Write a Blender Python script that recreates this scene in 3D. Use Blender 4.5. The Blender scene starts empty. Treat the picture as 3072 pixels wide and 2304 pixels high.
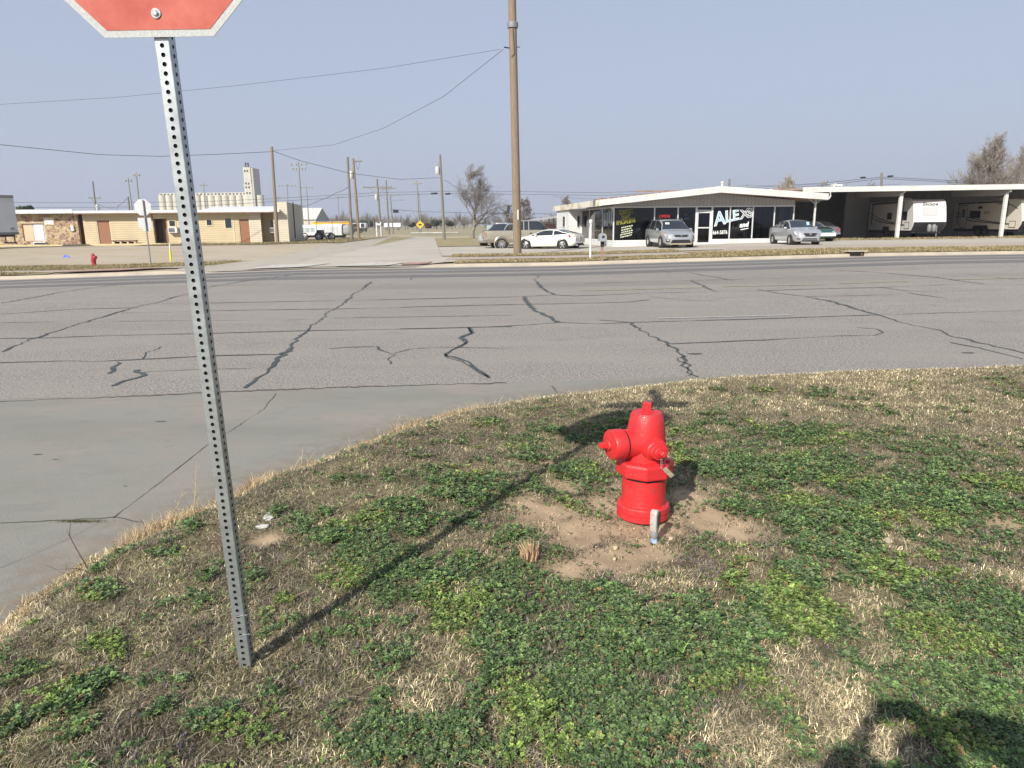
import bpy, bmesh, math, random
import numpy as np
from mathutils import Vector, Matrix
random.seed(7); rng = np.random.default_rng(7)
S = bpy.context.scene; C = S.collection; PI = math.pi
rad = math.radians
# ------------------------------------------------------------------ camera
F = 2130.0; TH = math.atan((1152-673)/F); RO = -.0105; H = 1.6
cd = bpy.data.cameras.new('camera'); cam = bpy.data.objects.new('camera', cd); C.objects.link(cam)
cd.sensor_width = 36; cd.lens = F/3072*36; cd.clip_start = .02; cd.clip_end = 6000
CR = Matrix.Rotation(PI/2-TH, 3, 'X') @ Matrix.Rotation(RO, 3, 'Z')
cam.matrix_world = Matrix.Translation((0, 0, H)) @ CR.to_4x4()
S.camera = cam
# ------------------------------------------------------------------ world + sun
SUN_EL = rad(33.3); SD = Vector((-.487, -.873, 0)).normalized()
w = bpy.data.worlds.new('World'); S.world = w; w.use_nodes = True
nt = w.node_tree; bg = nt.nodes['Background']; sky = nt.nodes.new('ShaderNodeTexSky')
sky.sky_type = 'NISHITA'; sky.sun_disc = False; sky.sun_elevation = SUN_EL
sky.sun_rotation = math.atan2(SD.x, SD.y); sky.altitude = 300
sky.air_density = 1.15; sky.dust_density = 2.2; sky.ozone_density = 2.5
geo = nt.nodes.new('ShaderNodeTexCoord'); sep = nt.nodes.new('ShaderNodeSeparateXYZ'); nt.links.new(geo.outputs['Generated'], sep.inputs[0])
mr = nt.nodes.new('ShaderNodeValToRGB'); nt.links.new(sep.outputs['Z'], mr.inputs[0])     # haze thins with height above the horizon
for q, v in ((0, .95), (.10, .84), (.30, .58), (1, .3)):
    e = mr.color_ramp.elements[0] if q == 0 else (mr.color_ramp.elements[1] if q == 1 else mr.color_ramp.elements.new(q)); e.position = q; e.color = (v, v, v, 1)
hz_ = nt.nodes.new('ShaderNodeMix'); hz_.data_type = 'RGBA'; nt.links.new(mr.outputs[0], hz_.inputs['Factor']); nt.links.new(sky.outputs[0], hz_.inputs['A']); hz_.inputs['B'].default_value = (3.75, 4.2, 5.3, 1)
nt.links.new(hz_.outputs['Result'], bg.inputs[0]); bg.inputs[1].default_value = .105
sl = bpy.data.lights.new('sun', 'SUN'); sl.energy = 5.0; sl.angle = rad(.6); sl.color = (1, .935, .84)
so = bpy.data.objects.new('sun', sl); C.objects.link(so)
sdir = Vector((SD.x*math.cos(SUN_EL), SD.y*math.cos(SUN_EL), math.sin(SUN_EL)))
so.rotation_euler = sdir.to_track_quat('Z', 'Y').to_euler(); so.location = (0, 0, 60)
S.view_settings.view_transform = 'Standard'; S.view_settings.look = 'None'; S.view_settings.exposure = .33
S.render.resolution_x = 1024; S.render.resolution_y = 768
S.render.engine = 'CYCLES'
S.cycles.volume_bounces = 0; S.cycles.max_bounces = 6; S.cycles.transparent_max_bounces = 12

# ------------------------------------------------------------------ placing helpers
def ray(px, py): return CR @ Vector(((px-1536)/F, -(py-1152)/F, -1))
def dep(px, py, Y):
    d = ray(px, py); t = Y/d.y; return Vector((t*d.x, Y, H+t*d.z))
def hz(px, py, z):
    d = ray(px, py); t = (z-H)/d.z; return Vector((t*d.x, t*d.y, z))
def ss(v, a, b):
    t = np.clip((np.asarray(v, float)-a)/(b-a), 0, 1); return t*t*(3-2*t)
def nearl(x): return 7.72+.10*x
def farl(x): return 30.4+.08*x
def fx(x): return np.interp(x, [-60, -20, -8, 2, 7, 9, 16, 30, 60], [-.1, -.23, 0, 0, .08, .1, .2, .2, .2])
def kerbk(x, y):
    x = np.asarray(x, float); y = np.asarray(y, float)
    op = ss(x, -13.6, -12.6)*(1-ss(x, -4.2, -2.6))
    return 1-op*(1-ss(y-farl(x), 0, 7))
def G(x, y):
    x = np.asarray(x, float); y = np.asarray(y, float)
    d = y-farl(x)
    base = np.where(d < 0, -.12, -.12+.12*kerbk(x, y)*np.clip(d/.02, 0, 1))
    far = ss(y, 10, 28)*(1-ss(y, 110, 220))
    return base+fx(x)*far+.43*ss(y, 38, 55)*ss(-x, 8, 16)*(1-ss(y, 110, 220))
def hit(px, py, off=0.0):
    d = ray(px, py); z = 0.0
    for k in range(40):
        t = (z-H)/d.z if d.z < -1e-4 else 900.0
        x, y = t*d.x, t*d.y; z = .5*z+.5*(float(G(x, y))+off)
    return Vector((x, y, float(G(x, y))))
def gz(x, y): return float(G(x, y))
def isect(px, p0, dr):               # distance along a plan line where the sight column px meets it
    d = ray(px, 690); a = np.array([[dr[0], -d.x], [dr[1], -d.y]]); b = np.array([-p0[0], -p0[1]])
    return float(np.linalg.solve(a, b)[0])

# ------------------------------------------------------------------ materials
MC = {}
def mat(name, col, rough=.6, metal=0, var=.0, vs=8, col2=None, bump=0, bs=40, spec=.5, coat=0, alpha=1, emit=0, trans=0, det=6, scale=(1, 1, 1), lo=.35, hi=.65):
    if name in MC: return MC[name]
    m = bpy.data.materials.new(name); m.use_nodes = True; MC[name] = m
    n = m.node_tree.nodes; L = m.node_tree.links; p = n['Principled BSDF']
    c = tuple(col)+(1,)
    p.inputs['Base Color'].default_value = c; p.inputs['Roughness'].default_value = rough
    p.inputs['Metallic'].default_value = metal; p.inputs['Specular IOR Level'].default_value = spec
    p.inputs['Coat Weight'].default_value = coat; p.inputs['Coat Roughness'].default_value = .05
    p.inputs['Alpha'].default_value = alpha; p.inputs['Transmission Weight'].default_value = trans
    if emit:
        p.inputs['Emission Color'].default_value = c; p.inputs['Emission Strength'].default_value = emit
    if var or col2 or bump:
        tc = n.new('ShaderNodeTexCoord'); mp = n.new('ShaderNodeMapping'); mp.inputs['Scale'].default_value = scale
        L.new(tc.outputs['Object'], mp.inputs[0])
    if var or col2:
        t = n.new('ShaderNodeTexNoise'); t.inputs['Scale'].default_value = vs; t.inputs['Detail'].default_value = det; t.inputs['Roughness'].default_value = .65
        L.new(mp.outputs[0], t.inputs['Vector'])
        r = n.new('ShaderNodeValToRGB'); L.new(t.outputs['Fac'], r.inputs[0])
        if col2 is None:
            a = tuple(max(0, x*(1-var)) for x in col)+(1,); b = tuple(min(1, x*(1+var)) for x in col)+(1,)
        else: a = tuple(col2)+(1,); b = c
        r.color_ramp.elements[0].color = a; r.color_ramp.elements[0].position = lo
        r.color_ramp.elements[1].color = b; r.color_ramp.elements[1].position = hi
        L.new(r.outputs[0], p.inputs['Base Color'])
    if bump:
        t = n.new('ShaderNodeTexNoise'); t.inputs['Scale'].default_value = bs; t.inputs['Detail'].default_value = 5
        L.new(mp.outputs[0], t.inputs['Vector'])
        b = n.new('ShaderNodeBump'); b.inputs['Strength'].default_value = bump; b.inputs['Distance'].default_value = .02
        L.new(t.outputs['Fac'], b.inputs['Height']); L.new(b.outputs[0], p.inputs['Normal'])
    return m
def layered(name, base, layers, rough=.9, bump=.3, bs=60, bdist=.01):
    """layers: (colour, noise scale, lo, hi, strength, (sx,sy)) mixed over the base in turn"""
    m = bpy.data.materials.new(name); m.use_nodes = True; MC[name] = m
    n = m.node_tree.nodes; L = m.node_tree.links; p = n['Principled BSDF']
    p.inputs['Roughness'].default_value = rough; p.inputs['Specular IOR Level'].default_value = .25
    tc = n.new('ShaderNodeTexCoord'); cur = n.new('ShaderNodeRGB'); cur.outputs[0].default_value = tuple(base)+(1,); cur = cur.outputs[0]
    for i, (c, sc, lo, hi, st, sxy) in enumerate(layers):
        mp = n.new('ShaderNodeMapping'); mp.inputs['Scale'].default_value = (sxy[0], sxy[1], 1); mp.inputs['Location'].default_value = (i*17.3, i*5.1, i*3)
        L.new(tc.outputs['Object'], mp.inputs[0])
        t = n.new('ShaderNodeTexNoise'); t.inputs['Scale'].default_value = sc; t.inputs['Detail'].default_value = 5; t.inputs['Roughness'].default_value = .6
        L.new(mp.outputs[0], t.inputs['Vector'])
        r = n.new('ShaderNodeMapRange'); r.inputs[1].default_value = lo; r.inputs[2].default_value = hi; r.inputs[3].default_value = 0; r.inputs[4].default_value = st
        L.new(t.outputs['Fac'], r.inputs[0])
        x = n.new('ShaderNodeMix'); x.data_type = 'RGBA'; L.new(r.outputs[0], x.inputs['Factor']); L.new(cur, x.inputs['A'])
        x.inputs['B'].default_value = tuple(c)+(1,); cur = x.outputs['Result']
    L.new(cur, p.inputs['Base Color'])
    t = n.new('ShaderNodeTexNoise'); t.inputs['Scale'].default_value = bs; t.inputs['Detail'].default_value = 4
    L.new(tc.outputs['Object'], t.inputs['Vector'])
    b = n.new('ShaderNodeBump'); b.inputs['Strength'].default_value = bump; b.inputs['Distance'].default_value = bdist
    L.new(t.outputs['Fac'], b.inputs['Height']); L.new(b.outputs[0], p.inputs['Normal'])
    return m
def attrmat(name, rough=.8, trl=.25, spec=.2):
    m = bpy.data.materials.new(name); m.use_nodes = True; n = m.node_tree.nodes; L = m.node_tree.links
    p = n['Principled BSDF']; a = n.new('ShaderNodeAttribute'); a.attribute_name = 'Col'
    L.new(a.outputs['Color'], p.inputs['Base Color']); p.inputs['Roughness'].default_value = rough; p.inputs['Specular IOR Level'].default_value = spec
    t = n.new('ShaderNodeBsdfTranslucent'); L.new(a.outputs['Color'], t.inputs[0])
    x = n.new('ShaderNodeMixShader'); x.inputs[0].default_value = trl
    L.new(p.outputs[0], x.inputs[1]); L.new(t.outputs[0], x.inputs[2]); L.new(x.outputs[0], n['Material Output'].inputs[0])
    return m
def stripes(name, col, col2, freq, axis='Z', duty=.12, rough=.6, var=.1, bumpd=.01):
    """siding: thin darker joints every 1/freq metres along an object axis"""
    m = bpy.data.materials.new(name); m.use_nodes = True; MC[name] = m; n = m.node_tree.nodes; L = m.node_tree.links; p = n['Principled BSDF']
    p.inputs['Roughness'].default_value = rough
    tc = n.new('ShaderNodeTexCoord'); sp = n.new('ShaderNodeSeparateXYZ'); L.new(tc.outputs['Object'], sp.inputs[0])
    a = n.new('ShaderNodeMath'); a.operation = 'MULTIPLY'; a.inputs[1].default_value = freq; L.new(sp.outputs[axis], a.inputs[0])
    b = n.new('ShaderNodeMath'); b.operation = 'FRACT'; L.new(a.outputs[0], b.inputs[0])
    c = n.new('ShaderNodeMath'); c.operation = 'LESS_THAN'; c.inputs[1].default_value = duty; L.new(b.outputs[0], c.inputs[0])
    t = n.new('ShaderNodeTexNoise'); t.inputs['Scale'].default_value = 1.3; t.inputs['Detail'].default_value = 6; L.new(tc.outputs['Object'], t.inputs['Vector'])
    r = n.new('ShaderNodeMapRange'); r.inputs[1].default_value = .3; r.inputs[2].default_value = .7; r.inputs[3].default_value = 1-var; r.inputs[4].default_value = 1+var; L.new(t.outputs['Fac'], r.inputs[0])
    x = n.new('ShaderNodeMix'); x.data_type = 'RGBA'; L.new(c.outputs[0], x.inputs['Factor']); x.inputs['A'].default_value = tuple(col)+(1,); x.inputs['B'].default_value = tuple(col2)+(1,)
    v = n.new('ShaderNodeVectorMath'); v.operation = 'SCALE'; L.new(x.outputs['Result'], v.inputs[0]); L.new(r.outputs[0], v.inputs['Scale'])
    L.new(v.outputs[0], p.inputs['Base Color'])
    bu = n.new('ShaderNodeBump'); bu.inputs['Distance'].default_value = bumpd; bu.inputs['Strength'].default_value = .8
    L.new(b.outputs[0], bu.inputs['Height']); L.new(bu.outputs[0], p.inputs['Normal'])
    return m
def stone_mat():
    m = bpy.data.materials.new('fieldstone'); m.use_nodes = True; n = m.node_tree.nodes; L = m.node_tree.links; p = n['Principled BSDF']
    p.inputs['Roughness'].default_value = .9
    tc = n.new('ShaderNodeTexCoord'); no = n.new('ShaderNodeTexNoise'); no.inputs['Scale'].default_value = 2.5; L.new(tc.outputs['Object'], no.inputs['Vector'])
    mx = n.new('ShaderNodeMix'); mx.data_type = 'RGBA'; mx.inputs['Factor'].default_value = .22; L.new(tc.outputs['Object'], mx.inputs['A']); L.new(no.outputs['Color'], mx.inputs['B'])
    v1 = n.new('ShaderNodeTexVoronoi'); v1.feature = 'F1'; v1.inputs['Scale'].default_value = 5.2; L.new(mx.outputs['Result'], v1.inputs['Vector'])
    v2 = n.new('ShaderNodeTexVoronoi'); v2.feature = 'DISTANCE_TO_EDGE'; v2.inputs['Scale'].default_value = 5.2; L.new(mx.outputs['Result'], v2.inputs['Vector'])
    sp = n.new('ShaderNodeSeparateColor'); L.new(v1.outputs['Color'], sp.inputs[0])
    r = n.new('ShaderNodeValToRGB'); L.new(sp.outputs[0], r.inputs[0])
    cols = [(0, (.34, .23, .12)), (.25, (.42, .31, .18)), (.4, (.22, .12, .085)), (.55, (.46, .36, .21)), (.7, (.27, .17, .12)), (1, (.17, .14, .11))]
    e = r.color_ramp.elements; e[0].position = 0; e[0].color = cols[0][1]+(1,); e[1].position = 1; e[1].color = cols[-1][1]+(1,)
    for q, c in cols[1:-1]:
        k = e.new(q); k.color = c+(1,)
    r.color_ramp.interpolation = 'CONSTANT'
    lt = n.new('ShaderNodeMath'); lt.operation = 'LESS_THAN'; lt.inputs[1].default_value = .035; L.new(v2.outputs['Distance'], lt.inputs[0])
    x = n.new('ShaderNodeMix'); x.data_type = 'RGBA'; L.new(lt.outputs[0], x.inputs['Factor']); L.new(r.outputs[0], x.inputs['A']); x.inputs['B'].default_value = (.5, .44, .34, 1)
    L.new(x.outputs['Result'], p.inputs['Base Color'])
    b = n.new('ShaderNodeBump'); b.inputs['Distance'].default_value = .06; L.new(v2.outputs['Distance'], b.inputs['Height']); L.new(b.outputs[0], p.inputs['Normal'])
    return m

# ------------------------------------------------------------------ mesh builder
class MB:
    def __init__(s): s.v = []; s.f = []
    def add(s, vs, fs):
        o = len(s.v); s.v += [tuple(p) for p in vs]; s.f += [tuple(o+i for i in f) for f in fs]; return s
    def box(s, c, d, rz=0, rx=0, ry=0, taper=1.0):
        M = Matrix.Rotation(rz, 3, 'Z') @ Matrix.Rotation(ry, 3, 'Y') @ Matrix.Rotation(rx, 3, 'X'); c = Vector(c); vs = []
        for z in (-.5, .5):
            k = 1 if z < 0 else taper
            for x, y in ((-.5, -.5), (.5, -.5), (.5, .5), (-.5, .5)): vs.append(c+M @ Vector((x*d[0]*k, y*d[1]*k, z*d[2])))
        return s.add(vs, [(0, 3, 2, 1), (4, 5, 6, 7), (0, 1, 5, 4), (1, 2, 6, 5), (2, 3, 7, 6), (3, 0, 4, 7)])
    def b2(s, a, b):   # box from corner a to corner b
        return s.box([(a[i]+b[i])/2 for i in range(3)], [abs(b[i]-a[i]) for i in range(3)])
    def tube(s, pts, rs, n=8, cap=True):
        pts = [Vector(p) for p in pts]
        if not hasattr(rs, '__len__'): rs = [rs]*len(pts)
        vs = []; fs = []; up = None
        for i, p in enumerate(pts):
            t = (pts[min(i+1, len(pts)-1)]-pts[max(i-1, 0)]).normalized()
            if up is None: up = t.orthogonal().normalized()
            up = (up-t*up.dot(t)).normalized(); sd = t.cross(up)
            for k in range(n):
                a = 2*PI*k/n; vs.append(p+(up*math.cos(a)+sd*math.sin(a))*rs[i])
        for i in range(len(pts)-1):
            for k in range(n): a = i*n+k; b = i*n+(k+1) % n; fs.append((a, b, b+n, a+n))
        if cap: fs.append(tuple(range(n-1, -1, -1))); fs.append(tuple((len(pts)-1)*n+k for k in range(n)))
        return s.add(vs, fs)
    def lathe(s, prof, c=(0, 0, 0), axis=(0, 0, 1), n=24, rot=0, cap=True):
        ax = Vector(axis).normalized(); c = Vector(c)
        u = Vector((1, 0, 0)) if abs(ax.z) > .9 else ax.cross(Vector((0, 0, 1))).normalized(); v = ax.cross(u)
        vs = []; fs = []; m = len(prof)
        for r, h in prof:
            for k in range(n):
                a = 2*PI*k/n+rot; vs.append(c+ax*h+(u*math.cos(a)+v*math.sin(a))*max(r, 1e-4))
        for i in range(m-1):
            for k in range(n): a = i*n+k; b = i*n+(k+1) % n; fs.append((a, b, b+n, a+n))
        if cap: fs.append(tuple(range(n-1, -1, -1))); fs.append(tuple((m-1)*n+k for k in range(n)))
        return s.add(vs, fs)
    def prism(s, poly, y0, y1, plane='XZ'):   # polygon in a plane extruded along the third axis
        n = len(poly); vs = []
        for y in (y0, y1):
            for a, b in poly: vs.append((a, y, b) if plane == 'XZ' else ((y, a, b) if plane == 'YZ' else (a, b, y)))
        fs = [tuple(range(n)), tuple(range(2*n-1, n-1, -1))]+[(i, i+n, (i+1) % n+n, (i+1) % n) for i in range(n)]
        return s.add(vs, fs)
    def quad(s, a, b, c, d): return s.add([a, b, c, d], [(0, 1, 2, 3)])
    def build(s, name, m, parent=None, smooth=None, bevel=0, loc=None, fix=True):
        me = bpy.data.meshes.new(name); me.from_pydata(s.v, [], s.f); me.update()
        if fix and len(s.v) < 20000:
            bm = bmesh.new(); bm.from_mesh(me); bmesh.ops.recalc_face_normals(bm, faces=bm.faces); bm.to_mesh(me); bm.free()
        if smooth:
            me.polygons.foreach_set('use_smooth', [True]*len(me.polygons)); me.set_sharp_from_angle(angle=rad(smooth))
        o = bpy.data.objects.new(name, me); C.objects.link(o)
        if m: me.materials.append(m)
        if parent: o.parent = parent
        if loc is not None: o.location = loc
        if bevel:
            b = o.modifiers.new('bevel', 'BEVEL'); b.width = bevel; b.segments = 2; b.limit_method = 'ANGLE'
        return o
def tag(o, label, cat, group=None):
    o['label'] = label; o['category'] = cat
    if group: o['group'] = group
    return o
def thing(name, label, cat, loc=(0, 0, 0), rz=0, group=None):
    o = bpy.data.objects.new(name, None); C.objects.link(o); o.location = loc; o.rotation_euler = (0, 0, rz); o.empty_display_size = .2
    return tag(o, label, cat, group)
def struct(o, kind='structure'): o['kind'] = kind; return o
def dup(root, loc, rz=None, label=None, sc=None):
    def cp(o, par):
        c = o.copy(); C.objects.link(c)
        if par: c.parent = par
        for ch in o.children: cp(ch, c)
        return c
    r = cp(root, None); r.location = loc
    if rz is not None: r.rotation_euler = (0, 0, rz)
    if sc: r.scale = (sc, sc, sc)
    if label: r['label'] = label
    return r
def npmesh(name, V, faces_flat, loop_start, loop_total, m, col=None):
    me = bpy.data.meshes.new(name); me.vertices.add(len(V)); me.vertices.foreach_set('co', V.astype(np.float32).ravel())
    me.loops.add(len(faces_flat)); me.loops.foreach_set('vertex_index', faces_flat.astype(np.int32))
    me.polygons.add(len(loop_start)); me.polygons.foreach_set('loop_start', loop_start.astype(np.int32))
    me.polygons.foreach_set('loop_total', loop_total.astype(np.int32)); me.update(calc_edges=True)
    if col is not None:
        a = me.attributes.new('Col', 'FLOAT_COLOR', 'POINT'); c4 = np.ones((len(V), 4), np.float32); c4[:, :3] = col; a.data.foreach_set('color', c4.ravel())
    if m: me.materials.append(m)
    o = bpy.data.objects.new(name, me); C.objects.link(o); return o
def text(name, body, size, m, parent, loc, rot=(PI/2, 0, 0), ext=.01, shear=0, off=0, align='LEFT', sx=1):
    cu = bpy.data.curves.new(name, 'FONT'); cu.body = body; cu.size = size; cu.extrude = ext; cu.shear = shear; cu.offset = off; cu.align_x = align
    t = bpy.data.objects.new('t', cu); C.objects.link(t); bpy.context.view_layer.update()
    me = bpy.data.meshes.new_from_object(t.evaluated_get(bpy.context.evaluated_depsgraph_get())); bpy.data.objects.remove(t)
    me.name = name; me.materials.clear(); me.materials.append(m); o = bpy.data.objects.new(name, me); C.objects.link(o)
    o.parent = parent; o.location = loc; o.rotation_euler = rot; o.scale = (sx, 1, 1); return o
# ------------------------------------------------------------------ ground, road, lots
XS = np.array([-2500, -1200, -600, -300, -170, -110, -80]+list(np.linspace(-60, 60, 121))+[80, 110, 170, 300, 600, 1200, 2500], float)
def strip(name, m, rows, xs=XS, parent=None):
    """rows: list of functions x -> (y, z)"""
    V = []; 
    for r in rows:
        for x in xs:
            y, z = r(x); V.append((x, y, z))
    nx = len(xs); f = []
    for i in range(len(rows)-1):
        for k in range(nx-1): f.append((i*nx+k, i*nx+k+1, (i+1)*nx+k+1, (i+1)*nx+k))
    me = bpy.data.meshes.new(name); me.from_pydata(V, [], f); me.update(); me.materials.append(m)
    o = bpy.data.objects.new(name, me); C.objects.link(o)
    if parent: o.parent = parent
    else: struct(o)
    return o
asph = layered('asphalt', (.285, .264, .238), [((.10, .09, .08), 34, .50, .60, .75, (1, 1)), ((.54, .495, .44), 42, .53, .62, .85, (1, 1)), ((.08, .075, .07), 110, .54, .62, .55, (1, 1)), ((.55, .52, .47), 130, .58, .66, .5, (1, 1)),
    ((.32, .295, .262), .35, .45, .62, .5, (1, 3)), ((.21, .19, .165), .12, .5, .66, .5, (.25, 2.4)), ((.16, .165, .15), 1.3, .62, .72, .35, (1, 1))], rough=.88, bump=.5, bs=170, bdist=.012)
conc = layered('concrete_pavement', (.25, .247, .218), [((.29, .26, .22), .9, .42, .6, .8, (1, 1)), ((.20, .198, .175), 3.2, .55, .7, .5, (1, 2)), ((.33, .31, .27), 45, .6, .7, .35, (1, 1)), ((.15, .145, .13), 70, .60, .68, .5, (1, 1)), ((.21, .21, .18), .35, .45, .6, .6, (1, 3))], rough=.85, bump=.25, bs=90)
concw = layered('pale_concrete', (.46, .425, .36), [((.38, .33, .27), .3, .45, .65, .7, (1, 1)), ((.52, .49, .43), 2.2, .5, .7, .5, (.4, 2)), ((.3, .27, .23), .8, .6, .75, .35, (.2, 3))], rough=.9, bump=.1, bs=30)
lotm = layered('dusty_lot', (.44, .37, .265), [((.46, .40, .32), .15, .45, .6, .8, (1, 1)), ((.33, .27, .19), .5, .5, .68, .7, (.5, 2)), ((.27, .235, .16), 2.2, .55, .68, .6, (.5, 2)), ((.2, .2, .11), .08, .52, .7, .5, (.6, 1)), ((.48, .4, .36), .7, .6, .7, .5, (.3, 2))], rough=.95, bump=.4, bs=12, bdist=.03)
fieldm = layered('winter_field', (.33, .29, .18), [((.2, .22, .1), .02, .45, .6, .8, (.3, 1)), ((.4, .33, .22), .05, .5, .62, .7, (.3, 1.5)), ((.26, .2, .12), .3, .5, .7, .5, (.3, 1))], rough=1, bump=.4, bs=6, bdist=.05)
kerbm = layered('kerb_concrete', (.44, .39, .31), [((.34, .3, .25), .8, .45, .65, .7, (1, 1)), ((.25, .22, .18), 6, .6, .7, .4, (1, 1))], rough=.9, bump=.1, bs=40)
drygr = layered('dry_turf', (.36, .30, .17), [((.26, .21, .12), 3, .45, .6, .8, (1, 1)), ((.2, .2, .09), .6, .55, .7, .6, (1, 1)), ((.46, .39, .26), 9, .55, .7, .6, (1, 1))], rough=1, bump=.8, bs=25, bdist=.05)
pinkw = layered('worn_pavement', (.41, .35, .29), [((.45, .36, .31), .5, .45, .65, .7, (.5, 2)), ((.36, .33, .28), 2, .5, .7, .5, (.4, 2))], rough=.9, bump=.1, bs=30)
tarm = mat('crack_sealant', (.06, .072, .068), rough=.6, var=.3, vs=4)
def rw(fn, d, dz=0, zf=None):
    return lambda x: (fn(x)+d, (float(G(x, fn(x)+d)) if zf is None else zf)+dz)
def rroad(t): return lambda x: ((nearl(x)*(1-t)+farl(x)*t), float(G(x, nearl(x)*(1-t)+farl(x)*t-1e-3)))
road = strip('road', asph, [rroad(t) for t in np.linspace(0, .975, 26)])
strip('kerb', kerbm, [lambda x: (farl(x)-.575, gz(x, farl(x)-.575)+.002), lambda x: (farl(x)-.03, gz(x, farl(x)-.03)+.006), lambda x: (farl(x)+.01, gz(x, farl(x)+.03)+.004), lambda x: (farl(x)+.16, gz(x, farl(x)+.16)+.006)])
DS = [.155, .3, .6, 1, 1.5, 2, 2.5, 3, 3.6, 4.3, 5, 6, 7, 8]+list(range(10, 60, 2))+[65, 72, 80, 90, 100, 120, 150, 200, 270, 400]
strip('dirt_lot', lotm, [rw(farl, d, 0) for d in [x for x in DS if x < 75]])
strip('field', fieldm, [rw(farl, d, 0) for d in [72, 80, 90, 100, 120, 150, 200, 270, 400, 800, 1500, 3000]])
strip('side_street_pavement', conc, [lambda x, d=d: (nearl(x)+d, -.12+(-.0 if d < -.5 else 0)) for d in (0, -.3, -1, -3, -6, -10, -20, -60, -400)])
def overlay(name, m, xa, xb, da, db, dz, n=24, md=10, parent=None):
    """patch on the far ground between x-functions xa(d)..xb(d), d from da to db beyond the kerb line"""
    V = []; f = []
    for i in range(md+1):
        d = da+(db-da)*(i/md)**1.0
        for k in range(n+1):
            x = xa(d)+(xb(d)-xa(d))*k/n; y = farl(x)+d; V.append((x, y, gz(x, y)+dz))
    for i in range(md):
        for k in range(n): a = i*(n+1)+k; f.append((a, a+1, a+n+2, a+n+1))
    me = bpy.data.meshes.new(name); me.from_pydata(V, [], f); me.materials.append(m); o = bpy.data.objects.new(name, me); C.objects.link(o)
    if parent: o.parent = parent
    else: struct(o)
    return o
# far side street running away, its pale right half, the paved apron in front of the shop
sL = lambda d: -13.0-.02*d if d > 6 else -13.0-.02*d-1.2*(1-d/6)
sR = lambda d: -3.6-.11*d+(0 if d > 6 else 1.6*(1-d/6))
sC = lambda d: -9.6-.035*d
strip_road = layered('side_street_concrete', (.42, .38, .31), [((.42, .38, .31), .25, .45, .6, .7, (1, .4)), ((.3, .275, .24), 1.1, .5, .68, .5, (2, .3)), ((.46, .43, .37), 6, .55, .7, .3, (1, 1))], rough=.9, bump=.1, bs=30)
overlay('far_side_street', strip_road, sL, sR, .0, 62, .035, n=16, md=60)
overlay('far_side_street_lane', concw, lambda d: sC(d)+.05, lambda d: sR(d)+.8, .6, 62, .06, n=12, md=60)
for k, (a, b) in enumerate(((-11.3, -8.9), (-7.6, -5.4))):
    overlay('crosswalk_mark', mat('road_paint', (.50, .48, .42), rough=.8, var=.2, vs=3), lambda d, a=a: a+.35*d, lambda d, b=b: b+.35*d, .4, 2.4, .085, n=4, md=3)
overlay('shop_apron', concw, lambda d: -3.2-.1*d, lambda d: 40.0, 7.6, 23.5, .03, n=60, md=12)
overlay('grey_drive', pinkw, lambda d: 8.5+.4*d, lambda d: 60.0, 4.4, 10.5, .05, n=60, md=8)
overlay('sidewalk', pinkw, lambda d: -3.0, lambda d: 9.0, 2.5, 4.9, .07, n=20, md=3)
overlay('sidewalk', pinkw, lambda d: -50, lambda d: -13.6, 1.5, 2.9, .05, n=30, md=3)
redp = mat('red_paver_ramp', (.36, .22, .17), rough=.9, var=.2, vs=5)
overlay('ramp', redp, lambda d: -4.7, lambda d: -3.5, .7, 2.0, .09, n=4, md=3)
overlay('ramp', redp, lambda d: -19.5+.6*d, lambda d: -16.5+1.0*d, .5, 1.9, .08, n=4, md=3)
overlay('verge', drygr, lambda d: -2.4, lambda d: 44, .25, 2.5, .02, n=60, md=4)
overlay('verge', drygr, lambda d: 8.5, lambda d: 30-.0*d, 2.4, 4.5, .06, n=60, md=3)
overlay('verge', drygr, lambda d: -3.6+.3*d, lambda d: 8.7, 4.9, 7.6, .09, n=30, md=3)
overlay('verge', drygr, lambda d: -50, lambda d: -18.8-.3*d, .2, 1.5, .03, n=30, md=3)
overlay('verge', drygr, lambda d: -50, lambda d: -13.7+.1*d, 2.9, 7.2, .03, n=30, md=6)
overlay('verge', drygr, lambda d: -27-.1*d, lambda d: -13.3-.02*d, 29, 42, .04, n=20, md=12)
overlay('verge', drygr, lambda d: -24+.09*d, lambda d: -13.5-.02*d, 42, 60, .04, n=12, md=16)
overlay('verge', drygr, lambda d: -7.8-.11*d, lambda d: -3.5+.08*d, 24, 60, .05, n=12, md=20)
overlay('paved_yard', pinkw, lambda d: -24-.3*d, lambda d: -20-.1*d, 44, 66, .03, n=12, md=16)
# markings and tar-sealed cracks laid on the road (each follows the crack in the photograph)
def ribbon(mb, pts, w, zoff, jit=.0, seg=.25):
    P = [Vector(p) for p in pts]; out = []
    for a, b in zip(P, P[1:]):
        n = max(1, int((b-a).length/seg))
        for i in range(n): out.append(a.lerp(b, i/n))
    out.append(P[-1]); m = len(out); vs = []; wv = 1.0
    for i, p in enumerate(out):
        t = (out[min(i+1, m-1)]-out[max(i-1, 0)]); t.z = 0
        if t.length < 1e-6: t = Vector((1, 0, 0))
        t.normalize(); s = Vector((-t.y, t.x, 0)); wv = min(1.7, max(.35, wv+random.uniform(-.45, .45)*(1 if jit else 0))); ww = w*wv; q = p+s*random.uniform(-jit, jit)
        z = gz(q.x, q.y)+zoff
        vs += [(q.x+s.x*ww/2, q.y+s.y*ww/2, z), (q.x-s.x*ww/2, q.y-s.y*ww/2, z)]
    mb.add(vs, [(2*i, 2*i+1, 2*i+3, 2*i+2) for i in range(m-1)])
def onroad(px, py): p = hit(px, py, 0); return p
K = MB(); A = lambda s: [tuple(map(float, q.split(','))) for q in s.split()]
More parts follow.
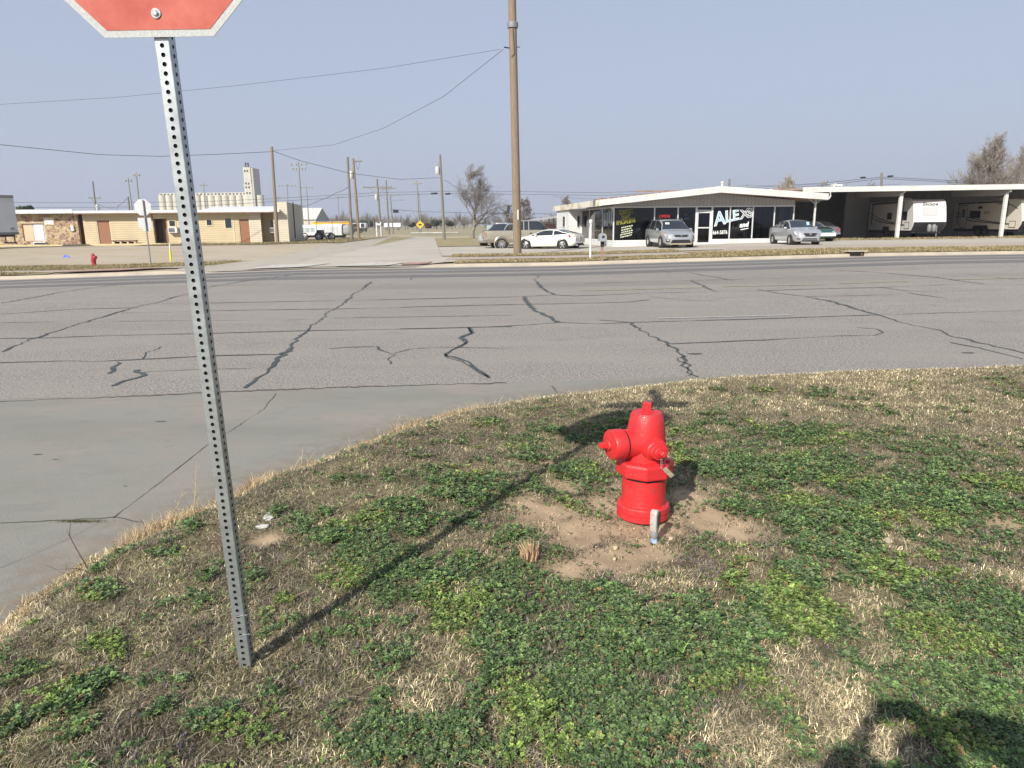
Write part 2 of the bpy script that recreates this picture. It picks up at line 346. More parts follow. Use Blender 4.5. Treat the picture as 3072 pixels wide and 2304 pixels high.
c1 = lambda s: [(x*.6944, 780+y*.6944) for x, y in A(s)]          # enlargements the crack coordinates were read from
c2 = lambda s: [(1200+x*.8463, 780+y*.8463) for x, y in A(s)]
cr = [(c1('0,397 130,345 250,305 390,262 470,240 580,205 690,182 770,155 850,138 930,112 1100,85 1330,57'), .16), (c1('1055,555 1100,525 1160,480 1215,420 1255,380 1280,350 1335,295 1400,250 1420,225 1470,195 1515,165 1520,150 1560,130 1605,95'), .17),
 (c1('0,188 130,165 260,140 420,118 640,92'), .1), (c1('0,340 220,337 440,328 700,322 900,318 1300,307 1700,300 2030,292 2212,288'), .08), (c1('0,445 280,437 420,440 620,430 900,415 1225,408'), .08),
 (c1('0,235 150,225 320,213 600,207'), .07), (c1('520,230 730,226 900,220 1450,212 1850,203 2212,195'), .07), (c1('700,190 1000,185 1520,175 1900,167 2212,160'), .07),
 (c1('490,545 540,525 610,500 600,475'), .12), (c1('600,428 640,400 688,376'), .1), (c1('620,485 800,476 1080,470'), .06), (c1('463,492 490,480 515,440'), .12),
 (c1('2110,510 2060,480 2000,440 1930,422 1920,405 1990,375 2020,355 1990,335 2040,315 2030,292'), .09), (c1('1620,375 1660,400 1700,405 1680,450'), .1), (c1('1700,405 1780,385 1900,378 2212,382'), .06), (c1('1620,375 1500,378 1420,384'), .05),
 (c1('0,272 300,268 700,264 1400,258'), .045), (c1('1440,252 1800,246 2212,240'), .045), (c1('1780,85 1775,75 1795,68'), .12),
 (c2('320,418 280,390 240,362 190,345 160,340 180,322 235,295 210,278 255,262 245,240'), .09), (c2('0,245 250,240 470,230 560,222 700,227 820,222 1250,210 1690,195 2212,180'), .09),
 (c2('560,222 540,205 490,185 470,170 450,150 440,130'), .17), (c2('0,140 160,136 420,131 550,124 620,128 900,117 1270,110 1500,102 1720,97 2000,85 2212,88'), .085),
 (c2('550,124 505,102 490,85 475,68 495,60 470,48'), .16), (c2('0,168 300,160 600,155 800,150 885,142'), .06), (c2('885,130 960,138 1080,146 1150,136'), .05),
 (c2('820,224 860,255 900,275 950,300 1010,340 1020,365 1030,400 1060,415'), .17), (c2('1010,342 990,350 1005,375 1030,412'), .1), (c2('955,298 1100,292 1300,284 1550,270 1680,268 1712,258 1690,245 1615,240'), .07),
 (c2('1270,105 1340,118 1440,130 1540,150 1690,195 1800,228 1900,245 1950,268 2212,332'), .16), (c2('1440,130 1600,127 1745,123'), .06), (c2('1030,74 1060,85 1100,105 1120,112'), .12), (c2('1950,293 2050,312 2212,352'), .09),
 (c2('1020,45 1100,58 1175,72'), .1), (c2('915,35 960,45'), .12), (c2('650,84 900,76 1250,68 1530,60'), .06), (c2('1545,36 1700,45 1900,62 2010,78 2070,84'), .09), (c2('1810,118 1870,128 1930,136'), .1),
 (c2('2000,50 2100,60 2212,74'), .1), (c2('1910,388 2060,385 2212,380'), .07), (c2('1690,97 1800,110 1900,115 2150,105'), .05), (c2('705,213 760,217 820,222'), .06)]
for pts, wd in cr: ribbon(K, [onroad(*p) for p in pts], wd*(.34 if wd > .09 else .5), .006, jit=.045 if wd > .09 else .012, seg=.13)
o = K.build('sealed_crack', tarm, road, fix=False); struct(o, 'stuff')
K = MB()
for a, b in (('640,110', '1080,98'), ('1140,95', '1500,88'), ('1560,84', '1800,76'), ('1960,70', '2212,64')): ribbon(K, [onroad(*p) for p in c2(a+' '+b)], .13, .009)
K.build('centre_line', mat('worn_yellow_paint', (.42, .36, .17), rough=.8, col2=(.28, .26, .2), vs=9), road, fix=False)
K = MB()
for s in ('915,208 1380,196', '-520,60 -330,58', '480,44 700,38', '960,30 1080,28', '1250,22 1400,18'): ribbon(K, [onroad(*p) for p in c2(s)], .11, .009)
K.build('lane_line', mat('worn_white_paint', (.5, .49, .47), rough=.8, col2=(.3, .29, .28), vs=9), road, fix=False)
wearm = layered('wheel_worn_asphalt', (.155, .15, .145), [((.2, .19, .18), .6, .45, .6, .6, (.2, 2)), ((.28, .27, .25), 200, .58, .66, .5, (1, 1))], rough=.8, bump=.3, bs=150)
for d0, d1 in ((-1.9, -.75), (-3.7, -2.55), (-6.0, -4.7)): strip('worn_lane', wearm, [lambda x, d=d: (farl(x)+d, gz(x, farl(x)+d)+.0045) for d in (d0, (d0+d1)/2, d1)], parent=road)
# joints in the near pavement
K = MB()
jm = mat('joint_filler', (.10, .088, .07), rough=.9, var=.4, vs=10)
def conj(pts, w, j=.01):
    P = []
    for p in pts:
        q = hz(p[0], p[1], -.12); P.append(q)
    n0 = len(K.v); ribbon(K, P, w, 0, jit=j, seg=.06)
    for i in range(n0, len(K.v)): v = K.v[i]; K.v[i] = (v[0], v[1], -.1165)
conj([(338, 1555), (440, 1478), (636, 1325)], .006, .004); conj([(830, 1180), (790, 1228), (700, 1288), (640, 1325)], .004, .008)
conj([(0, 1570), (180, 1562), (340, 1553), (430, 1568)], .006, .007); conj([(0, 1706), (110, 1660), (200, 1620), (300, 1568)], .004, .004); conj([(1655, 1158), (1672, 1178)], .02, .004)
conj([(0, 1205), (300, 1193), (700, 1175), (1100, 1160), (1520, 1149)], .03, .025)
jo = K.build('pavement_joint', jm, fix=False); struct(jo)

# ------------------------------------------------------------------ the lawn in the foreground
Bpx = [(3900, 1070), (3400, 1090), (3072, 1104), (2600, 1118), (2083, 1142), (1736, 1178), (1500, 1208), (1254, 1263), (1085, 1324), (881, 1405), (800, 1423), (615, 1517), (488, 1568), (344, 1636), (264, 1665), (174, 1730), (72, 1795), (0, 1864), (-160, 2010), (-420, 2300)]
BP = [hz(x, y, -.085) for x, y in Bpx]; BP = [Vector((60, nearl(60)-.15, 0)), Vector((30, nearl(30)-.15, 0)), Vector((15, nearl(15)-.1, 0))]+BP+[Vector((-2.6, -1, 0)), Vector((-2.9, -6, 0)), Vector((-3, -30, 0))]
BA = np.array([(p.x, p.y) for p in BP])
dense = [BA[0]]
for a, b in zip(BA, BA[1:]):
    n = max(1, int(np.hypot(*(b-a))/.07)) if max(abs(a[0]), abs(b[0])) < 9 and min(a[1], b[1]) > -1.5 else 4
    for i in range(1, n+1): dense.append(a+(b-a)*i/n)
dense = np.array(dense)
_m = (np.abs(dense[:, 0]) < 9) & (dense[:, 1] > -1.2); jn = np.cumsum(rng.normal(0, .012, len(dense))); jn -= np.convolve(jn, np.ones(25)/25, 'same')
dense[_m, 1] += jn[_m]*1.0
def bdist(x, y):                      # signed: positive inside the lawn
    P = np.stack([np.ravel(x), np.ravel(y)], 1); best = np.full(len(P), 1e9); side = np.ones(len(P))
    for a, b in zip(BA, BA[1:]):
        ab = b-a; t = np.clip(((P-a)@ab)/(ab@ab), 0, 1); q = a+t[:, None]*ab; d = np.hypot(*(P-q).T)
        cr_ = ab[0]*(P[:, 1]-a[1])-ab[1]*(P[:, 0]-a[0]); u = d < best-1e-9; best[u] = d[u]; side[u] = np.where(cr_[u] > 0, 1, -1)
    return (best*side).reshape(np.shape(x))
_gx, _gy = rng.integers(0, 256, 512), rng.random(4096)
def vnoise(x, y, s, seed=0):
    x = np.asarray(x)/s+seed*13.7; y = np.asarray(y)/s+seed*7.3; xi = np.floor(x).astype(int); yi = np.floor(y).astype(int); fx_ = x-xi; fy_ = y-yi
    fx_ = fx_*fx_*(3-2*fx_); fy_ = fy_*fy_*(3-2*fy_); h = lambda a, b: _gy[(a*73+b*179+seed*31+(a*b*7)) % 4096]
    return (h(xi, yi)*(1-fx_)+h(xi+1, yi)*fx_)*(1-fy_)+(h(xi, yi+1)*(1-fx_)+h(xi+1, yi+1)*fx_)*fy_
def fbm(x, y, s, seed=0): return (vnoise(x, y, s, seed)*.5+vnoise(x, y, s/2.1, seed+1)*.28+vnoise(x, y, s/4.3, seed+2)*.22)
def blobs(lst, x, y):
    r = np.zeros(np.shape(x))
    for px, py, rr, wt in lst:
        p = hz(px, py, -.01); r = np.maximum(r, wt*np.exp(-(((x-p.x)/rr)**2+((y-p.y)/(rr*1.05))**2)**1.5))
    return r
DIRT = [(1480, 1590, .07, .6), (1640, 1550, .22, 1), (1570, 1515, .14, .9), (1740, 1600, .24, 1), (1840, 1680, .2, 1), (1640, 1400, .10, .9), (1690, 1460, .15, .85), (2120, 1560, .2, 1), (2210, 1590, .17, 1), (2060, 1500, .2, .9), (1950, 1570, .26, 1), (1830, 1520, .22, .9), (1960, 1660, .16, .85), (1900, 1470, .2, .8),
        (790, 1620, .10, 1), (3010, 1570, .16, .8), (1900, 1600, .2, .9), (2160, 1470, .1, .6), (1700, 1715, .12, .9)]
GREEN = [(1200, 1560, .28, 1), (1050, 1640, .25, .9), (1400, 1480, .3, .9), (1250, 1450, .2, .6), (1550, 1330, .2, .5), (1700, 2100, .38, 1), (1480, 1800, .3, 1), (1900, 1900, .33, 1), (2120, 1980, .3, 1), (1650, 1950, .25, 1), (2350, 1830, .26, 1), (2460, 1560, .3, 1), (2240, 1400, .35, .9),
         (2900, 1850, .4, 1), (2800, 2050, .35, 1), (3000, 2150, .4, 1), (2620, 1700, .18, .8), (1720, 1420, .18, .9), (1150, 1720, .25, .9), (2750, 1500, .4, .8), (2380, 1320, .4, .7), (2900, 1400, .4, .5), (1400, 1740, .22, .9), (1180, 1960, .16, .6), (1560, 1620, .14, .5),
         (1000, 1870, .15, .5), (200, 2200, .15, .6), (330, 1960, .07, .9), (300, 1800, .09, .8), (630, 2200, .15, .5), (850, 1560, .12, .8), (1060, 1440, .12, .5), (2550, 2250, .12, .5), (1900, 2260, .3, .9), (1250, 2200, .2, .7), (850, 2050, .12, .5), (2500, 1400, .3, .6), (1800, 1320, .25, .5), (2700, 1330, .3, .45)]
TAN = [(2450, 2050, .22, 1), (2600, 2200, .16, .9), (2320, 1990, .1, .8), (1350, 1960, .16, .8), (1250, 2080, .14, .8), (1620, 2230, .14, .8), (2580, 1800, .16, .9), (2680, 1980, .15, .8), (2000, 1760, .2, .6), (2150, 1810, .15, .5), (1590, 1690, .06, 1), (2200, 2240, .25, .8), (2700, 1640, .14, .8), (3050, 1750, .12, .7), (2900, 1250, .9, .6), (2350, 1220, .5, .8), (2700, 1170, .9, .9), (1950, 1200, .6, .9)]
def lawnz(x, y, bd=None):
    bd = bdist(x, y) if bd is None else bd
    e = ss(bd, 0, .35); far = ss(y, 4.5, 7.5)
    z = -.105+e*.10+.018*(fbm(x, y, .5, 3)-.5)*2*ss(bd, 0, .15)+.03*(vnoise(x, y, 1.7, 9)-.5)*e
    return z+fx(x)*ss(y, 10, 28)-.022*blobs(DIRT, x, y)+.008*blobs(DIRT[:3], x, y)
def lhit(px, py):
    d = ray(px, py); z = -.02
    for k in range(14):
        t = (z-H)/d.z; z = .4*z+.6*float(lawnz(np.array([t*d.x]), np.array([t*d.y]))[0])
    return Vector((t*d.x, t*d.y, z))
cen = np.array([2.2, -1.2]); nr = 110; tt = np.linspace(0, 1, nr)**1.25*.97
Px = dense[:, 0][:, None]*(1-tt)+cen[0]*tt; Py = dense[:, 1][:, None]*(1-tt)+cen[1]*tt
Pz = lawnz(Px, Py); Pz[:, 0] = -.13
V = np.stack([Px.ravel(), Py.ravel(), Pz.ravel()], 1); nd = len(dense); I = np.arange(nd-1)[:, None]*nr+np.arange(nr-1)[None]; I = I.ravel()
Q = np.stack([I, I+1, I+nr+1, I+nr], 1)[:, ::-1]; nq = len(Q)
Vx, Vy = V[:, 0], V[:, 1]; dm = blobs(DIRT, Vx, Vy); gm = blobs(GREEN, Vx, Vy); n1 = fbm(Vx, Vy, .12, 5)[:, None]; n2 = fbm(Vx, Vy, .05, 11)[:, None]
soil = np.array([.23, .18, .12])*(.6+.8*n1); thatch = np.array([.34, .28, .17])*(.55+.9*n2); sand = np.array([.385, .29, .19])*(.6+.8*n2)*(.75+.5*n1); gcol = np.array([.07, .10, .04])*(.6+.8*n2)
col = soil*.42+thatch*.34; k = np.clip(gm*1.1-.1, 0, 1)[:, None]*.75; col = col*(1-k)+gcol*k; k = np.clip(dm*1.9-.55, 0, 1)[:, None]; col = col*(1-k)+sand*k
lm = attrmat('lawn_soil', rough=.97, trl=0, spec=.1)
_n = lm.node_tree; _t = _n.nodes.new('ShaderNodeTexNoise'); _t.inputs['Scale'].default_value = 55; _t.inputs['Detail'].default_value = 6; _tc = _n.nodes.new('ShaderNodeTexCoord'); _n.links.new(_tc.outputs['Object'], _t.inputs['Vector'])
_b = _n.nodes.new('ShaderNodeBump'); _b.inputs['Strength'].default_value = .5; _b.inputs['Distance'].default_value = .006; _n.links.new(_t.outputs['Fac'], _b.inputs['Height']); _n.links.new(_b.outputs[0], _n.nodes['Principled BSDF'].inputs['Normal'])
lawn = npmesh('lawn', V, Q.ravel(), np.arange(nq)*4, np.full(nq, 4), lm, col); struct(lawn); lawn.data.polygons.foreach_set('use_smooth', [True]*nq)

grassm = attrmat('grass_blades', .75, .22, .25)
def blades(name, x, y, z, L, W, lean, col, az=None, curl=.6, m=grassm, tip=1.15):
    n = len(x); az = rng.random(n)*2*PI if az is None else az
    dx, dy = np.cos(az), np.sin(az); sx, sy = -dy, dx
    v = np.zeros((n, 5, 3)); hl = L*.5
    l1 = lean; l2 = np.minimum(lean+curl, 1.75)
    ax = x+dx*hl*np.sin(l1); ay = y+dy*hl*np.sin(l1); azz = z+hl*np.cos(l1)
    bx = ax+dx*hl*np.sin(l2); by = ay+dy*hl*np.sin(l2); bz = np.maximum(azz+hl*np.cos(l2), z+.002)
    for i, (s, px_, py_, pz_) in enumerate(((1, x, y, z-.004), (-1, x, y, z-.004), (-.8, ax, ay, azz), (.8, ax, ay, azz), (0, bx, by, bz))):
        v[:, i, 0] = px_+sx*W*.5*s; v[:, i, 1] = py_+sy*W*.5*s; v[:, i, 2] = pz_
    b = np.arange(n)[:, None]*5; lo = np.concatenate([b+np.array([0, 1, 2, 3]), b+np.array([3, 2, 4])], 1).ravel()
    ls = (np.arange(n)[:, None]*7+np.array([0, 4])).ravel(); lt = np.tile([4, 3], n)
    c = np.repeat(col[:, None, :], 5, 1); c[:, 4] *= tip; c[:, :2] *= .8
    return npmesh(name, v.reshape(-1, 3), lo, ls, lt, m, c.reshape(-1, 3))
def scatter(n, far=8.6, near=1.25, p=1.0):
    """points in the seen wedge of lawn, evenly dense on the picture side"""
    y = near+(far-near)*rng.random(n)**p; hw = .80*y+.45; x = (rng.random(n)*2-1)*hw; bd = bdist(x, y); k = bd > .0
    return x[k], y[k], bd[k]
def pal(cols, n, var=.25):
    c = np.array(cols)[rng.integers(0, len(cols), n)]; return c*(1+var*(rng.random((n, 1))*2-1))
def field(x, y, bd):
    d = blobs(DIRT, x, y); g = blobs(GREEN, x, y); t = blobs(TAN, x, y); nz = fbm(x, y, .26, 21); nz2 = fbm(x, y, .075, 33)
    kerb = (1-ss(bd, .25, 1.1))*ss(y, 5.0, 7.0); kerb = np.maximum(kerb, (1-ss(bd, .03, .22)))
    g = np.clip(g*1.0+(nz-.5)*1.9+(nz2-.5)*3.4+.29-.75*t-1.3*kerb-.46*ss(-x, -.4, .9), 0, 1); d = np.clip(d*1.7-.5+(nz2-.5)*1.9, 0, 1)
    return d, g, np.clip(t+kerb, 0, 1)
# dry turf
x, y, bd = scatter(900000, p=1.4); d, g, t = field(x, y, bd); nz = fbm(x, y, .09, 41)
k = rng.random(len(x)) < np.clip((1-d*1.04)*(1-.54*g)*(.72+.3*t+.9*(nz-.4)), 0, 1); x, y, bd, t, g, nz = x[k], y[k], bd[k], t[k], g[k], nz[k]; n = len(x)
dry = pal([(.62, .52, .35), (.78, .67, .46), (.46, .38, .26), (.28, .235, .17), (.56, .47, .32), (.22, .185, .135), (.38, .35, .22)], n)
mix = (rng.random(n) < (.34-.26*t+.25*(fbm(x, y, .16, 55)-.5)))[:, None]; dry = np.where(mix, pal([(.15, .19, .07), (.21, .24, .09), (.11, .15, .055)], n), dry); pn = fbm(x, y, .22, 71)[:, None]; dry = dry*(1-ss(pn, .46, .66)*(1-t[:, None]))+pal([(.22, .19, .15), (.30, .25, .2), (.15, .15, .10)], n)*ss(pn, .46, .66)*(1-t[:, None]); dry *= (.70+.28*t[:, None]+1.5*(nz[:, None]-.45)); dry *= 1.12; dry[:, 2] *= .95
sc = 1+.10*np.maximum(y-2.5, 0); dry *= np.exp(rng.normal(0, .36, n))[:, None]
go = blades('dry_grass', x, y, lawnz(x, y, bd), (.011+.030*rng.random(n)**1.3)*(1+.2*t), (.0018+.0016*rng.random(n))*sc, .35+1.15*rng.random(n), dry, curl=.7)
tag(go, 'short dry tan winter grass matted over the near corner lawn', 'grass'); struct(go, 'stuff')
# low green weeds: fronds of paired leaflets
leafm = attrmat('weed_leaves', .6, .3, .35)
def fronds(name, x, y, z, L, W, col, np_=5, lift=None, az=None):
    n = len(x); az = rng.random(n)*2*PI if az is None else az; lift = .2+1.15*rng.random(n) if lift is None else lift
    dx, dy = np.cos(az), np.sin(az); sx, sy = -dy, dx; allv = []; cols = []
    js = [(.3+.7*i/(np_-1), s) for i in range(np_-1) for s in (-1, 1)]+[(1.0, 0)]
    tw = rng.random(n)*.6-.3
    for tpos, s in js:
        h = L*(np.sin(lift)*tpos-.62*np.sin(lift)*tpos**2.2); r = L*tpos*np.cos(lift)
        cx = x+dx*r; cy = y+dy*r; cz = z+.003+h
        a = 0 if s == 0 else s*(1.05-.3*tpos); ex = dx*math.cos(1)*0+dx*np.cos(a)+sx*np.sin(a); ey = dy*np.cos(a)+sy*np.sin(a)
        ll = W*(1.0 if s == 0 else 1.15-.45*abs(tpos-.6)); wl = ll*.34; fxn, fyn = -ey, ex; up = -.25+.95*rng.random(n)
        v = np.zeros((n, 5, 3)); 
        for i, (al, ac, az_) in enumerate(((0, 0, 0), (.45, -1, .5), (1, 0, .35), (.45, 1, .5), (.5, 0, .15))):
            v[:, i, 0] = cx+ex*ll*al+fxn*wl*ac; v[:, i, 1] = cy+ey*ll*al+fyn*wl*ac; v[:, i, 2] = cz+ll*up*az_*2+wl*ac*tw
        allv.append(v); cols.append(np.repeat((col*(.7+.6*rng.random((n, 1))))[:, None], 5, 1))
    V = np.concatenate(allv); cc = np.concatenate(cols); m = len(V); b = np.arange(m)[:, None]*5
    lo = np.concatenate([b+np.array([0, 1, 2, 4]), b+np.array([0, 4, 2, 3])], 1).ravel()
    return npmesh(name, V.reshape(-1, 3), lo, np.arange(m*2)*4, np.full(m*2, 4), leafm, cc.reshape(-1, 3))
x, y, bd = scatter(330000, p=1.3); d, g, t = field(x, y, bd)
k = rng.random(len(x)) < np.clip((g-.12)*1.15, 0, 1)*(1-d*.97)*(1-.5*t); x, y, bd, g = x[k], y[k], bd[k], g[k]; n = len(x); big = ss(fbm(x, y, .45, 61), .42, .6)*ss(g, .4, .8)
gc = pal([(.145, .245, .085), (.20, .31, .115), (.10, .175, .07), (.27, .40, .14), (.145, .20, .105), (.23, .29, .15), (.07, .12, .05)], n); bright = (vnoise(x, y, .28, 77) > .72)[:, None]; gc = np.where(bright, gc*np.array([1.45, 1.3, 1.0]), gc)
gc = np.where((rng.random(n) < .06)[:, None], pal([(.34, .24, .11), (.28, .19, .10), (.3, .28, .12)], n), gc)
z = lawnz(x, y, bd)+.006+.012*g*rng.random(n)
wo = fronds('green_weeds', x, y, z, (.014+.016*rng.random(n))+big*(.012+.02*rng.random(n)), (.0066+.0042*rng.random(n)+.0048*big)*(1+.07*np.maximum(y-2.5, 0)), gc, np_=4)
tag(wo, 'low leafy green weeds spreading through the near corner lawn', 'weeds'); struct(wo, 'stuff')
# purplish seed heads and tiny blue flowers
x, y, bd = scatter(230000, p=1.25); d, g, t = field(x, y, bd); pz = fbm(x, y, .2, 91)
k = (rng.random(len(x)) < np.clip((pz-.40)*3.2, 0, 1)*(1-d)*(1-.7*t)*.8); x, y, bd = x[k], y[k], bd[k]; n = len(x)
pc = pal([(.20, .165, .15), (.26, .21, .19), (.15, .14, .11), (.13, .15, .08), (.10, .10, .07)], n); pc = np.where((rng.random(n) < .018)[:, None], pal([(.13, .12, .27), (.17, .15, .3)], n), pc)
po = blades('seed_heads', x, y, lawnz(x, y, bd)+.003, .012+.018*rng.random(n), (.0035+.002*rng.random(n))*(1+.08*np.maximum(y-2.5, 0)), rng.random(n)*.9, pc, curl=.5)
tag(po, 'brownish purple seed heads and tiny blue flowers in the near lawn', 'weeds'); struct(po, 'stuff')
# loose straw, and taller dry stalks along the pavement edge
x, y, bd = scatter(20000, p=1.3); d, g, t = field(x, y, bd); k = rng.random(len(x)) < (.75-.45*g)*(1-.8*d); x, y, bd = x[k], y[k], bd[k]; n = len(x)
sc_ = pal([(.78, .67, .44), (.82, .72, .5), (.6, .5, .33)], n)
s1 = blades('straw', x, y, lawnz(x, y, bd)+.012, (.025+.07*rng.random(n)**3), (.0013+.0009*rng.random(n))*(1+.09*np.maximum(y-2, 0)), 1.25+.3*rng.random(n), sc_, curl=.15)
tag(s1, 'loose pale straw lying across the near corner lawn', 'straw'); struct(s1, 'stuff')
ed = dense[(dense[:, 0] < 1.2) & (dense[:, 0] > -2.6) & (dense[:, 1] > .9)]; n = 26000; i = rng.integers(0, len(ed)-1, n); x = ed[i, 0]+rng.normal(0, .05, n)+.03; y = ed[i, 1]-np.abs(rng.normal(0, .07, n)); bd = bdist(x, y)
k = (bd > .005); x, y, bd = x[k], y[k], bd[k]; cl = fbm(x, y, .25, 15); n = len(x)
tall = (.02+.05*rng.random(n)**1.5)*(.5+1.5*ss(cl, .45, .65)); e1 = blades('edge_grass', x, y, lawnz(x, y, bd), tall, .0022+.001*rng.random(n), .5+.9*rng.random(n), pal([(.72, .58, .33), (.6, .46, .26), (.46, .34, .2), (.25, .18, .12)], n), az=2.4+rng.normal(0, .9, n), curl=.5)
tag(e1, 'long dry grass hanging over the pavement edge of the near lawn', 'grass'); struct(e1, 'stuff')
i = rng.integers(0, len(ed)-1, 420); x = ed[i, 0]+rng.normal(0, .03, 420); y = ed[i, 1]-np.abs(rng.normal(0, .04, 420)); k = fbm(x, y, .3, 15) > .45; x, y = x[k], y[k]; n = len(x)
e2 = blades('edge_twigs', x, y, np.maximum(lawnz(x, y), -.11)+.004, .06+.13*rng.random(n)**1.5, .0028+.0014*rng.random(n), .7+.8*rng.random(n), pal([(.10, .07, .05), (.16, .11, .07), (.5, .38, .22), (.6, .48, .28)], n), az=2.4+rng.normal(0, 1.1, n), curl=.25)
tag(e2, 'dark twigs and dry stems fringing the near pavement edge', 'twigs'); struct(e2, 'stuff')
# film of blown soil on the pavement next to the grass, and a few weeds in the joint
fm = bpy.data.materials.new('soil_film'); fm.use_nodes = True; _n = fm.node_tree; _p = _n.nodes['Principled BSDF']; _p.inputs['Base Color'].default_value = (.34, .27, .19, 1); _p.inputs['Roughness'].default_value = .95
_a = _n.nodes.new('ShaderNodeAttribute'); _a.attribute_name = 'Col'; _t = _n.nodes.new('ShaderNodeTexNoise'); _t.inputs['Scale'].default_value = 9; _t.inputs['Detail'].default_value = 8; _tc = _n.nodes.new('ShaderNodeTexCoord'); _n.links.new(_tc.outputs['Object'], _t.inputs['Vector'])
_m1 = _n.nodes.new('ShaderNodeMath'); _m1.operation = 'MULTIPLY_ADD'; _m1.use_clamp = True; _n.links.new(_t.outputs['Fac'], _m1.inputs[0]); _m1.inputs[1].default_value = 1.6; _m1.inputs[2].default_value = -.55; _m2 = _n.nodes.new('ShaderNodeMath'); _m2.operation = 'MULTIPLY'; _n.links.new(_m1.outputs[0], _m2.inputs[0]); _n.links.new(_a.outputs['Fac'], _m2.inputs[1]); _n.links.new(_m2.outputs[0], _p.inputs['Alpha'])
kk = np.where((dense[:, 0] < 2.5) & (dense[:, 0] > -2.8) & (dense[:, 1] > .3))[0]; Dn = dense[kk]; tg = np.gradient(Dn, axis=0); tg = np.stack([np.convolve(tg[:, 0], np.ones(9)/9, 'same'), np.convolve(tg[:, 1], np.ones(9)/9, 'same')], 1); tg /= np.hypot(*tg.T)[:, None]+1e-9; nm = np.stack([tg[:, 1], -tg[:, 0]], 1); nm *= np.where((nm@np.array([-.5, .5])) > 0, 1, -1)[:, None]
offs = [-.08, .03, .10, .20, .34, .5]; al = [1.3, 1.3, .9, .6, .3, 0]; Vf = np.concatenate([np.concatenate([Dn+nm*o_, np.full((len(Dn), 1), -.1172)], 1) for o_ in offs]); nn = len(Dn); If = (np.arange(5)[:, None]*nn+np.arange(nn-1)[None]).ravel(); Qf = np.stack([If, If+1, If+nn+1, If+nn], 1)
fo = npmesh('pavement_dust', Vf, Qf.ravel(), np.arange(len(Qf))*4, np.full(len(Qf), 4), fm, np.repeat(np.array(al), nn)[:, None]*np.ones((1, 3))); struct(fo)
jx = np.array([hz(240+rng.normal(0, 32), 1563+rng.normal(0, 2.0), -.116)[:] for _ in range(420)]); jw = blades('joint_weeds', jx[:, 0], jx[:, 1], jx[:, 2], .008+.012*rng.random(420), .002+.001*rng.random(420), .9+.6*rng.random(420), pal([(.16, .16, .07), (.25, .2, .11), (.1, .1, .05)], 420)); tag(jw, 'thin weeds growing in the near pavement joint', 'weeds'); struct(jw, 'stuff')
stm = mat('pavement_stain', (.10, .098, .085), rough=.9)
for px_, py_, a_, b_ in ((112, 1363, .035, .012), (482, 1264, .05, .016), (375, 1458, .012, .006), (165, 1378, .02, .006), (2085, 1060, .1, .05), (2905, 1057, .08, .04)):
    q_ = hz(px_, py_, -.117 if px_ < 1500 else -.11); mb = MB(); mb.add([(q_.x+a_*math.cos(t_)*(1+.2*math.sin(3*t_)), q_.y+b_*math.sin(t_), (-.1168 if px_ < 1500 else gz(q_.x, q_.y)+.007)) for t_ in np.linspace(0, 2*PI, 14)[:-1]], [tuple(range(13))]); mb.build('stain', stm, road, fix=False)
# dry grass on the far verges
def fartufts(name, n, xr, dr, L, label, cols, dz=.05):
    x = xr[0]+(xr[1]-xr[0])*rng.random(n); dd = dr[0]+(dr[1]-dr[0])*rng.random(n); y = farl(x)+dd; nz = fbm(x, y, 1.3, 5); k = rng.random(n) < np.clip(.1+2.2*(nz-.3), 0, 1); x, y = x[k], y[k]; n = len(x)
    o = blades(name, x, y, G(x, y)+dz, L*(.5+rng.random(n)), .02+.015*rng.random(n), .2+.8*rng.random(n), pal(cols, n)); tag(o, label, 'grass'); return struct(o, 'stuff')
TC = [(.46, .38, .2), (.4, .32, .17), (.3, .24, .13), (.5, .43, .25), (.24, .2, .1)]
fartufts('verge_grass', 90000, (-2.4, 34), (.25, 2.5), .08, 'dry yellow grass strip beside the far kerb in front of the shop', TC, .02)
fartufts('verge_grass', 26000, (-3.0, 8.7), (4.9, 7.6), .08, 'dry yellow grass strip at the foot of the big wooden pole', TC, .08)
fartufts('verge_grass', 36000, (8.5, 30), (2.4, 4.5), .08, 'dry yellow grass between the far kerb strip and the shop drive', TC, .05)
fartufts('verge_grass', 14000, (-34, -20), (.2, 1.5), .08, 'dry brown grass beside the far kerb at the left', TC+[(.14, .15, .07)])
fartufts('verge_grass', 46000, (-34, -13.6), (2.9, 7.2), .07, 'dry brown grass around the far red hydrant and sign post', TC+[(.14, .15, .07)])
fartufts('verge_grass', 24000, (-29, -14), (29, 42), .12, 'patchy grass along the foot of the beige sided building', TC+[(.15, .15, .07), (.15, .15, .07)])
fartufts('verge_grass', 16000, (18, 42), (19.3, 22.5), .14, 'dry weeds along the open front of the carport', TC)

# ================================================================== THINGS NEAR THE CAMERA
galv = mat('galvanized_steel', (.42, .46, .47), rough=.42, metal=.75, var=.16, vs=22)
galvd = mat('hole_rim', (.6, .63, .64), rough=.35, metal=.8)
holem = mat('hole_dark', (.008, .008, .008), rough=.9)
def mat4(loc, z, x):                  # frame whose local Z runs along z
    z = Vector(z).normalized(); x = (Vector(x)-z*Vector(x).dot(z)).normalized(); y = z.cross(x)
    M = Matrix((x, y, z)).transposed().to_4x4(); M.translation = loc; return M
pb = lhit(742, 1992); pb = Vector((pb.x, pb.y, float(lawnz(pb.x, pb.y))-.03))
ptop = dep(494, 118, pb.y-.10); ax = (ptop-pb).normalized(); plen = (ptop-pb).length
post = thing('stop_sign', 'red stop sign on a leaning perforated steel post in the near grass', 'sign')
post.matrix_world = mat4(pb, ax, (1, .0, 0))
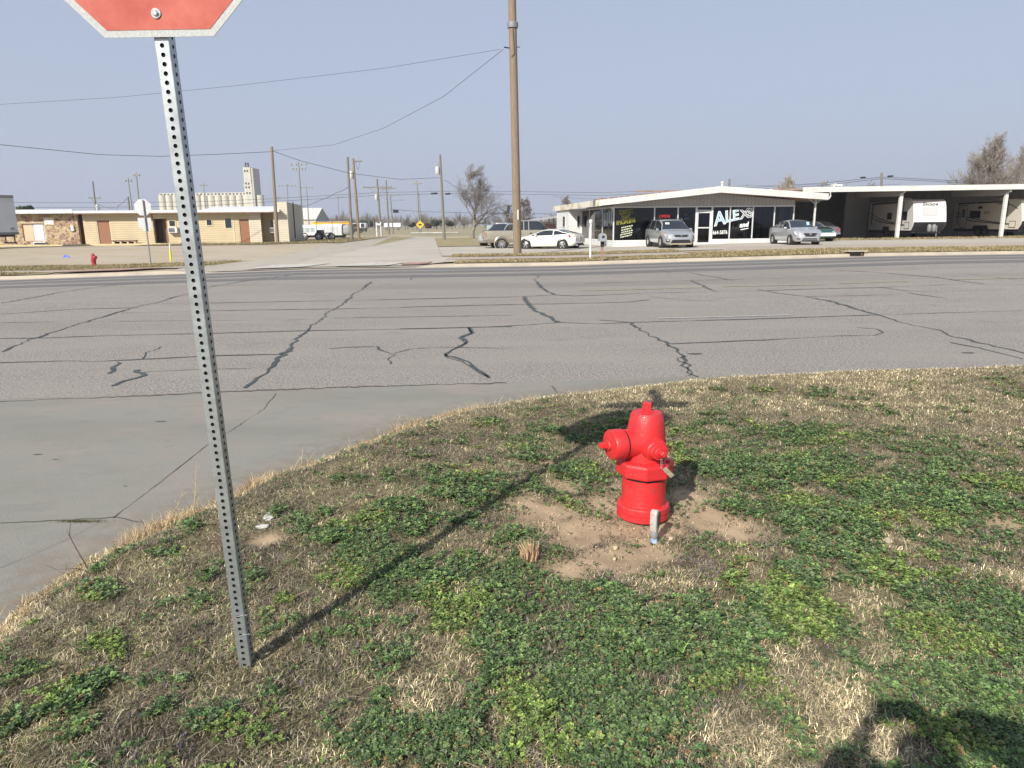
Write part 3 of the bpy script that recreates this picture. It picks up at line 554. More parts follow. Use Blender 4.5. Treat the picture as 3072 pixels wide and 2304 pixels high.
# square tube with real punched holes: each face is panels around octagonal openings
hw = .0222; pit = .0254; nh = int((plen+.98)/pit); rh = .0070
f = MB()
def facepanel(mb, M, zc):
    hx = hw-.003; hzz = pit/2; q = [(rh*math.cos(a), rh*math.sin(a)) for a in [PI/8+k*PI/4 for k in range(8)]]
    o = [(hx, hzz*.45), (hx*.45, hzz), (-hx*.45, hzz), (-hx, hzz*.45), (-hx, -hzz*.45), (-hx*.45, -hzz), (hx*.45, -hzz), (hx, -hzz*.45)]
    vs = [M @ Vector((a, -hw, zc+b)) for a, b in q]+[M @ Vector((a, -hw, zc+b)) for a, b in o]+[M @ Vector((a, -hw, zc+b)) for a, b in ((hx, hzz), (-hx, hzz), (-hx, -hzz), (hx, -hzz))]+[M @ Vector((a, -hw+.0025, zc+b)) for a, b in q]
    fs = [(k, (k+1) % 8, 8+(k+1) % 8, 8+k) for k in range(8)]+[(8, 9, 16), (10, 11, 17), (12, 13, 18), (14, 15, 19)]+[(k, 20+k, 20+(k+1) % 8, (k+1) % 8) for k in range(8)]
    mb.add(vs, fs)
rings = MB()
for kf in range(4):
    M = Matrix.Rotation(kf*PI/2, 3, 'Z')
    for i in range(nh):
        zc = -.02+pit*(i+.5); facepanel(f, M, zc)
        if kf in (0, 1, 3):
            vs = []
            for r_ in (rh*1.02, rh*1.32):
                for k in range(10): a = 2*PI*k/10; vs.append(M @ Vector((r_*math.cos(a), -hw-.0004, zc+r_*math.sin(a))))
            rings.add(vs, [(k, (k+1) % 10, 10+(k+1) % 10, 10+k) for k in range(10)])
    for sx in (1,):
        c = [M @ Vector(p) for p in ((hw-.003, -hw, 0), (hw-.0008, -hw+.0008, 0), (hw, -hw+.003, 0))]
        z0, z1 = -.02, -.02+pit*nh; vs = []
        for p in c: vs += [(p.x, p.y, z0), (p.x, p.y, z1)]
        f.add(vs, [(0, 2, 3, 1), (2, 4, 5, 3)])
f.build('post', galv, post, fix=False); rings.build('hole_rims', galvd, post, fix=False)
inn = MB();
inn.box((0, 0, -.02+pit*nh/2), (.034, .034, pit*nh)); inn.build('hole_shade_core', holem, post)  # black block inside the hollow tube, paints the shade seen through the holes
R8 = .381/math.cos(PI/8); zs = plen+.381; yo = -hw-.010
def octa(r, yy0, yy1, name, m, par):
    mb = MB(); mb.prism([(r*math.cos(PI/8+k*PI/4), zs+r*math.sin(PI/8+k*PI/4)) for k in range(8)], yy0, yy1); return mb.build(name, m, par)
redsheet = mat('faded_red_sheeting', (.36, .048, .030), rough=.6, col2=(.48, .11, .075), vs=7, lo=.42, hi=.7, bump=.03, bs=900)
white = mat('prismatic_white_sheeting', (.40, .42, .41), rough=.55, var=.16, vs=420, det=0)
octa(R8, yo, yo+.003, 'sign_blank', white, post); octa(R8-.021, yo-.0012, yo+.001, 'red_panel', redsheet, post)
text('lettering', 'STOP', .33, white, post, (0, yo-.0025, zs-.125), ext=.0006, align='CENTER')
b = MB(); zb = plen+.062*1.0
b.lathe([(.0145, 0), (.0145, .0022), (.0135, .003), (.005, .003)], (0, yo-.0015, zb), (0, -1, 0), 24); b.lathe([(.0085, .002), (.0085, .0085), (.0068, .010)], (0, yo-.0015, zb), (0, -1, 0), 6)
b.build('bolt', mat('zinc_bolt', (.7, .71, .72), rough=.25, metal=1), post, smooth=30)
for zz in (.17, .25):
    b = MB(); b.tube([(-.004, -hw-.002, zz), (.004, -hw-.006, zz+.002), (.014, -hw-.003, zz+.004), (hw+.003, -hw+.004, zz+.001), (hw+.012, -hw-.002, zz+.006)], .0007, 5); b.build('tie_wire', mat('wire_pale', (.6, .6, .55), rough=.4), post)

blm = mat('street_blade', (.03, .16, .07), rough=.5)
b = MB(); b.box((0, 0, plen+.86), (.76, .003, .16)); b.build('street_name_blade', blm, post); b = MB(); b.box((0, 0, plen+1.06), (.003, .6, .16)); b.build('street_name_blade', blm, post)
b = MB(); b.lathe([(.016, plen+.74), (.016, plen+1.16)], n=10); b.build('blade_bracket', galv, post)

# ------------------------------------------------------------------ the near hydrant
hp = lhit(1927, 1552); hy = thing('fire_hydrant', 'big freshly painted red fire hydrant on the near lawn', 'fire hydrant', (hp.x, hp.y, float(lawnz(hp.x, hp.y))+.0), 0); hy.scale = (1.03, 1.03, .90); hy.rotation_euler = (0, .012, 0)
hred = mat('red_enamel', (.60, .022, .026), rough=.5, col2=(.47, .035, .035), vs=22, lo=.36, hi=.5, coat=.12, bump=.14, bs=60)
mb = MB(); mb.lathe([(.136, .02), (.141, .025), (.141, .058), (.136, .060), (.136, .063), (.141, .066), (.141, .098), (.135, .106), (.108, .112)], n=40, rot=.1).build('base_flange', hred, hy, smooth=24)
mb = MB(); mb.lathe([(.088, -.06), (.088, .024)], n=32).build('standpipe', mat('cast_iron_dark', (.09, .085, .08), rough=.8, var=.3), hy, smooth=40)
mb = MB(); mb.lathe([(.121, .105), (.118, .125), (.117, .285), (.117, .29)], n=40).build('barrel', hred, hy, smooth=40)
mb = MB(); mb.lathe([(.120, .288), (.148, .296), (.153, .304), (.153, .370), (.145, .384), (.11, .392)], n=8, rot=PI/8+.28).build('breakaway_flange', hred, hy, smooth=20, bevel=.010)
mb = MB(); mb.lathe([(.1195, .278), (.1195, .2885)], n=36).build('flange_gap', mat('gap_black', (.01, .01, .01)), hy)
mb = MB(); mb.lathe([(.104, .385), (.103, .40), (.105, .47), (.102, .545), (.095, .61), (.085, .668), (.076, .684), (.03, .686)], n=36).build('bonnet', hred, hy, smooth=32)
mb = MB()
for k in range(8):                    # eight flats give the bonnet its shoulders
    a = 2*PI*k/8+.28+PI/8; c_, s_ = math.cos(a), math.sin(a); mb.add([(c_*r-s_*t, s_*r+c_*t, z) for r, z, t in ((.098, .41, -.014), (.098, .41, .014), (.105, .50, .014), (.105, .50, -.014), (.0835, .668, -.011), (.0835, .668, .011))], [(0, 1, 2, 3), (3, 2, 5, 4)])
mb.build('bonnet_rib', hred, hy, smooth=40)
mb = MB(); mb.lathe([(.036, .680), (.036, .690), (.024, .694)], n=20); mb.lathe([(.026, .69), (.025, .738), (.021, .744)], n=5, rot=.3); mb.build('operating_nut', hred, hy, smooth=25)
big = Vector((-.955, -.30, 0)).normalized(); sm = Vector((.30, -.955, 0)).normalized(); zn = .497
mb = MB(); c0 = Vector((0, 0, zn)); mb.lathe([(.094, .03), (.087, .09), (.084, .105), (.084, .128), (.080, .129)], c0, big, 36).build('pumper_nozzle', hred, hy, smooth=40)
cp = MB(); cp.lathe([(.080, .1385), (.0895, .139), (.0905, .142), (.0905, .203), (.086, .209), (.05, .213), (.02, .214)], c0, big, 36); cp = cp.build('pumper_cap', hred, hy, smooth=38)
mb = MB(); mb.lathe([(.032, .210), (.032, .222), (.028, .228)], c0, big, 20); mb.lathe([(.022, .225), (.0185, .266), (.016, .269)], c0, big, 5); mb.build('cap_nut', hred, cp, smooth=25)
mb = MB(); mb.lathe([(.0830, .1285), (.0830, .1390)], c0, big, 36).build('gasket_gap', mat('gap_black', (.01, .01, .01)), cp)
mb = MB(); c1_ = Vector((0, 0, zn-.015)); mb.lathe([(.075, .04), (.070, .085), (.066, .11), (.060, .112)], c1_, sm, 32).build('hose_nozzle', hred, hy, smooth=40)
cp = MB(); cp.lathe([(.056, .11), (.0575, .113), (.0575, .122), (.050, .128), (.050, .152), (.046, .158), (.02, .16)], c1_, sm, 32); cp = cp.build('hose_cap', hred, hy, smooth=38)
mb = MB(); mb.lathe([(.033, .158), (.033, .164), (.029, .17)], c1_, sm, 20); mb.lathe([(.023, .168), (.019, .200), (.016, .203)], c1_, sm, 5); mb.build('cap_nut', hred, cp, smooth=25)
for zf, rr, n_ in ((.104, .118, 6), (.388, .125, 8)):
    for k in range(n_):
        a = 2*PI*k/n_+.35; mb = MB(); mb.lathe([(.012, -.006), (.012, .008), (.010, .010)], (rr*math.cos(a), rr*math.sin(a), zf), (0, 0, 1), 6); mb.build('bolt', hred, hy, smooth=20)
for k in range(6): a = 2*PI*k/6+.35; mb = MB(); mb.lathe([(.011, -.014), (.011, .006)], (.118*math.cos(a), .118*math.sin(a), .018), (0, 0, 1), 6); mb.build('bolt', mat('cast_iron_dark', 0), hy, smooth=20)
ck = MB(); base = c1_+sm*.165+Vector((.01, 0, -.025)); steel = mat('chain_steel', (.3, .27, .22), rough=.5, metal=.8, var=.3)
for k in range(9):
    p = base+Vector((-.006+.003*math.sin(k*2), -.004, -.008*k)); t0 = k % 2
    ring = [(p+Vector((.0045*math.cos(a) if t0 else 0, 0 if t0 else .0045*math.cos(a), .007*math.sin(a)))) for a in np.linspace(0, 2*PI, 9)]; ck.tube(ring, .0013, 5, cap=False)
ck.build('chain', steel, hy)
mb = MB(); mb.box((base.x+.03, base.y-.012, base.z-.09), (.026, .0015, .07), ry=-.72).build('tag_plate', mat('stamped_tag', (.42, .38, .28), rough=.45, metal=.5, var=.25, vs=60), hy)
# conduit body standing in front of it
cq = lhit(1962, 1626); cz = float(lawnz(cq.x, cq.y))
cb = thing('conduit_fitting', 'grey conduit fitting with red overspray standing in front of the near hydrant', 'conduit', (cq.x, cq.y, cz))
cg = mat('cast_grey_oversprayed', (.40, .40, .37), rough=.6, col2=(.42, .10, .07), vs=26, lo=.36, hi=.43)
mb = MB(); P = []
for t in np.linspace(0, PI, 9): P.append((-.024*math.cos(t), .155+.024*math.sin(t)))
P = [(-.024, .085)]+P+[(.024, .085), (.017, .06), (-.017, .06)]
mb.prism(P, -.018, .018); o = mb.build('housing', cg, cb, smooth=30, bevel=.004); o.rotation_euler = (0, 0, 1.0)
mb = MB(); mb.prism([(x*.86, .022+z*.84) for x, z in P if z > .075], -.024, -.0165, plane='XZ'); o = mb.build('cover_plate', mat('dark_cover', (.07, .07, .068), rough=.55, var=.3, vs=40), cb, smooth=30); o.rotation_euler = (0, 0, 1.0) 
mb = MB(); mb.lathe([(.0175, .03), (.0195, .032), (.0195, .058), (.0165, .062)], n=20); mb.lathe([(.0165, .0), (.0165, .03)], n=20); mb.build('hub', mat('dull_grey', (.20, .22, .22), rough=.6, var=.2), cb, smooth=40)
mb = MB(); mb.lathe([(.02, -.02), (.0185, .012), (.0165, .022)], n=18).build('pipe_stub', mat('blue_white_pvc', (.5, .58, .68), rough=.5, col2=(.06, .2, .5), vs=30), cb, smooth=40)

# scattered loose things on the lawn
def slab(px, py, d, rz, name, label, m, cat='slab'):
    p = lhit(px, py); z = float(lawnz(p.x, p.y)); mb = MB(); n = 9; poly = []
    for k in range(n): a = 2*PI*k/n; r = random.uniform(.8, 1.1); poly.append((d[0]/2*math.cos(a)*r, d[1]/2*math.sin(a)*r))
    mb.prism(poly, 0, d[2], plane='XY'); o = mb.build(name, m, None, bevel=d[2]*.2, loc=(p.x, p.y, z+.004)); o.rotation_euler = (.08, -.05, rz); return tag(o, label, cat)
slm = mat('weathered_slab', (.48, .49, .45), rough=.9, var=.25, vs=30, bump=.5, bs=60)
slab(812, 1553, (.075, .10, .012), .2, 'concrete_slab', 'pale flat broken slab in the grass behind the post', slm); slab(788, 1586, (.075, .028, .018), .15, 'concrete_slab', 'narrow pale stone sliver in front of the broken slab', slm)
slab(2080, 2008, (.028, .026, .010), .3, 'pebble', 'round pinkish pebble lying on green weeds below the hydrant', mat('pink_stone', (.42, .32, .25), rough=.9, var=.15), 'stone')
slab(1846, 1650, (.026, .022, .016), 1, 'pebble', 'pale yellow stone on the sand left of the hydrant base', mat('yellow_stone', (.56, .46, .3), rough=.9, var=.15), 'stone')
slab(2012, 1622, (.022, .025, .016), 2, 'pebble', 'pale yellow stone right of the grey conduit fitting', mat('yellow_stone', 0), 'stone')
slab(1843, 1682, (.018, .018, .012), 2, 'pebble', 'small cream stone on sand below the hydrant', mat('yellow_stone', 0), 'stone')
slab(2743, 1468, (.045, .04, .006), 2, 'dead_leaf', 'curled orange dead leaf on the grass right of the hydrant', mat('orange_leaf', (.5, .3, .18), rough=.8, var=.2), 'leaf')
slab(2665, 1626, (.06, .045, .006), 1, 'dead_leaf', 'large pale dead leaf on the green weeds at right', mat('pale_leaf', (.6, .5, .36), rough=.8, var=.2), 'leaf')
slab(1590, 1792, (.05, .025, .02), 0, 'bark_lump', 'dark lump of bark in the green weeds left of the sand', mat('dark_lump', (.045, .04, .045), rough=.9, var=.3), 'bark')
slab(256, 1742, (.022, .02, .004), 2, 'dead_leaf', 'pale leaf on the dry edge beside the near pavement', mat('pale_leaf', 0), 'leaf')
def stickw(base, offs, r, name, label, m, cat='twig', sides=()):
    p = lhit(*base); z = p.z; P = [Vector((p.x, p.y, z-.01))]
    for o_ in offs: P.append(Vector((p.x, p.y, z))+Vector(o_))
    mb = MB(); mb.tube(P, [r*(1-.75*i/(len(P)-1)) for i in range(len(P))], 6)
    for i, o_ in sides: mb.tube([P[i], P[i]+Vector(o_)*.5+Vector((0, 0, .004)), P[i]+Vector(o_)], [r*.55, r*.4, r*.2], 5)
    return tag(mb.build(name, m, None, smooth=60), label, cat)
tw = mat('dark_twig', (.10, .065, .045), rough=.9, var=.4, vs=60); st = mat('straw_stalk', (.50, .38, .2), rough=.8, var=.3, vs=30)
stickw((268, 1712), [(-.03, .01, .05), (-.07, .03, .11), (-.105, .05, .165), (-.10, .055, .21), (-.094, .06, .245)], .0035, 'twig', 'dark bare twig leaning up over the near pavement edge', tw, sides=((1, (-.03, .02, .02)), (3, (-.012, 0, .03))))
stickw((262, 1712), [(-.04, -.01, .018), (-.09, -.02, .02), (-.135, -.025, .022)], .003, 'twig', 'dark twig lying flat over the near pavement edge', tw, sides=((2, (-.02, .03, .02)),))
stickw((585, 1548), [(-.004, .01, .06), (.004, .02, .12), (.012, .03, .19), (.02, .03, .27), (.032, .03, .34)], .0028, 'dry_stalk', 'tallest dry yellow stalk beside the leaning sign post', st, 'stalk', sides=((2, (.03, .0, .05)), (3, (-.02, 0, .03)), (4, (.03, 0, .04))))
stickw((592, 1545), [(.003, .01, .06), (.0, .01, .13), (.012, .01, .19)], .0028, 'dry_stalk', 'second dry stalk beside the leaning sign post', st, 'stalk', sides=((1, (.015, .0, .06)), (2, (-.02, 0, .05))))
stickw((500, 1572), [(.03, .01, .05), (.07, .02, .11), (.10, .02, .17), (.112, .02, .24)], .0028, 'dry_stalk', 'slanting dry stalk left of the leaning sign post', st, 'stalk', sides=((1, (-.04, .0, .03)), (2, (-.02, 0, .04)), (3, (.03, 0, .02))))
stickw((1180, 1290), [(.02, .01, .04), (.05, .02, .09), (.06, .02, .13)], .0025, 'dry_stalk', 'dry stalk above the kerb curve in the middle', st, 'stalk', sides=((1, (-.03, .0, .01)), (2, (.01, 0, .04))))
stickw((905, 1398), [(.0, .01, .05), (.008, .02, .10), (.012, .02, .14)], .0028, 'dry_stalk', 'bent dry stalk on the lawn edge right of the post', st, 'stalk', sides=((1, (-.03, .0, .04)), (2, (-.015, 0, .02))))
stickw((2045, 1985), [(.005, .01, .03), (.02, .02, .06), (.04, .02, .09)], .003, 'weed_sprout', 'bright green sprout rising from the weeds below the hydrant', mat('sprout_green', (.25, .42, .10), rough=.6), 'weed', sides=((1, (-.02, .0, .015)), (2, (-.02, 0, .015)), (2, (.02, -.01, .005)), (3, (-.015, 0, .01)), (3, (.015, 0, .01))))
mb = MB(); p = lhit(2030, 1700); rootm = tw
for k in range(7): a = random.uniform(-.5, .5); mb.tube([(p.x+random.uniform(-.06, .0), p.y+random.uniform(-.03, .03), -.0+.01), (p.x+.03, p.y+a*.04, .014), (p.x+.09, p.y+a*.1, .008)], [.002, .0016, .0008], 5)
tag(mb.build('twig_cluster', tw, None), 'thin dark roots lying on the sand in front of the hydrant', 'twigs')
mb = MB(); p = lhit(1586, 1680); z = float(lawnz(p.x, p.y))
for k in range(150): a = random.uniform(0, 2*PI); r = random.uniform(.0, .045); h = random.uniform(.02, .10); mb.tube([(p.x+r*math.cos(a), p.y+r*math.sin(a), z), (p.x+r*1.1*math.cos(a)+.006, p.y+r*1.1*math.sin(a), z+h*.6), (p.x+r*1.4*math.cos(a), p.y+r*1.4*math.sin(a), z+h)], [.0016, .0018, .001], 4)
tag(mb.build('dry_weed', mat('dead_tan', (.48, .33, .2), rough=.9, var=.3, vs=80), None), 'dead tan weed clump left of the sandy patch', 'weed')
# pebbles and crumbs on the bare sand: one mass of grit
mb = MB()
for k in range(900):
    q = random.choice(DIRT[:14]); p = hz(q[0], q[1], 0); a = random.uniform(0, 2*PI); r = q[2]*1.1*math.sqrt(random.random()); x_, y_ = p.x+r*math.cos(a), p.y+r*math.sin(a); z = float(lawnz(x_, y_)); s_ = random.choice([.0025, .003, .004, .004, .007])
    mb.lathe([(s_*.7, -.2*s_), (s_, .3*s_), (s_*.5, s_)], (x_, y_, z), (0, 0, 1), 5, rot=a)
gr = mb.build('grit', mat('grit_mix', (.5, .4, .28), rough=.9, col2=(.24, .17, .12), vs=30), None); tag(gr, 'small crumbs and grit scattered on the sand round the near hydrant', 'grit'); struct(gr, 'stuff')
# ================================================================== VEHICLES
tyrem = mat('tyre_rubber', (.018, .018, .018), rough=.85, var=.2); rimm = mat('alloy_rim', (.55, .56, .57), rough=.3, metal=.85); darkm = mat('black_plastic', (.015, .015, .016), rough=.55)
glassm = mat('car_glass', (.018, .022, .026), rough=.04, spec=.8, coat=.5); chrome = mat('chrome', (.75, .76, .77), rough=.12, metal=1)
lampm = mat('headlamp_lens', (.62, .64, .65), rough=.12, spec=.8, coat=1, metal=.3); redl = mat('tail_lamp_red', (.42, .012, .012), rough=.2, coat=1); ambm = mat('amber_lens', (.6, .2, .03), rough=.2, coat=1)
platem = mat('licence_plate', (.5, .5, .45), rough=.5)
def wheel(par, x, y, r, w, s, spokes=5, rm=None):
    we = bpy.data.objects.new('wheel', None); C.objects.link(we); we.parent = par; we.location = (x, y, r)
    t = MB(); t.lathe([(r*.66, -w/2), (r*.93, -w/2), (r, -w*.36), (r, w*.36), (r*.93, w/2), (r*.66, w/2)], (0, 0, 0), (0, 1, 0), 28, cap=False); t.build('tyre', tyrem, we, smooth=35)
    m = MB(); yy = s*w*.40; m.lathe([(r*.66, -.5*w), (r*.66, .40*w*1), (r*.60, .42*w), (r*.60, .0*w)], (0, 0, 0), (0, s, 0), 24, cap=False)
    for k in range(spokes):
        a = 2*PI*k/spokes+.3; d = Vector((math.cos(a), 0, math.sin(a))); q = Vector((-d.z, 0, d.x))
        m.add([d*r*.1+q*r*.10+Vector((0, yy, 0)), d*r*.62+q*r*.075+Vector((0, yy*1.02, 0)), d*r*.62-q*r*.075+Vector((0, yy*1.02, 0)), d*r*.1-q*r*.10+Vector((0, yy, 0)), d*r*.1+q*r*.10+Vector((0, yy*.7, 0)), d*r*.62+q*r*.075+Vector((0, yy*.72, 0)), d*r*.62-q*r*.075+Vector((0, yy*.72, 0)), d*r*.1-q*r*.10+Vector((0, yy*.7, 0))], [(0, 1, 2, 3), (0, 4, 5, 1), (3, 2, 6, 7), (4, 7, 6, 5)])
    m.lathe([(r*.17, yy*s*.6), (r*.17, abs(yy)*1.04), (r*.1, abs(yy)*1.1)], (0, 0, 0), (0, s, 0), 10)
    m.build('rim', rm or rimm, we, smooth=30)
    d = MB(); d.lathe([(r*.6, 0), (r*.6, .02)], (0, s*w*.05, 0), (0, s, 0), 20); d.build('brake_disc', darkm, we)
    return we
def ip(tab, x): a = np.array(tab); return float(np.interp(x, a[:, 0], a[:, 1]))
def car(name, label, cat, pos, rz, m, L, W, top, belt, hw_, zb, pil, wheels, r, group=None, roofw=.72, spokes=5, ww=.22, wrap=.10, nose=.12, rm=None):
    """body lofted from side profile: top(x) crown line, belt(x) shoulder line, hw_(x) half width, zb(x) sill; pil = (rear glass base, rear roof, [pillars], front roof, screen base)"""
    t = thing(name, label, cat, pos, rz, group)
    xs = sorted(set([round(v, 3) for v in list(np.linspace(-L/2, L/2, 57))+[pil[0], pil[1], pil[3], pil[4]]+[q+e for q in pil[2] for e in (-.035, .035)]]))
    body = MB(); wins = {1: MB(), -1: MB()}; ws = MB(); rw_ = MB(); G_ = {}
    for i, x in enumerate(xs):
        zt, zbl, hw2, z0 = ip(top, x), ip(belt, x), ip(hw_, x)*W/2, ip(zb, x); cab = max(0, zt-zbl-.02); hc = hw2*(1-(1-roofw)*min(1, cab/.42)) if cab > .03 else hw2*.93
        ze = zt-(.055 if cab > .15 else .03)
        prof = [(0, z0), (hw2*.88, z0), (hw2*.975, z0+.07), (hw2, z0+(zbl-z0)*.35), (hw2*1.0, z0+(zbl-z0)*.62), (hw2*.985, zbl-.06), (hw2*.945, zbl)]
        e = hw2*.945
        if cab > .03: prof += [(e+(hc-e)*.06, zbl+.015), (hc+(e-hc)*.12, ze-.03), (hc*.93, ze+.01), (hc*.6, zt-.008), (0, zt)]
        else: prof += [(e*.98, zbl+(zt-zbl)*.35), (e*.92, zt-.015), (e*.84, zt-.005), (e*.5, zt), (0, zt+.004)]
        G_[i] = prof
    for s in (1, -1):
        for i in range(len(xs)-1):
            a, b = G_[i], G_[i+1]; x0, x1 = xs[i], xs[i+1]; xm = (x0+x1)/2
            for k in range(len(a)-1):
                P = [(x0, s*a[k][0], a[k][1]), (x1, s*b[k][0], b[k][1]), (x1, s*b[k+1][0], b[k+1][1]), (x0, s*a[k+1][0], a[k+1][1])]
                tgt = body; off = 0
                cabh = min(a[-1][1]-a[6][1], b[-1][1]-b[6][1])
                if k == 7 and pil[0] < xm < pil[4] and cabh > .10 and not any(abs(xm-q) < .035 for q in pil[2]): tgt = wins[s]
                elif k >= 9 and pil[3] < xm < pil[4]-.02: tgt = ws
                elif k >= 9 and pil[0]+.02 < xm < pil[1]: tgt = rw_
                tgt.add(P, [(0, 1, 2, 3)] if s > 0 else [(3, 2, 1, 0)])
        for i, fl in ((0, 1), (len(xs)-1, -1)):
            p = G_[i]; n = len(p); x = xs[i]; vs = [(x, s*q[0], q[1]) for q in p]; body.add(vs, [tuple(range(n))])
    def fin(mb, nm, mm, sm=38):
        if not mb.f: return
        me = bpy.data.meshes.new(nm); me.from_pydata(mb.v, [], mb.f); bm = bmesh.new(); bm.from_mesh(me); bmesh.ops.remove_doubles(bm, verts=bm.verts, dist=.0008); bmesh.ops.recalc_face_normals(bm, faces=bm.faces); bm.to_mesh(me); bm.free()
        me.polygons.foreach_set('use_smooth', [True]*len(me.polygons)); me.set_sharp_from_angle(angle=rad(sm)); me.materials.append(mm)
        o = bpy.data.objects.new(nm, me); C.objects.link(o); o.parent = t; return o
    bo = fin(body, 'body', m); fin(wins[1], 'side_window', glassm); fin(wins[-1], 'side_window', glassm); fin(ws, 'windshield', glassm); fin(rw_, 'rear_window', glassm)
    for xw in wheels:
        for s in (1, -1):
            ar = MB(); hy_ = ip(hw_, xw)*W/2*.985; ar.lathe([(r*1.17, -.2), (r*1.17, .018), (r*1.12, .024), (r*1.06, .004)], (xw, s*hy_, r*1.02), (0, s, 0), 24); ar.build('arch_shade_disc', darkm, t, smooth=30)  # black disc painted in for the shade of the uncut arch
            wheel(t, xw, s*(hy_-ww/2+.035), r, ww, s, spokes, rm)
    return t
def bit(t, name, m, c, d, rz=0, bev=.01, ry=0, taper=1, rx=0):
    mb = MB(); mb.box((0, 0, 0), d, taper=taper); o = mb.build(name, m, t, bevel=bev); o.location = c; o.rotation_euler = (rx, ry, rz); return o
def mirror_pair(t, m, x, y, z, sx=.16):
    for s in (1, -1):
        mb = MB(); mb.box((0, 0, 0), (.13, .20, sx), taper=.8); o = mb.build('mirror', m, t, bevel=.035, smooth=40); o.location = (x, s*y, z)
def facing(px, Y): # heading that points from a place toward the camera
    p = dep(px, 700, Y); return math.atan2(-p.y, -p.x)
silv = mat('silver_paint', (.44, .46, .475), rough=.32, metal=.55, coat=.9, var=.04, vs=3); whitep = mat('pearl_white_paint', (.74, .73, .66), rough=.3, coat=1); goldp = mat('pewter_gold_paint', (.40, .36, .28), rough=.34, metal=.5, coat=.9)
lowgold = mat('darker_gold_paint', (.25, .22, .17), rough=.4, metal=.4, coat=.6); silv2 = mat('bright_silver_paint', (.47, .485, .50), rough=.33, metal=.5, coat=.9)
def lamp(t, name, m, pts, th=.02):
    """lens panel: polygon of 3D points pushed slightly along its outward normal"""
    P = [Vector(p) for p in pts]; n = (P[1]-P[0]).cross(P[-1]-P[0]).normalized(); cen_ = sum(P, Vector())/len(P)
    if n.dot(Vector((cen_.x, cen_.y, 0))) < 0: n = -n
    k = len(P); mb = MB(); mb.add([p-n*.05 for p in P]+[p+n*th for p in P], [tuple(range(k)), tuple(range(2*k-1, k-1, -1))]+[(i, (i+1) % k, (i+1) % k+k, i+k) for i in range(k)]); return mb.build(name, m, t, bevel=.008)
# --- silver SUV
p = hit(2005, 745); p = dep(2003, 745, 43.0); sv = car('parked_suv', 'silver SUV with roof rails parked nose out in front of the shop', 'car', (p.x+.4, p.y+1.6, gz(p.x, p.y)+.0), facing(2003, 44)+.30, silv, 4.67, 1.9,
    [(-2.33, .95), (-2.28, 1.15), (-2.1, 1.42), (-1.85, 1.62), (-1.3, 1.70), (0, 1.71), (.35, 1.68), (.6, 1.6), (1.32, 1.13), (1.42, 1.08), (1.95, 1.0), (2.22, .88), (2.335, .70)],
    [(-2.33, .93), (-2.1, 1.12), (-1, 1.10), (.8, 1.03), (1.35, 1.02), (1.42, 1.03), (2.1, .90), (2.335, .68)], [(-2.33, .86), (-2.15, .95), (-1.6, 1), (1.5, 1), (2.0, .93), (2.25, .80), (2.335, .66)], [(-2.33, .45), (-2.0, .30), (1.9, .26), (2.2, .24), (2.335, .30)],
    (-2.15, -1.8, [-1.25, -.28], .5, 1.36), (1.36, -1.34), .36, roofw=.74, spokes=10)
lamp(sv, 'grille', darkm, [(2.33, -.42, .80), (2.33, .42, .80), (2.36, .36, .69), (2.36, -.36, .69)], .03); bit(sv, 'grille_bar', chrome, (2.37, 0, .80), (.03, .86, .02), bev=.004); bit(sv, 'grille_badge', chrome, (2.385, 0, .745), (.02, .16, .05), bev=.01)
lamp(sv, 'lower_grille', darkm, [(2.345, -.62, .33), (2.345, .62, .33), (2.345, .5, .52), (2.345, -.5, .52)], .03)
for s in (1, -1):
    lamp(sv, 'headlight', lampm, [(2.30, s*.46, .80), (2.12, s*.78, .90), (1.93, s*.915, .86), (2.05, s*.88, .74), (2.28, s*.55, .69)], .03); lamp(sv, 'indicator', ambm, [(2.08, s*.80, .885), (1.84, s*.925, .875), (1.98, s*.90, .79)], .035)
    lamp(sv, 'fog_lamp', darkm, [(2.31, s*.64, .55), (2.16, s*.86, .55), (2.18, s*.84, .40), (2.33, s*.68, .38)], .03); lamp(sv, 'fog_lens', lampm, [(2.30, s*.68, .52), (2.20, s*.80, .52), (2.21, s*.80, .46), (2.31, s*.69, .46)], .045)
    mb = MB(); mb.tube([(-1.75, s*.66, 1.64), (-1.5, s*.665, 1.73), (-.4, s*.665, 1.755), (.25, s*.66, 1.73), (.42, s*.66, 1.67)], .02, 6); mb.build('roof_rail', chrome, sv, smooth=40)
    for xh in (-.95, .1): bit(sv, 'door_handle', silv, (xh, s*.955, .93), (.2, .03, .035), bev=.008)
mirror_pair(sv, chrome, .95, 1.02, 1.10); bit(sv, 'windshield_paper', mat('paper_white', (.75, .75, .75)), (.93, -.42, 1.45), (.02, .24, .12), ry=-.62, bev=0); bit(sv, 'bumper_trim', mat('tan_skid', (.45, .38, .24), rough=.5), (2.30, 0, .27), (.1, 1.3, .06), bev=.02)
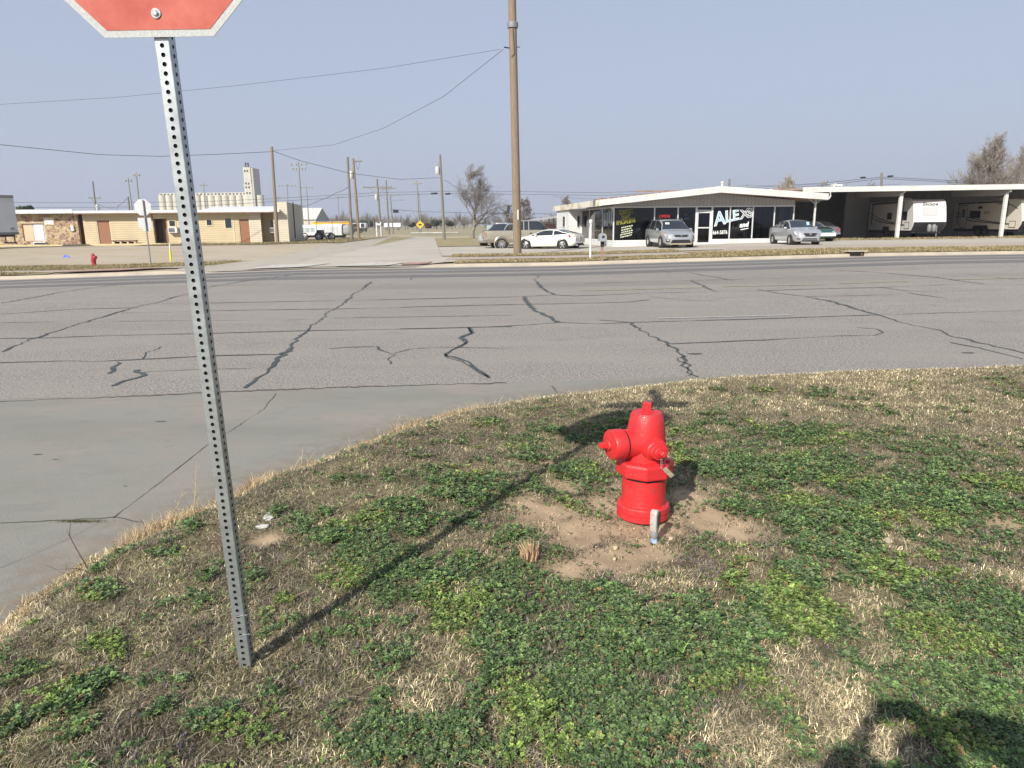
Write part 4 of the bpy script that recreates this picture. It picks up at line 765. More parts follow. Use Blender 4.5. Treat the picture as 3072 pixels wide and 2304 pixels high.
# --- silver sedan
p = dep(2390, 736, 43.0); sd = car('parked_sedan', 'small silver sedan parked at the right end of the shop', 'car', (p.x+.4, p.y+1.5, gz(p.x, p.y)), facing(2390, 44)+.40, silv2, 4.46, 1.7,
    [(-2.23, .82), (-2.2, .98), (-2.05, 1.05), (-1.62, 1.10), (-.95, 1.40), (-.5, 1.48), (.05, 1.50), (.45, 1.45), (1.22, 1.06), (1.35, 1.02), (1.85, .93), (2.1, .80), (2.23, .60)],
    [(-2.23, .80), (-2.05, 1.0), (-1.4, 1.03), (.7, .95), (1.3, .95), (1.95, .84), (2.23, .58)], [(-2.23, .80), (-2.0, .94), (-1.3, 1), (1.3, 1), (1.9, .90), (2.12, .78), (2.23, .62)], [(-2.23, .42), (-1.9, .25), (1.9, .22), (2.23, .26)],
    (-1.62, -.95, [-.72, .0], .42, 1.25), (1.33, -1.27), .31, roofw=.72, spokes=9, ww=.19)
lamp(sd, 'grille', darkm, [(2.235, -.40, .72), (2.235, .40, .72), (2.25, .22, .54), (2.25, -.22, .54)], .03); bit(sd, 'grille_badge', chrome, (2.27, 0, .655), (.02, .13, .10), bev=.03)
for s in (1, -1):
    lamp(sd, 'grille_bar', chrome, [(2.225, s*.48, .74), (2.225, s*.43, .74), (2.255, s*.24, .52), (2.255, s*.29, .52)], .035)
    lamp(sd, 'headlight', lampm, [(2.19, s*.46, .70), (1.98, s*.72, .84), (1.78, s*.80, .84), (1.96, s*.78, .64), (2.16, s*.54, .58)], .03); lamp(sd, 'fog_trim', darkm, [(2.20, s*.56, .42), (2.06, s*.72, .44), (2.08, s*.71, .38), (2.21, s*.56, .36)], .025)
    for xh in (-.62, .2): bit(sd, 'door_handle', silv2, (xh, s*.855, .88), (.18, .03, .03), bev=.008)
lamp(sd, 'lower_grille', darkm, [(2.235, -.48, .29), (2.235, .48, .29), (2.235, .40, .43), (2.235, -.40, .43)], .025); bit(sd, 'lower_grille_bar', silv2, (2.265, 0, .36), (.02, .86, .02), bev=.003)
mirror_pair(sd, silv2, .85, .92, 1.02, .13); bit(sd, 'windshield_sticker', mat('sticker_blue', (.35, .55, .65)), (.93, .38, 1.27), (.02, .16, .2), ry=-.50, bev=0)
# --- white coupe, tail to the right
p = dep(1652, 746, 46.2); cpe = car('parked_coupe', 'low white sports coupe parked beside the shop, tail to the right', 'car', (p.x, p.y+.9, gz(p.x, p.y)-.03), PI-.52, whitep, 4.31, 1.82,
    [(-2.15, .78), (-2.12, .92), (-1.95, 1.0), (-1.7, 1.05), (-.95, 1.26), (-.4, 1.31), (.0, 1.30), (.25, 1.25), (1.0, .96), (1.12, .92), (1.7, .80), (2.0, .68), (2.15, .52)],
    [(-2.15, .76), (-1.95, .95), (-1.3, .96), (-.4, .90), (.8, .86), (1.1, .86), (1.8, .74), (2.15, .50)], [(-2.15, .80), (-1.95, .92), (-1.3, 1), (-.3, .94), (.9, .95), (1.3, .98), (1.8, .88), (2.15, .60)], [(-2.15, .42), (-1.9, .24), (1.9, .16), (2.15, .2)],
    (-1.66, -.95, [-.62], .22, 1.02), (1.33, -1.32), .33, roofw=.70, spokes=5, ww=.23)
for s in (1, -1):
    lamp(cpe, 'tail_light', redl, [(-2.05, s*.60, .90), (-1.72, s*.875, .92), (-1.78, s*.88, .80), (-2.10, s*.72, .78)], .035); bit(cpe, 'door_handle', chrome, (-.38, s*.885, .72), (.03, .03, .16), bev=.01); bit(cpe, 'side_badge', darkm, (.72, s*.90, .68), (.07, .02, .05), bev=.01)
    mb = MB(); mb.lathe([(.045, 0), (.05, .1), (.04, .101)], (-2.12, s*.55, .30), (-1, 0, 0), 12); mb.build('exhaust_pipe', chrome, cpe)
bit(cpe, 'licence_plate', platem, (-2.17, 0, .74), (.02, .34, .17), bev=.004); lamp(cpe, 'rear_lower_trim', darkm, [(-2.12, -.5, .28), (-2.12, .5, .28), (-2.15, .42, .42), (-2.15, -.42, .42)], .02)
mirror_pair(cpe, whitep, .55, .93, .93, .12)
for s in (1, -1): lamp(cpe, 'headlight', lampm, [(1.98, s*.60, .62), (1.72, s*.80, .74), (1.62, s*.84, .70), (1.9, s*.78, .56)], .02)
# --- gold pickup truck seen from its rear left side, nose to the right behind the coupe
def pickup(pos, rz):
    t = car('pickup_truck', 'gold extended-cab pickup truck parked behind the big wooden pole', 'truck', pos, rz, goldp, 5.75, 2.02,
        [(-2.87, 1.28), (-.75, 1.28), (-.72, 1.30), (-.62, 1.86), (-.4, 1.95), (.7, 1.96), (.95, 1.90), (1.55, 1.38), (1.62, 1.34), (2.5, 1.26), (2.8, 1.15), (2.87, .85)],
        [(-2.87, 1.27), (-.75, 1.27), (-.7, 1.28), (1.55, 1.28), (2.6, 1.18), (2.87, .83)], [(-2.87, .97), (-2.5, 1), (2.3, 1), (2.7, .94), (2.87, .86)], [(-2.87, .62), (-2.6, .5), (2.6, .45), (2.87, .5)],
        (-.68, -.58, [-.22, .12], .9, 1.52), (1.72, -1.75), .40, roofw=.82, spokes=8, ww=.27)
    lb = MB(); lb.box((-.0, 1.0, .6), (5.5, .03, .22)); lb.box((0, -1.0, .6), (5.5, .03, .22)); lb.build('rocker_panel', lowgold, t, bevel=.01)
    bit(t, 'cargo_bed', darkm, (-1.82, 0, 1.275), (2.0, 1.7, .03), bev=.005); bit(t, 'rear_bumper', chrome, (-2.96, 0, .62), (.2, 1.9, .2), bev=.03)
    for s in (1, -1):
        lamp(t, 'tail_light', redl, [(-2.86, s*.80, 1.18), (-2.80, s*.99, 1.18), (-2.80, s*.99, .86), (-2.86, s*.80, .86)], .02)
        mb = MB(); mb.lathe([(.52, -.12), (.52, .04), (.48, .06), (.455, .0)], (-1.75, s*.97, .42), (0, s, 0), 26); mb.build('fender_flare', goldp, t, smooth=35)
        bit(t, 'door_handle', darkm, (.25, s*1.0, 1.08), (.16, .03, .08), bev=.01); bit(t, 'fuel_door', lowgold, (-.45, s*1.01, 1.05), (.16, .015, .18), bev=.01)
    mirror_pair(t, darkm, 1.2, 1.2, 1.42, .3); bit(t, 'licence_plate', platem, (-3.07, 0, .72), (.02, .3, .15), bev=.003)
    return t
p = dep(1560, 742, 48.0); pk = pickup((p.x+.35, p.y+2.0, gz(p.x, p.y)-.08), .16)
# silver pickup nose showing behind the gold truck's tail
p = dep(1475, 735, 53.5); nv = car('parked_van', 'silver vehicle with its nose showing behind the gold pickup tail', 'car', (p.x+.9, p.y+2.6, gz(p.x, p.y)-.08), PI+1.0, silv2, 4.9, 1.9,
    [(-2.45, 1.2), (-2.4, 1.6), (-2.1, 1.72), (0, 1.78), (.5, 1.72), (1.25, 1.22), (1.9, 1.10), (2.3, .98), (2.45, .7)], [(-2.45, 1.0), (-2.3, 1.08), (1.2, 1.05), (2.0, .98), (2.45, .68)], [(-2.45, .9), (-2.2, .97), (1.8, 1), (2.3, .88), (2.45, .76)], [(-2.45, .4), (2.3, .32), (2.45, .4)], (-2.35, -2.0, [-1.3, -.2], .5, 1.28), (1.55, -1.5), .36, spokes=6)
for s in (1, -1): lamp(nv, 'headlight', lampm, [(2.38, s*.50, .84), (2.2, s*.80, .90), (2.1, s*.86, .74), (2.4, s*.56, .70)], .03)
lamp(nv, 'grille', darkm, [(2.42, -.4, .82), (2.42, .4, .82), (2.45, .4, .62), (2.45, -.4, .62)], .02); bit(nv, 'front_bumper', chrome, (2.43, 0, .48), (.14, 1.5, .14), bev=.03); mirror_pair(nv, silv2, 1.0, 1.03, 1.15)
# cars in the shade of the carport
grn = mat('dark_green_paint', (.02, .075, .055), rough=.3, coat=1)
p = dep(2462, 726, 49.5); gc_ = car('parked_hatchback', 'dark green car with white bumper half hidden behind the silver sedan', 'car', (p.x, p.y+2, gz(p.x, p.y)), -PI/2+.12, grn, 4.3, 1.72,
    [(-2.15, .9), (-2.1, 1.1), (-1.6, 1.4), (0, 1.45), (.4, 1.38), (1.1, 1.0), (1.9, .88), (2.15, .62)], [(-2.15, .85), (-1.9, .95), (1.1, .92), (1.9, .82), (2.15, .6)], [(-2.15, .86), (1.5, 1), (2.15, .72)], [(-2.15, .4), (2.15, .3)], (-2.05, -1.6, [-.7, .1], .35, 1.12), (1.35, -1.3), .31)
bit(gc_, 'front_bumper', mat('white_bumper', (.7, .7, .68)), (2.17, 0, .50), (.16, 1.4, .24), bev=.04)
for s in (1, -1): lamp(gc_, 'headlight', lampm, [(2.1, s*.5, .72), (1.95, s*.72, .74), (2.0, s*.72, .62), (2.12, s*.5, .60)], .02)
p = dep(2497, 720, 53.5); rc = car('parked_car', 'grey car with red tail lamps in the carport shade beside the green car', 'car', (p.x-.3, p.y+2.2, gz(p.x, p.y)), PI/2+.05, mat('grey_paint', (.12, .12, .13), rough=.3, coat=1), 4.4, 1.74,
    [(-2.2, .85), (-2.1, 1.0), (-1.6, 1.05), (-1.0, 1.36), (0, 1.42), (.4, 1.36), (1.2, .98), (2.0, .85), (2.2, .6)], [(-2.2, .8), (-1.9, .95), (1.2, .9), (2.2, .58)], [(-2.2, .85), (1.5, 1), (2.2, .72)], [(-2.2, .4), (2.2, .3)], (-1.6, -1.0, [-.7, .1], .35, 1.2), (1.35, -1.3), .31)
for s in (1, -1): lamp(rc, 'tail_light', redl, [(-2.2, s*.45, .86), (-2.15, s*.76, .86), (-2.15, s*.76, .70), (-2.2, s*.45, .70)], .02)
bit(rc, 'rear_bumper', chrome, (-2.22, 0, .5), (.1, 1.5, .14), bev=.03)

# ------------------------------------------------------------------ travel trailers
cream = mat('trailer_cream', (.66, .63, .56), rough=.35, coat=.4); offw = mat('trailer_white', (.64, .64, .62), rough=.3, coat=.5); blk = mat('trailer_black', (.02, .02, .025), rough=.4)
greyp = mat('shade_panel_grey', (.46, .47, .48), rough=.6); graph = mat('graphic_dark', (.05, .05, .055), rough=.5)
def trailer(name, label, pos, rz, Ln, side, front, txt_front=None, txt_side=None, tand=False, doorx=None):
    """nose toward +x, the seen long side is -y"""
    t = thing(name, label, 'travel trailer', pos, rz, None); Wd = 2.44
    pr = [(-Ln/2, .62), (-Ln/2, 2.75), (-Ln/2+.15, 2.88), (Ln/2-.75, 2.92), (Ln/2-.42, 2.80), (Ln/2-.25, 2.45), (Ln/2-.08, 1.75), (Ln/2, 1.25), (Ln/2-.10, .95), (Ln/2-.35, .62)]
    mb = MB(); mb.prism(pr, -Wd/2, Wd/2); mb.build('shell', side, t, bevel=.03)
    fc = MB(); fr = pr[4:8]; k = len(fr)
    vs = [(x+.012, -Wd/2+.05, z) for x, z in fr]+[(x+.012, Wd/2-.05, z) for x, z in fr]+[(x-.03, -Wd/2+.05, z) for x, z in fr]+[(x-.03, Wd/2-.05, z) for x, z in fr]
    fc.add(vs, [(i, i+1, k+i+1, k+i) for i in range(k-1)]+[(2*k+i, 3*k+i, 3*k+i+1, 2*k+i+1) for i in range(k-1)]+[(0, k, 3*k, 2*k), (k-1, 3*k-1, 4*k-1, 2*k-1)]); fc.build('front_cap', front, t)
    lo = MB(); lo.add([(Ln/2+.008, -1.19, 1.25), (Ln/2+.008, 1.19, 1.25), (Ln/2-.092, 1.19, .95), (Ln/2-.092, -1.19, .95), (Ln/2-.345, 1.19, .58), (Ln/2-.345, -1.19, .58)], [(0, 1, 2, 3), (3, 2, 4, 5)]); lo.build('front_lower_panel', blk, t)
    mb = MB(); mb.b2((-Ln/2+.1, -1.1, .42), (Ln/2-.4, 1.1, .62)); mb.build('chassis', blk, t)
    mb = MB(); mb.tube([(Ln/2-.5, .8, .5), (Ln/2+1.2, 0, .48)], .05, 6); mb.tube([(Ln/2-.5, -.8, .5), (Ln/2+1.2, 0, .48)], .05, 6); mb.tube([(Ln/2+1.2, 0, .48), (Ln/2+1.35, 0, .50)], .06, 6); mb.build('hitch_frame', darkm, t)
    mb = MB(); mb.tube([(Ln/2+.98, 0, .02), (Ln/2+.98, 0, 1.0)], .035, 8); mb.box((Ln/2+.98, 0, .02), (.2, .2, .03)); mb.build('tongue_jack', chrome, t)
    for s in (.17, -.17): mb = MB(); mb.lathe([(.10, .55), (.15, .62), (.15, .98), (.1, 1.06), (.03, 1.1)], (Ln/2+.32, s, 0), (0, 0, 1), 14); mb.build('gas_bottle', mat('bottle_grey', (.2, .2, .2), rough=.5), t, smooth=40)
    for xw in ((-.9, -.05) if tand else (-.5,)):
        for s in (-1, 1): wheel(t, xw, s*1.05, .35, .2, s, 6, rimm)
    y = -Wd/2-.012
    mb = MB(); n0 = -.5 if not tand else -.475; wv = .55 if not tand else .95; mb.prism([(n0-wv, .6), (n0-wv*.8, .92), (n0+wv*.8, .92), (n0+wv, .6)], y-.01, y+.2); mb.build('wheel_well', blk, t)
    def pan(nm, m, x0, x1, z0, z1, d=.012, bev=.03, par=t): mb = MB(); mb.b2((x0, y-d, z0), (x1, y+.02, z1)); return mb.build(nm, m, par, bevel=bev)
    dx = doorx; dr = pan('entry_door', side, dx, dx+.72, .72, 2.55, .02, .04)
    pan('door_frame', darkm, dx-.04, dx+.76, .68, 2.59, .008, .03); pan('door_window', glassm, dx+.16, dx+.56, 1.55, 2.25, .03, .05, dr)
    for x0, x1, z0, z1 in (((dx+1.05, dx+2.35, 1.5, 2.1), (dx+2.0, dx+2.5, 2.25, 2.45)) if tand else ((dx-1.35, dx-.65, 1.45, 2.0), (dx+1.05, dx+1.7, 1.4, 2.05))): pan('window', glassm, x0, x1, z0, z1, .02, .06)
    pan('hatch', side, Ln/2-1.25, Ln/2-.65, .78, 1.22, .018, .05); pan('hatch_frame', darkm, Ln/2-1.29, Ln/2-.61, .74, 1.26, .008, .05)
    mb = MB()
    for q in range(3 if tand else 2):
        P = [(-Ln/2+.2, 2.0-.3*q), (-Ln/4, 1.55-.22*q), (0, 1.28-.12*q), (Ln/4, 1.08-.05*q), (Ln/2-.7, 1.0)]
        if q == 2: P = [(Ln/8, 2.6), (Ln/4, 2.6), (Ln/2-1.2, 2.45), (Ln/2-.55, 2.15)]
        k = len(P); vs = [(x, y-.006, z+.035) for x, z in P]+[(x, y-.006, z-.035*(.3 if i in (0, k-1) else 1)) for i, (x, z) in enumerate(P)]; mb.add(vs, [(i, i+1, k+i+1, k+i) for i in range(k-1)])
    mb.build('swoosh_graphic', graph, t)
    mb = MB(); mb.box((-.3, 0, 3.0), (.8, .7, .22)); mb.build('roof_air_conditioner', offw, t, bevel=.05)
    mb = MB(); mb.tube([(-Ln/2+.6, y-.06, 2.72), (Ln/2-1.6, y-.06, 2.76)], .06, 8); mb.build('awning_roll', graph, t)
    for xx in (-Ln/2+.7, Ln/2-1.6): bit(t, 'awning_arm', graph, (xx, y-.05, 1.9), (.06, .05, 1.7), bev=.005)
    for s in (-1, 1): bit(t, 'marker_lamp', ambm, (Ln/2-.42, s*1.0, 2.77), (.03, .12, .04), bev=.005)
    if txt_front:
        sh = MB(); xs_, zs_ = (Ln/2-.20, Ln/2-.055), (2.33, 1.70); sh.add([(xs_[0]+.02, -.62, zs_[0]), (xs_[0]+.02, .62, zs_[0]), (xs_[1]+.02, .56, zs_[1]), (xs_[1]+.02, -.56, zs_[1])], [(0, 1, 2, 3)]); sh.build('front_window_shade', greyp, t)
        text('lettering', txt_front, .34, graph, t, (Ln/2-.215, 0, 2.47), rot=(PI/2, 0, PI/2), ext=.01, shear=.3, align='CENTER', sx=1.25).rotation_euler = (PI/2-.42, 0, PI/2)
    if txt_side: text('lettering', txt_side, .38, mat('faded_brown_letter', (.25, .18, .15)), t, (dx+2.75, y-.01, 1.85), rot=(PI/2, 0, 0), ext=.006)
    return t
hd = -PI/2
def nosepos(px, Y, L, h): q = dep(px, 700, Y); return (q.x-math.cos(h)*L/2, q.y-math.sin(h)*L/2, gz(q.x, q.y))
trailer('travel_trailer', 'white travel trailer with black lower nose and grey window shade, under the carport', nosepos(2786, 54.6, 7.2, hd-.02), hd-.02, 7.2, offw, offw, txt_front='Escape', doorx=.9)
trailer('travel_trailer', 'cream travel trailer with twin axles at the far right of the carport', nosepos(3106, 55.6, 7.9, hd+.06), hd+.06, 7.9, cream, mat('trailer_yellow_cream', (.72, .68, .52), rough=.35), txt_side='mint', tand=True, doorx=-3.0)
# ================================================================== BUILDINGS
whitew = mat('white_painted_block', (.62, .635, .64), rough=.7, var=.10, vs=1.5, bump=.1, bs=12); fascw = mat('white_fascia', (.60, .61, .58), rough=.6, col2=(.48, .48, .42), vs=.8, scale=(1, 1, 5), lo=.3, hi=.5)
alu = mat('window_aluminium', (.66, .67, .66), rough=.4, metal=.2); gravel = mat('roof_gravel', (.33, .20, .15), rough=1, var=.3, vs=4)
grsid = stripes('grey_vertical_siding', (.40, .40, .37), (.2, .2, .19), 4.0, 'X', .08, var=.12); lapw = stripes('peeling_white_lap', (.70, .72, .70), (.28, .29, .28), 7.0, 'Z', .14, var=.15)
shopgl = bpy.data.materials.new('shop_glass'); shopgl.use_nodes = True; _n = shopgl.node_tree.nodes; _l = shopgl.node_tree.links
_tr = _n.new('ShaderNodeBsdfTransparent'); _tr.inputs[0].default_value = (.50, .52, .55, 1); _gl = _n.new('ShaderNodeBsdfGlossy'); _gl.inputs['Roughness'].default_value = .02; _fr = _n.new('ShaderNodeFresnel'); _fr.inputs[0].default_value = 1.5; _mx = _n.new('ShaderNodeMixShader')
_l.new(_fr.outputs[0], _mx.inputs[0]); _l.new(_tr.outputs[0], _mx.inputs[1]); _l.new(_gl.outputs[0], _mx.inputs[2]); _l.new(_mx.outputs[0], _n['Material Output'].inputs[0])
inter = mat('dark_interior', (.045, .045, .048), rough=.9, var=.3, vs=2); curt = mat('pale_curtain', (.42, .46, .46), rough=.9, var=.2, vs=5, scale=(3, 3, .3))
ph = rad(6.5); c0p = dep(1838, 743, 47.0); zg = gz(c0p.x+4, c0p.y)-.03
shop = thing('paint_shop', 'low white shop with gabled roof and big painted display windows', 'shop', (c0p.x, c0p.y, zg), ph); ud = (math.cos(ph), math.sin(ph)); vd = (-math.sin(ph), math.cos(ph))
U = lambda px: isect(px, (c0p.x, c0p.y), ud); Vv = lambda px: isect(px, (c0p.x, c0p.y), vd)
uR = U(2380); vB = 15.0; vG = Vv(1745); sill, head = .42, 2.52
def sp(name, m, a, b, par=shop, bev=0): mb = MB(); mb.b2(a, b); return mb.build(name, m, par, bevel=bev)
u1, u2 = U(2087), U(2134)
w1 = MB(); w1.b2((0, 0, -.3), (u1, .22, sill)); w1.b2((u2, 0, -.3), (uR, .22, sill)); w1.b2((0, .22, -.3), (.22, vG, sill)); w1.build('plinth', lapw, shop)
vW = vG+.02
w1 = MB()
w1.b2((-1.02, vW, -.3), (.2, vW+.2, 2.6)); w1.b2((-1.02, vW+.2, -.3), (-.85, vB, 2.6)); w1.b2((uR-.2, 4.5, -.3), (uR, vB, 2.85)); w1.b2((.2, vB-.2, -.3), (uR-.2, vB, 2.6)); w1.build('wall', whitew, shop)
g = MB(); uP = U(2134); zE, zP = 2.80, 3.34
g.prism([(0, head), (uR, head), (uR, zE+.08), (uP, zP), (0, zE-.14)], .02, .16); g.build('gable_siding', grsid, shop)
g = MB(); g.b2((.02, .18, head), (.18, vG, 2.62)); g.build('side_band', whitew, shop)
sp('header_rail', alu, (-.02, -.02, head-.05), (uR, .05, head+.03), bev=.008); sp('header_rail', alu, (-.03, .05, head-.05), (.04, vG, head+.03), bev=.008)
mull = [0.03, U(1962), U(2032), U(2188), U(2256), U(2320), uR-.06]
for u in mull: sp('mullion', alu, (u-.04, -.03, sill), (u+.04, .06, head-.05), bev=.006)
edges = [0.07, U(1962)-.04, U(1962)+.04, U(2032)-.04, U(2032)+.04, u1-.02, u2+.04, U(2188)-.04, U(2188)+.04, U(2256)-.04, U(2256)+.04, U(2320)-.04, U(2320)+.04, uR-.1]
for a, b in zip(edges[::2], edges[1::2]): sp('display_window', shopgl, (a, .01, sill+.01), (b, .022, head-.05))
vm = [.08, Vv(1807), Vv(1768), vG]
for a, b in zip(vm, vm[1:]): sp('display_window', shopgl, (.01, a+.04, sill+.01), (.022, b-.04, head-.05)); sp('mullion', alu, (-.03, b-.04, sill), (.06, b+.04, head-.05), bev=.006)
dr = sp('shop_door', alu, (u1+.06, -.01, .02), (u1+.15, .05, 2.2), bev=.006)
for a, b in (((u2-.15, -.01, .02), (u2-.06, .05, 2.2)), ((u1+.15, -.01, 2.1), (u2-.15, .05, 2.2)), ((u1+.15, -.01, .02), (u2-.15, .05, .22)), ((u1+.15, -.01, 1.12), (u2-.15, .05, 1.2))): sp('door_rail', alu, a, b, dr)
sp('door_glass', shopgl, (u1+.15, .015, .22), (u2-.15, .025, 2.1), dr)
sp('door_jamb', whitew, (u1-.06, -.04, -.1), (u1+.06, .1, head-.05)); sp('door_jamb', whitew, (u2-.06, -.04, -.1), (u2+.06, .1, head-.05)); sp('transom', alu, (u1+.06, -.02, 2.24), (u2-.06, .06, 2.30)); sp('transom_glass', shopgl, (u1+.06, .0, 2.30), (u2-.06, .012, head-.05)); sp('doorstep', concw, (u1-.1, -.5, -.15), (u2+.1, .0, .02))
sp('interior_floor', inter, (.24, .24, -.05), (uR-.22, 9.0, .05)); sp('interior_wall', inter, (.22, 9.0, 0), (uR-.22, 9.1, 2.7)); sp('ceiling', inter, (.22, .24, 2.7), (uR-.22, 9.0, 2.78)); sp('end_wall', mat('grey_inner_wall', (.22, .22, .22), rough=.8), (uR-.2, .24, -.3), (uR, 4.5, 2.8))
for i, v in enumerate(np.linspace(.5, vG-.5, 9)):
    if i % 3 != 1: sp('curtain_strip', curt, (.30, v-.25-.1*(i % 2), sill+.6*(i % 2)), (.34, v+.22, head-.1))
sp('curtain_strip', curt, (.32, .30, .5), (.75, .34, 2.5)); sp('curtain_strip', curt, (U(2345), .5, 1.1), (U(2362), .55, 2.45))
sp('counter', mat('cardboard_brown', (.28, .17, .09), rough=.9, var=.2), (1.0, 3.4, 0), (2.2, 4.4, 1.2), bev=.02); sp('cabinet', greyp, (U(2040), 5.5, 0), (U(2060), 6, 1.7)); sp('shelf_unit', mat('shelf_grey', (.16, .16, .17)), (U(1990), 6.5, 0), (U(2030), 7, 1.9)); sp('inner_post', greyp, (U(2275), 2.5, 0), (U(2275)+.12, 2.6, 2.7)); sp('inner_post', greyp, (U(2297), 3.0, 0), (U(2297)+.1, 3.1, 2.7))
for (xa, ya, xb, yb) in ((-1.06, vW+1.3, -1.02, vW+2.3), (-.42, vW-.04, -.12, vW)):
    wf = sp('small_window', alu, (xa, ya, 1.2), (xb, yb, 2.15), bev=.01); side_ = xb-xa < .1
    sp('pane', glassm, (xa-.02, ya+.12, 1.3) if side_ else (xa+.06, ya-.02, 1.3), (xb-.01, yb-.12, 2.05) if side_ else (xb-.06, yb-.01, 2.05), wf); sp('window_grille', darkm, (xa-.03, (ya+yb)/2-.03, 1.25) if side_ else ((xa+xb)/2-.03, ya-.03, 1.25), (xa-.01, (ya+yb)/2+.03, 2.1) if side_ else ((xa+xb)/2+.03, ya-.01, 2.1), wf)
ov, th = 1.25, .40; uL, uRr = -1.15, U(2440)+.15
rf = MB(); prf = [(uL, 2.58), (uP, 3.33), (uRr, 2.84), (uRr, 2.84+th), (uP, 3.33+th), (uL, 2.58+th-.03)]; rf.prism([(prf[0][0]+.05, prf[0][1]+.06), prf[1], (prf[2][0]-.05, prf[2][1]+.05), (prf[3][0]-.05, prf[3][1]-.03), (prf[4][0], prf[4][1]-.03), (prf[5][0]+.05, prf[5][1]-.03)], -ov+.05, vB+.8); ro = rf.build('roof', gravel, shop)
fa = MB(); fa.prism(prf, -ov-.03, -ov+.05); fa.build('front_fascia', fascw, ro, bevel=.01)
fa = MB(); fa.b2((uL-.03, -ov+.06, 2.56), (uL+.05, vB+.8, 2.56+th)); fa.build('side_fascia', mat('rusty_fascia', (.68, .66, .56), rough=.7, col2=(.42, .32, .18), vs=.9, lo=.35, hi=.5), ro, bevel=.01)
fa = MB(); fa.b2((uRr-.05, -ov+.06, 2.82), (uRr+.03, vB+.8, 2.85+th)); fa.build('side_fascia', fascw, ro, bevel=.01)
for px_, dz in ((2427, 0),):
    u = U(px_); pc_ = MB(); pc_.b2((u-.05, -.6, -.3), (u+.05, -.5, 3.0)); pc_.tube([(u, -.55, 2.6), (u+.5, -.55, 2.95)], .03, 6); pc_.tube([(u, -.55, 2.6), (u-.5, -.55, 2.95)], .03, 6); pc_.build('canopy_post', fascw, shop); pc_ = MB(); pc_.tube([(uRr+.1, -ov+.1, 2.9), (uRr+.2, -ov+.1, 3.1), (uRr+.1, -ov, 3.3), (uRr+.6, -ov+.3, 3.85)], .05, 6); pc_.build('downspout', fascw, shop)
for u, h in ((U(2188)+.6, .75),): mb = MB(); mb.lathe([(.09, 3.5), (.09, 3.5+h*.8), (.12, 3.5+h*.82), (.12, 3.5+h)], (u, 3, 0), n=10); mb.build('roof_vent', fascw, ro, smooth=40)
mb = MB()
for k in range(60): u = random.uniform(-1.2, 3.5); mb.lathe([(.05, 0), (.08, .04), (.02, .1)], (u, random.uniform(-1.1, .5), 2.95+(u+1.15)*.092), n=5)
mb.build('roof_debris', mat('debris_brown', (.25, .15, .1), rough=1, var=.4), ro)['kind'] = 'stuff'
# painted window lettering
blue = mat('lettering_blue', (.30, .50, .62), rough=.6); yel = mat('lettering_yellow', (.62, .62, .06), rough=.6); wht = mat('lettering_white', (.82, .84, .84), rough=.6); blkl = mat('lettering_black', (.01, .01, .012), rough=.6); grl = mat('lettering_grey', (.16, .18, .21), rough=.6)
def wtext(name, body, px, z, size, m, off=0, shear=0, rot=0, y=-.02, sx=1, ext=.003): return text(name, body, size, m, shop, (U(px), y, z), rot=(PI/2, -rot, 0), ext=ext, off=off, shear=shear, sx=sx)
for i, (ch, px, z, sz, sx) in enumerate((('A', 2143, 1.27, 1.22, .92), ('L', 2174, 1.49, 1.02, 1.0), ('E', 2196, 1.60, .90, 1.0), ('X', 2219, 1.70, .82, 1.05), ('S', 2241, 1.79, .76, .95))):
    wtext('letter', ch, px, z, sz, wht, off=.034, rot=.20, shear=.10, sx=sx); wtext('letter_fill', ch, px, z, sz, (grl if i > 2 else blue), off=-.004, rot=.20, shear=.10, y=-.03, sx=sx)
wtext('lettering', 'and', 2218, 1.16, .42, wht, off=.018, shear=.2, rot=.1, sx=1.0); mb = MB(); mb.box((0, 0, 0), (.55, .008, .05)); o = mb.build('underline', wht, shop); o.location = (U(2220)+.3, -.02, 1.05); o.rotation_euler = (0, -.18, 0)
wtext('phone_number', '664-5876', 2138, .72, .34, wht, off=.004, rot=.03, sx=.78)
for body, px, z, sz, sx in (('CUSTOM', 1856, 2.04, .34, .66), ('PAINT', 1864, 1.75, .32, .66), ('SPECIALISTS', 1849, 1.40, .38, .62)):
    wtext('lettering_outline', body, px, z, sz, yel, off=.016, rot=.14, sx=sx); wtext('lettering', body, px, z, sz, blkl if body == 'SPECIALISTS' else blkl, off=.002, rot=.14, y=-.028, sx=sx)
for i in range(5):
    u0 = U(1864-(3 if i > 2 else 0)); x_ = u0; zz = 1.22-.15*i
    while x_ < U(1893): l_ = random.uniform(.06, .14); mb = MB(); mb.box((x_+l_/2, -.02, zz+(x_-u0)*.2), (l_, .006, .075), ry=-.18); mb.build('faded_lettering', mat('faded_lettering', (.55, .58, .42), rough=.7, var=.3, vs=30), shop); x_ += l_+.035
neon = mat('neon_red', (1, .05, .02), emit=3.0); wtext('neon_sign', 'OPEN', 1976, 1.83, .26, neon, shear=.3, y=.12, sx=1.1, ext=.01)
sp('window_poster', yel, (U(2049), .06, 1.95), (U(2061), .08, 2.05)); sp('window_poster', wht, (U(2052), .06, 1.7), (U(2066), .08, 1.82))
for v0, v1, z0, z1 in ((Vv(1838)+.3, Vv(1838)+1.2, 1.5, 2.3), (1.6, 2.6, 1.3, 2.2)):
    for k in range(4): mb = MB(); mb.box((-.0, v0+(v1-v0)*k/3, (z0+z1)/2), (.006, .10, z1-z0)); mb.build('painted_stripe', blue if k % 2 else wht, shop)
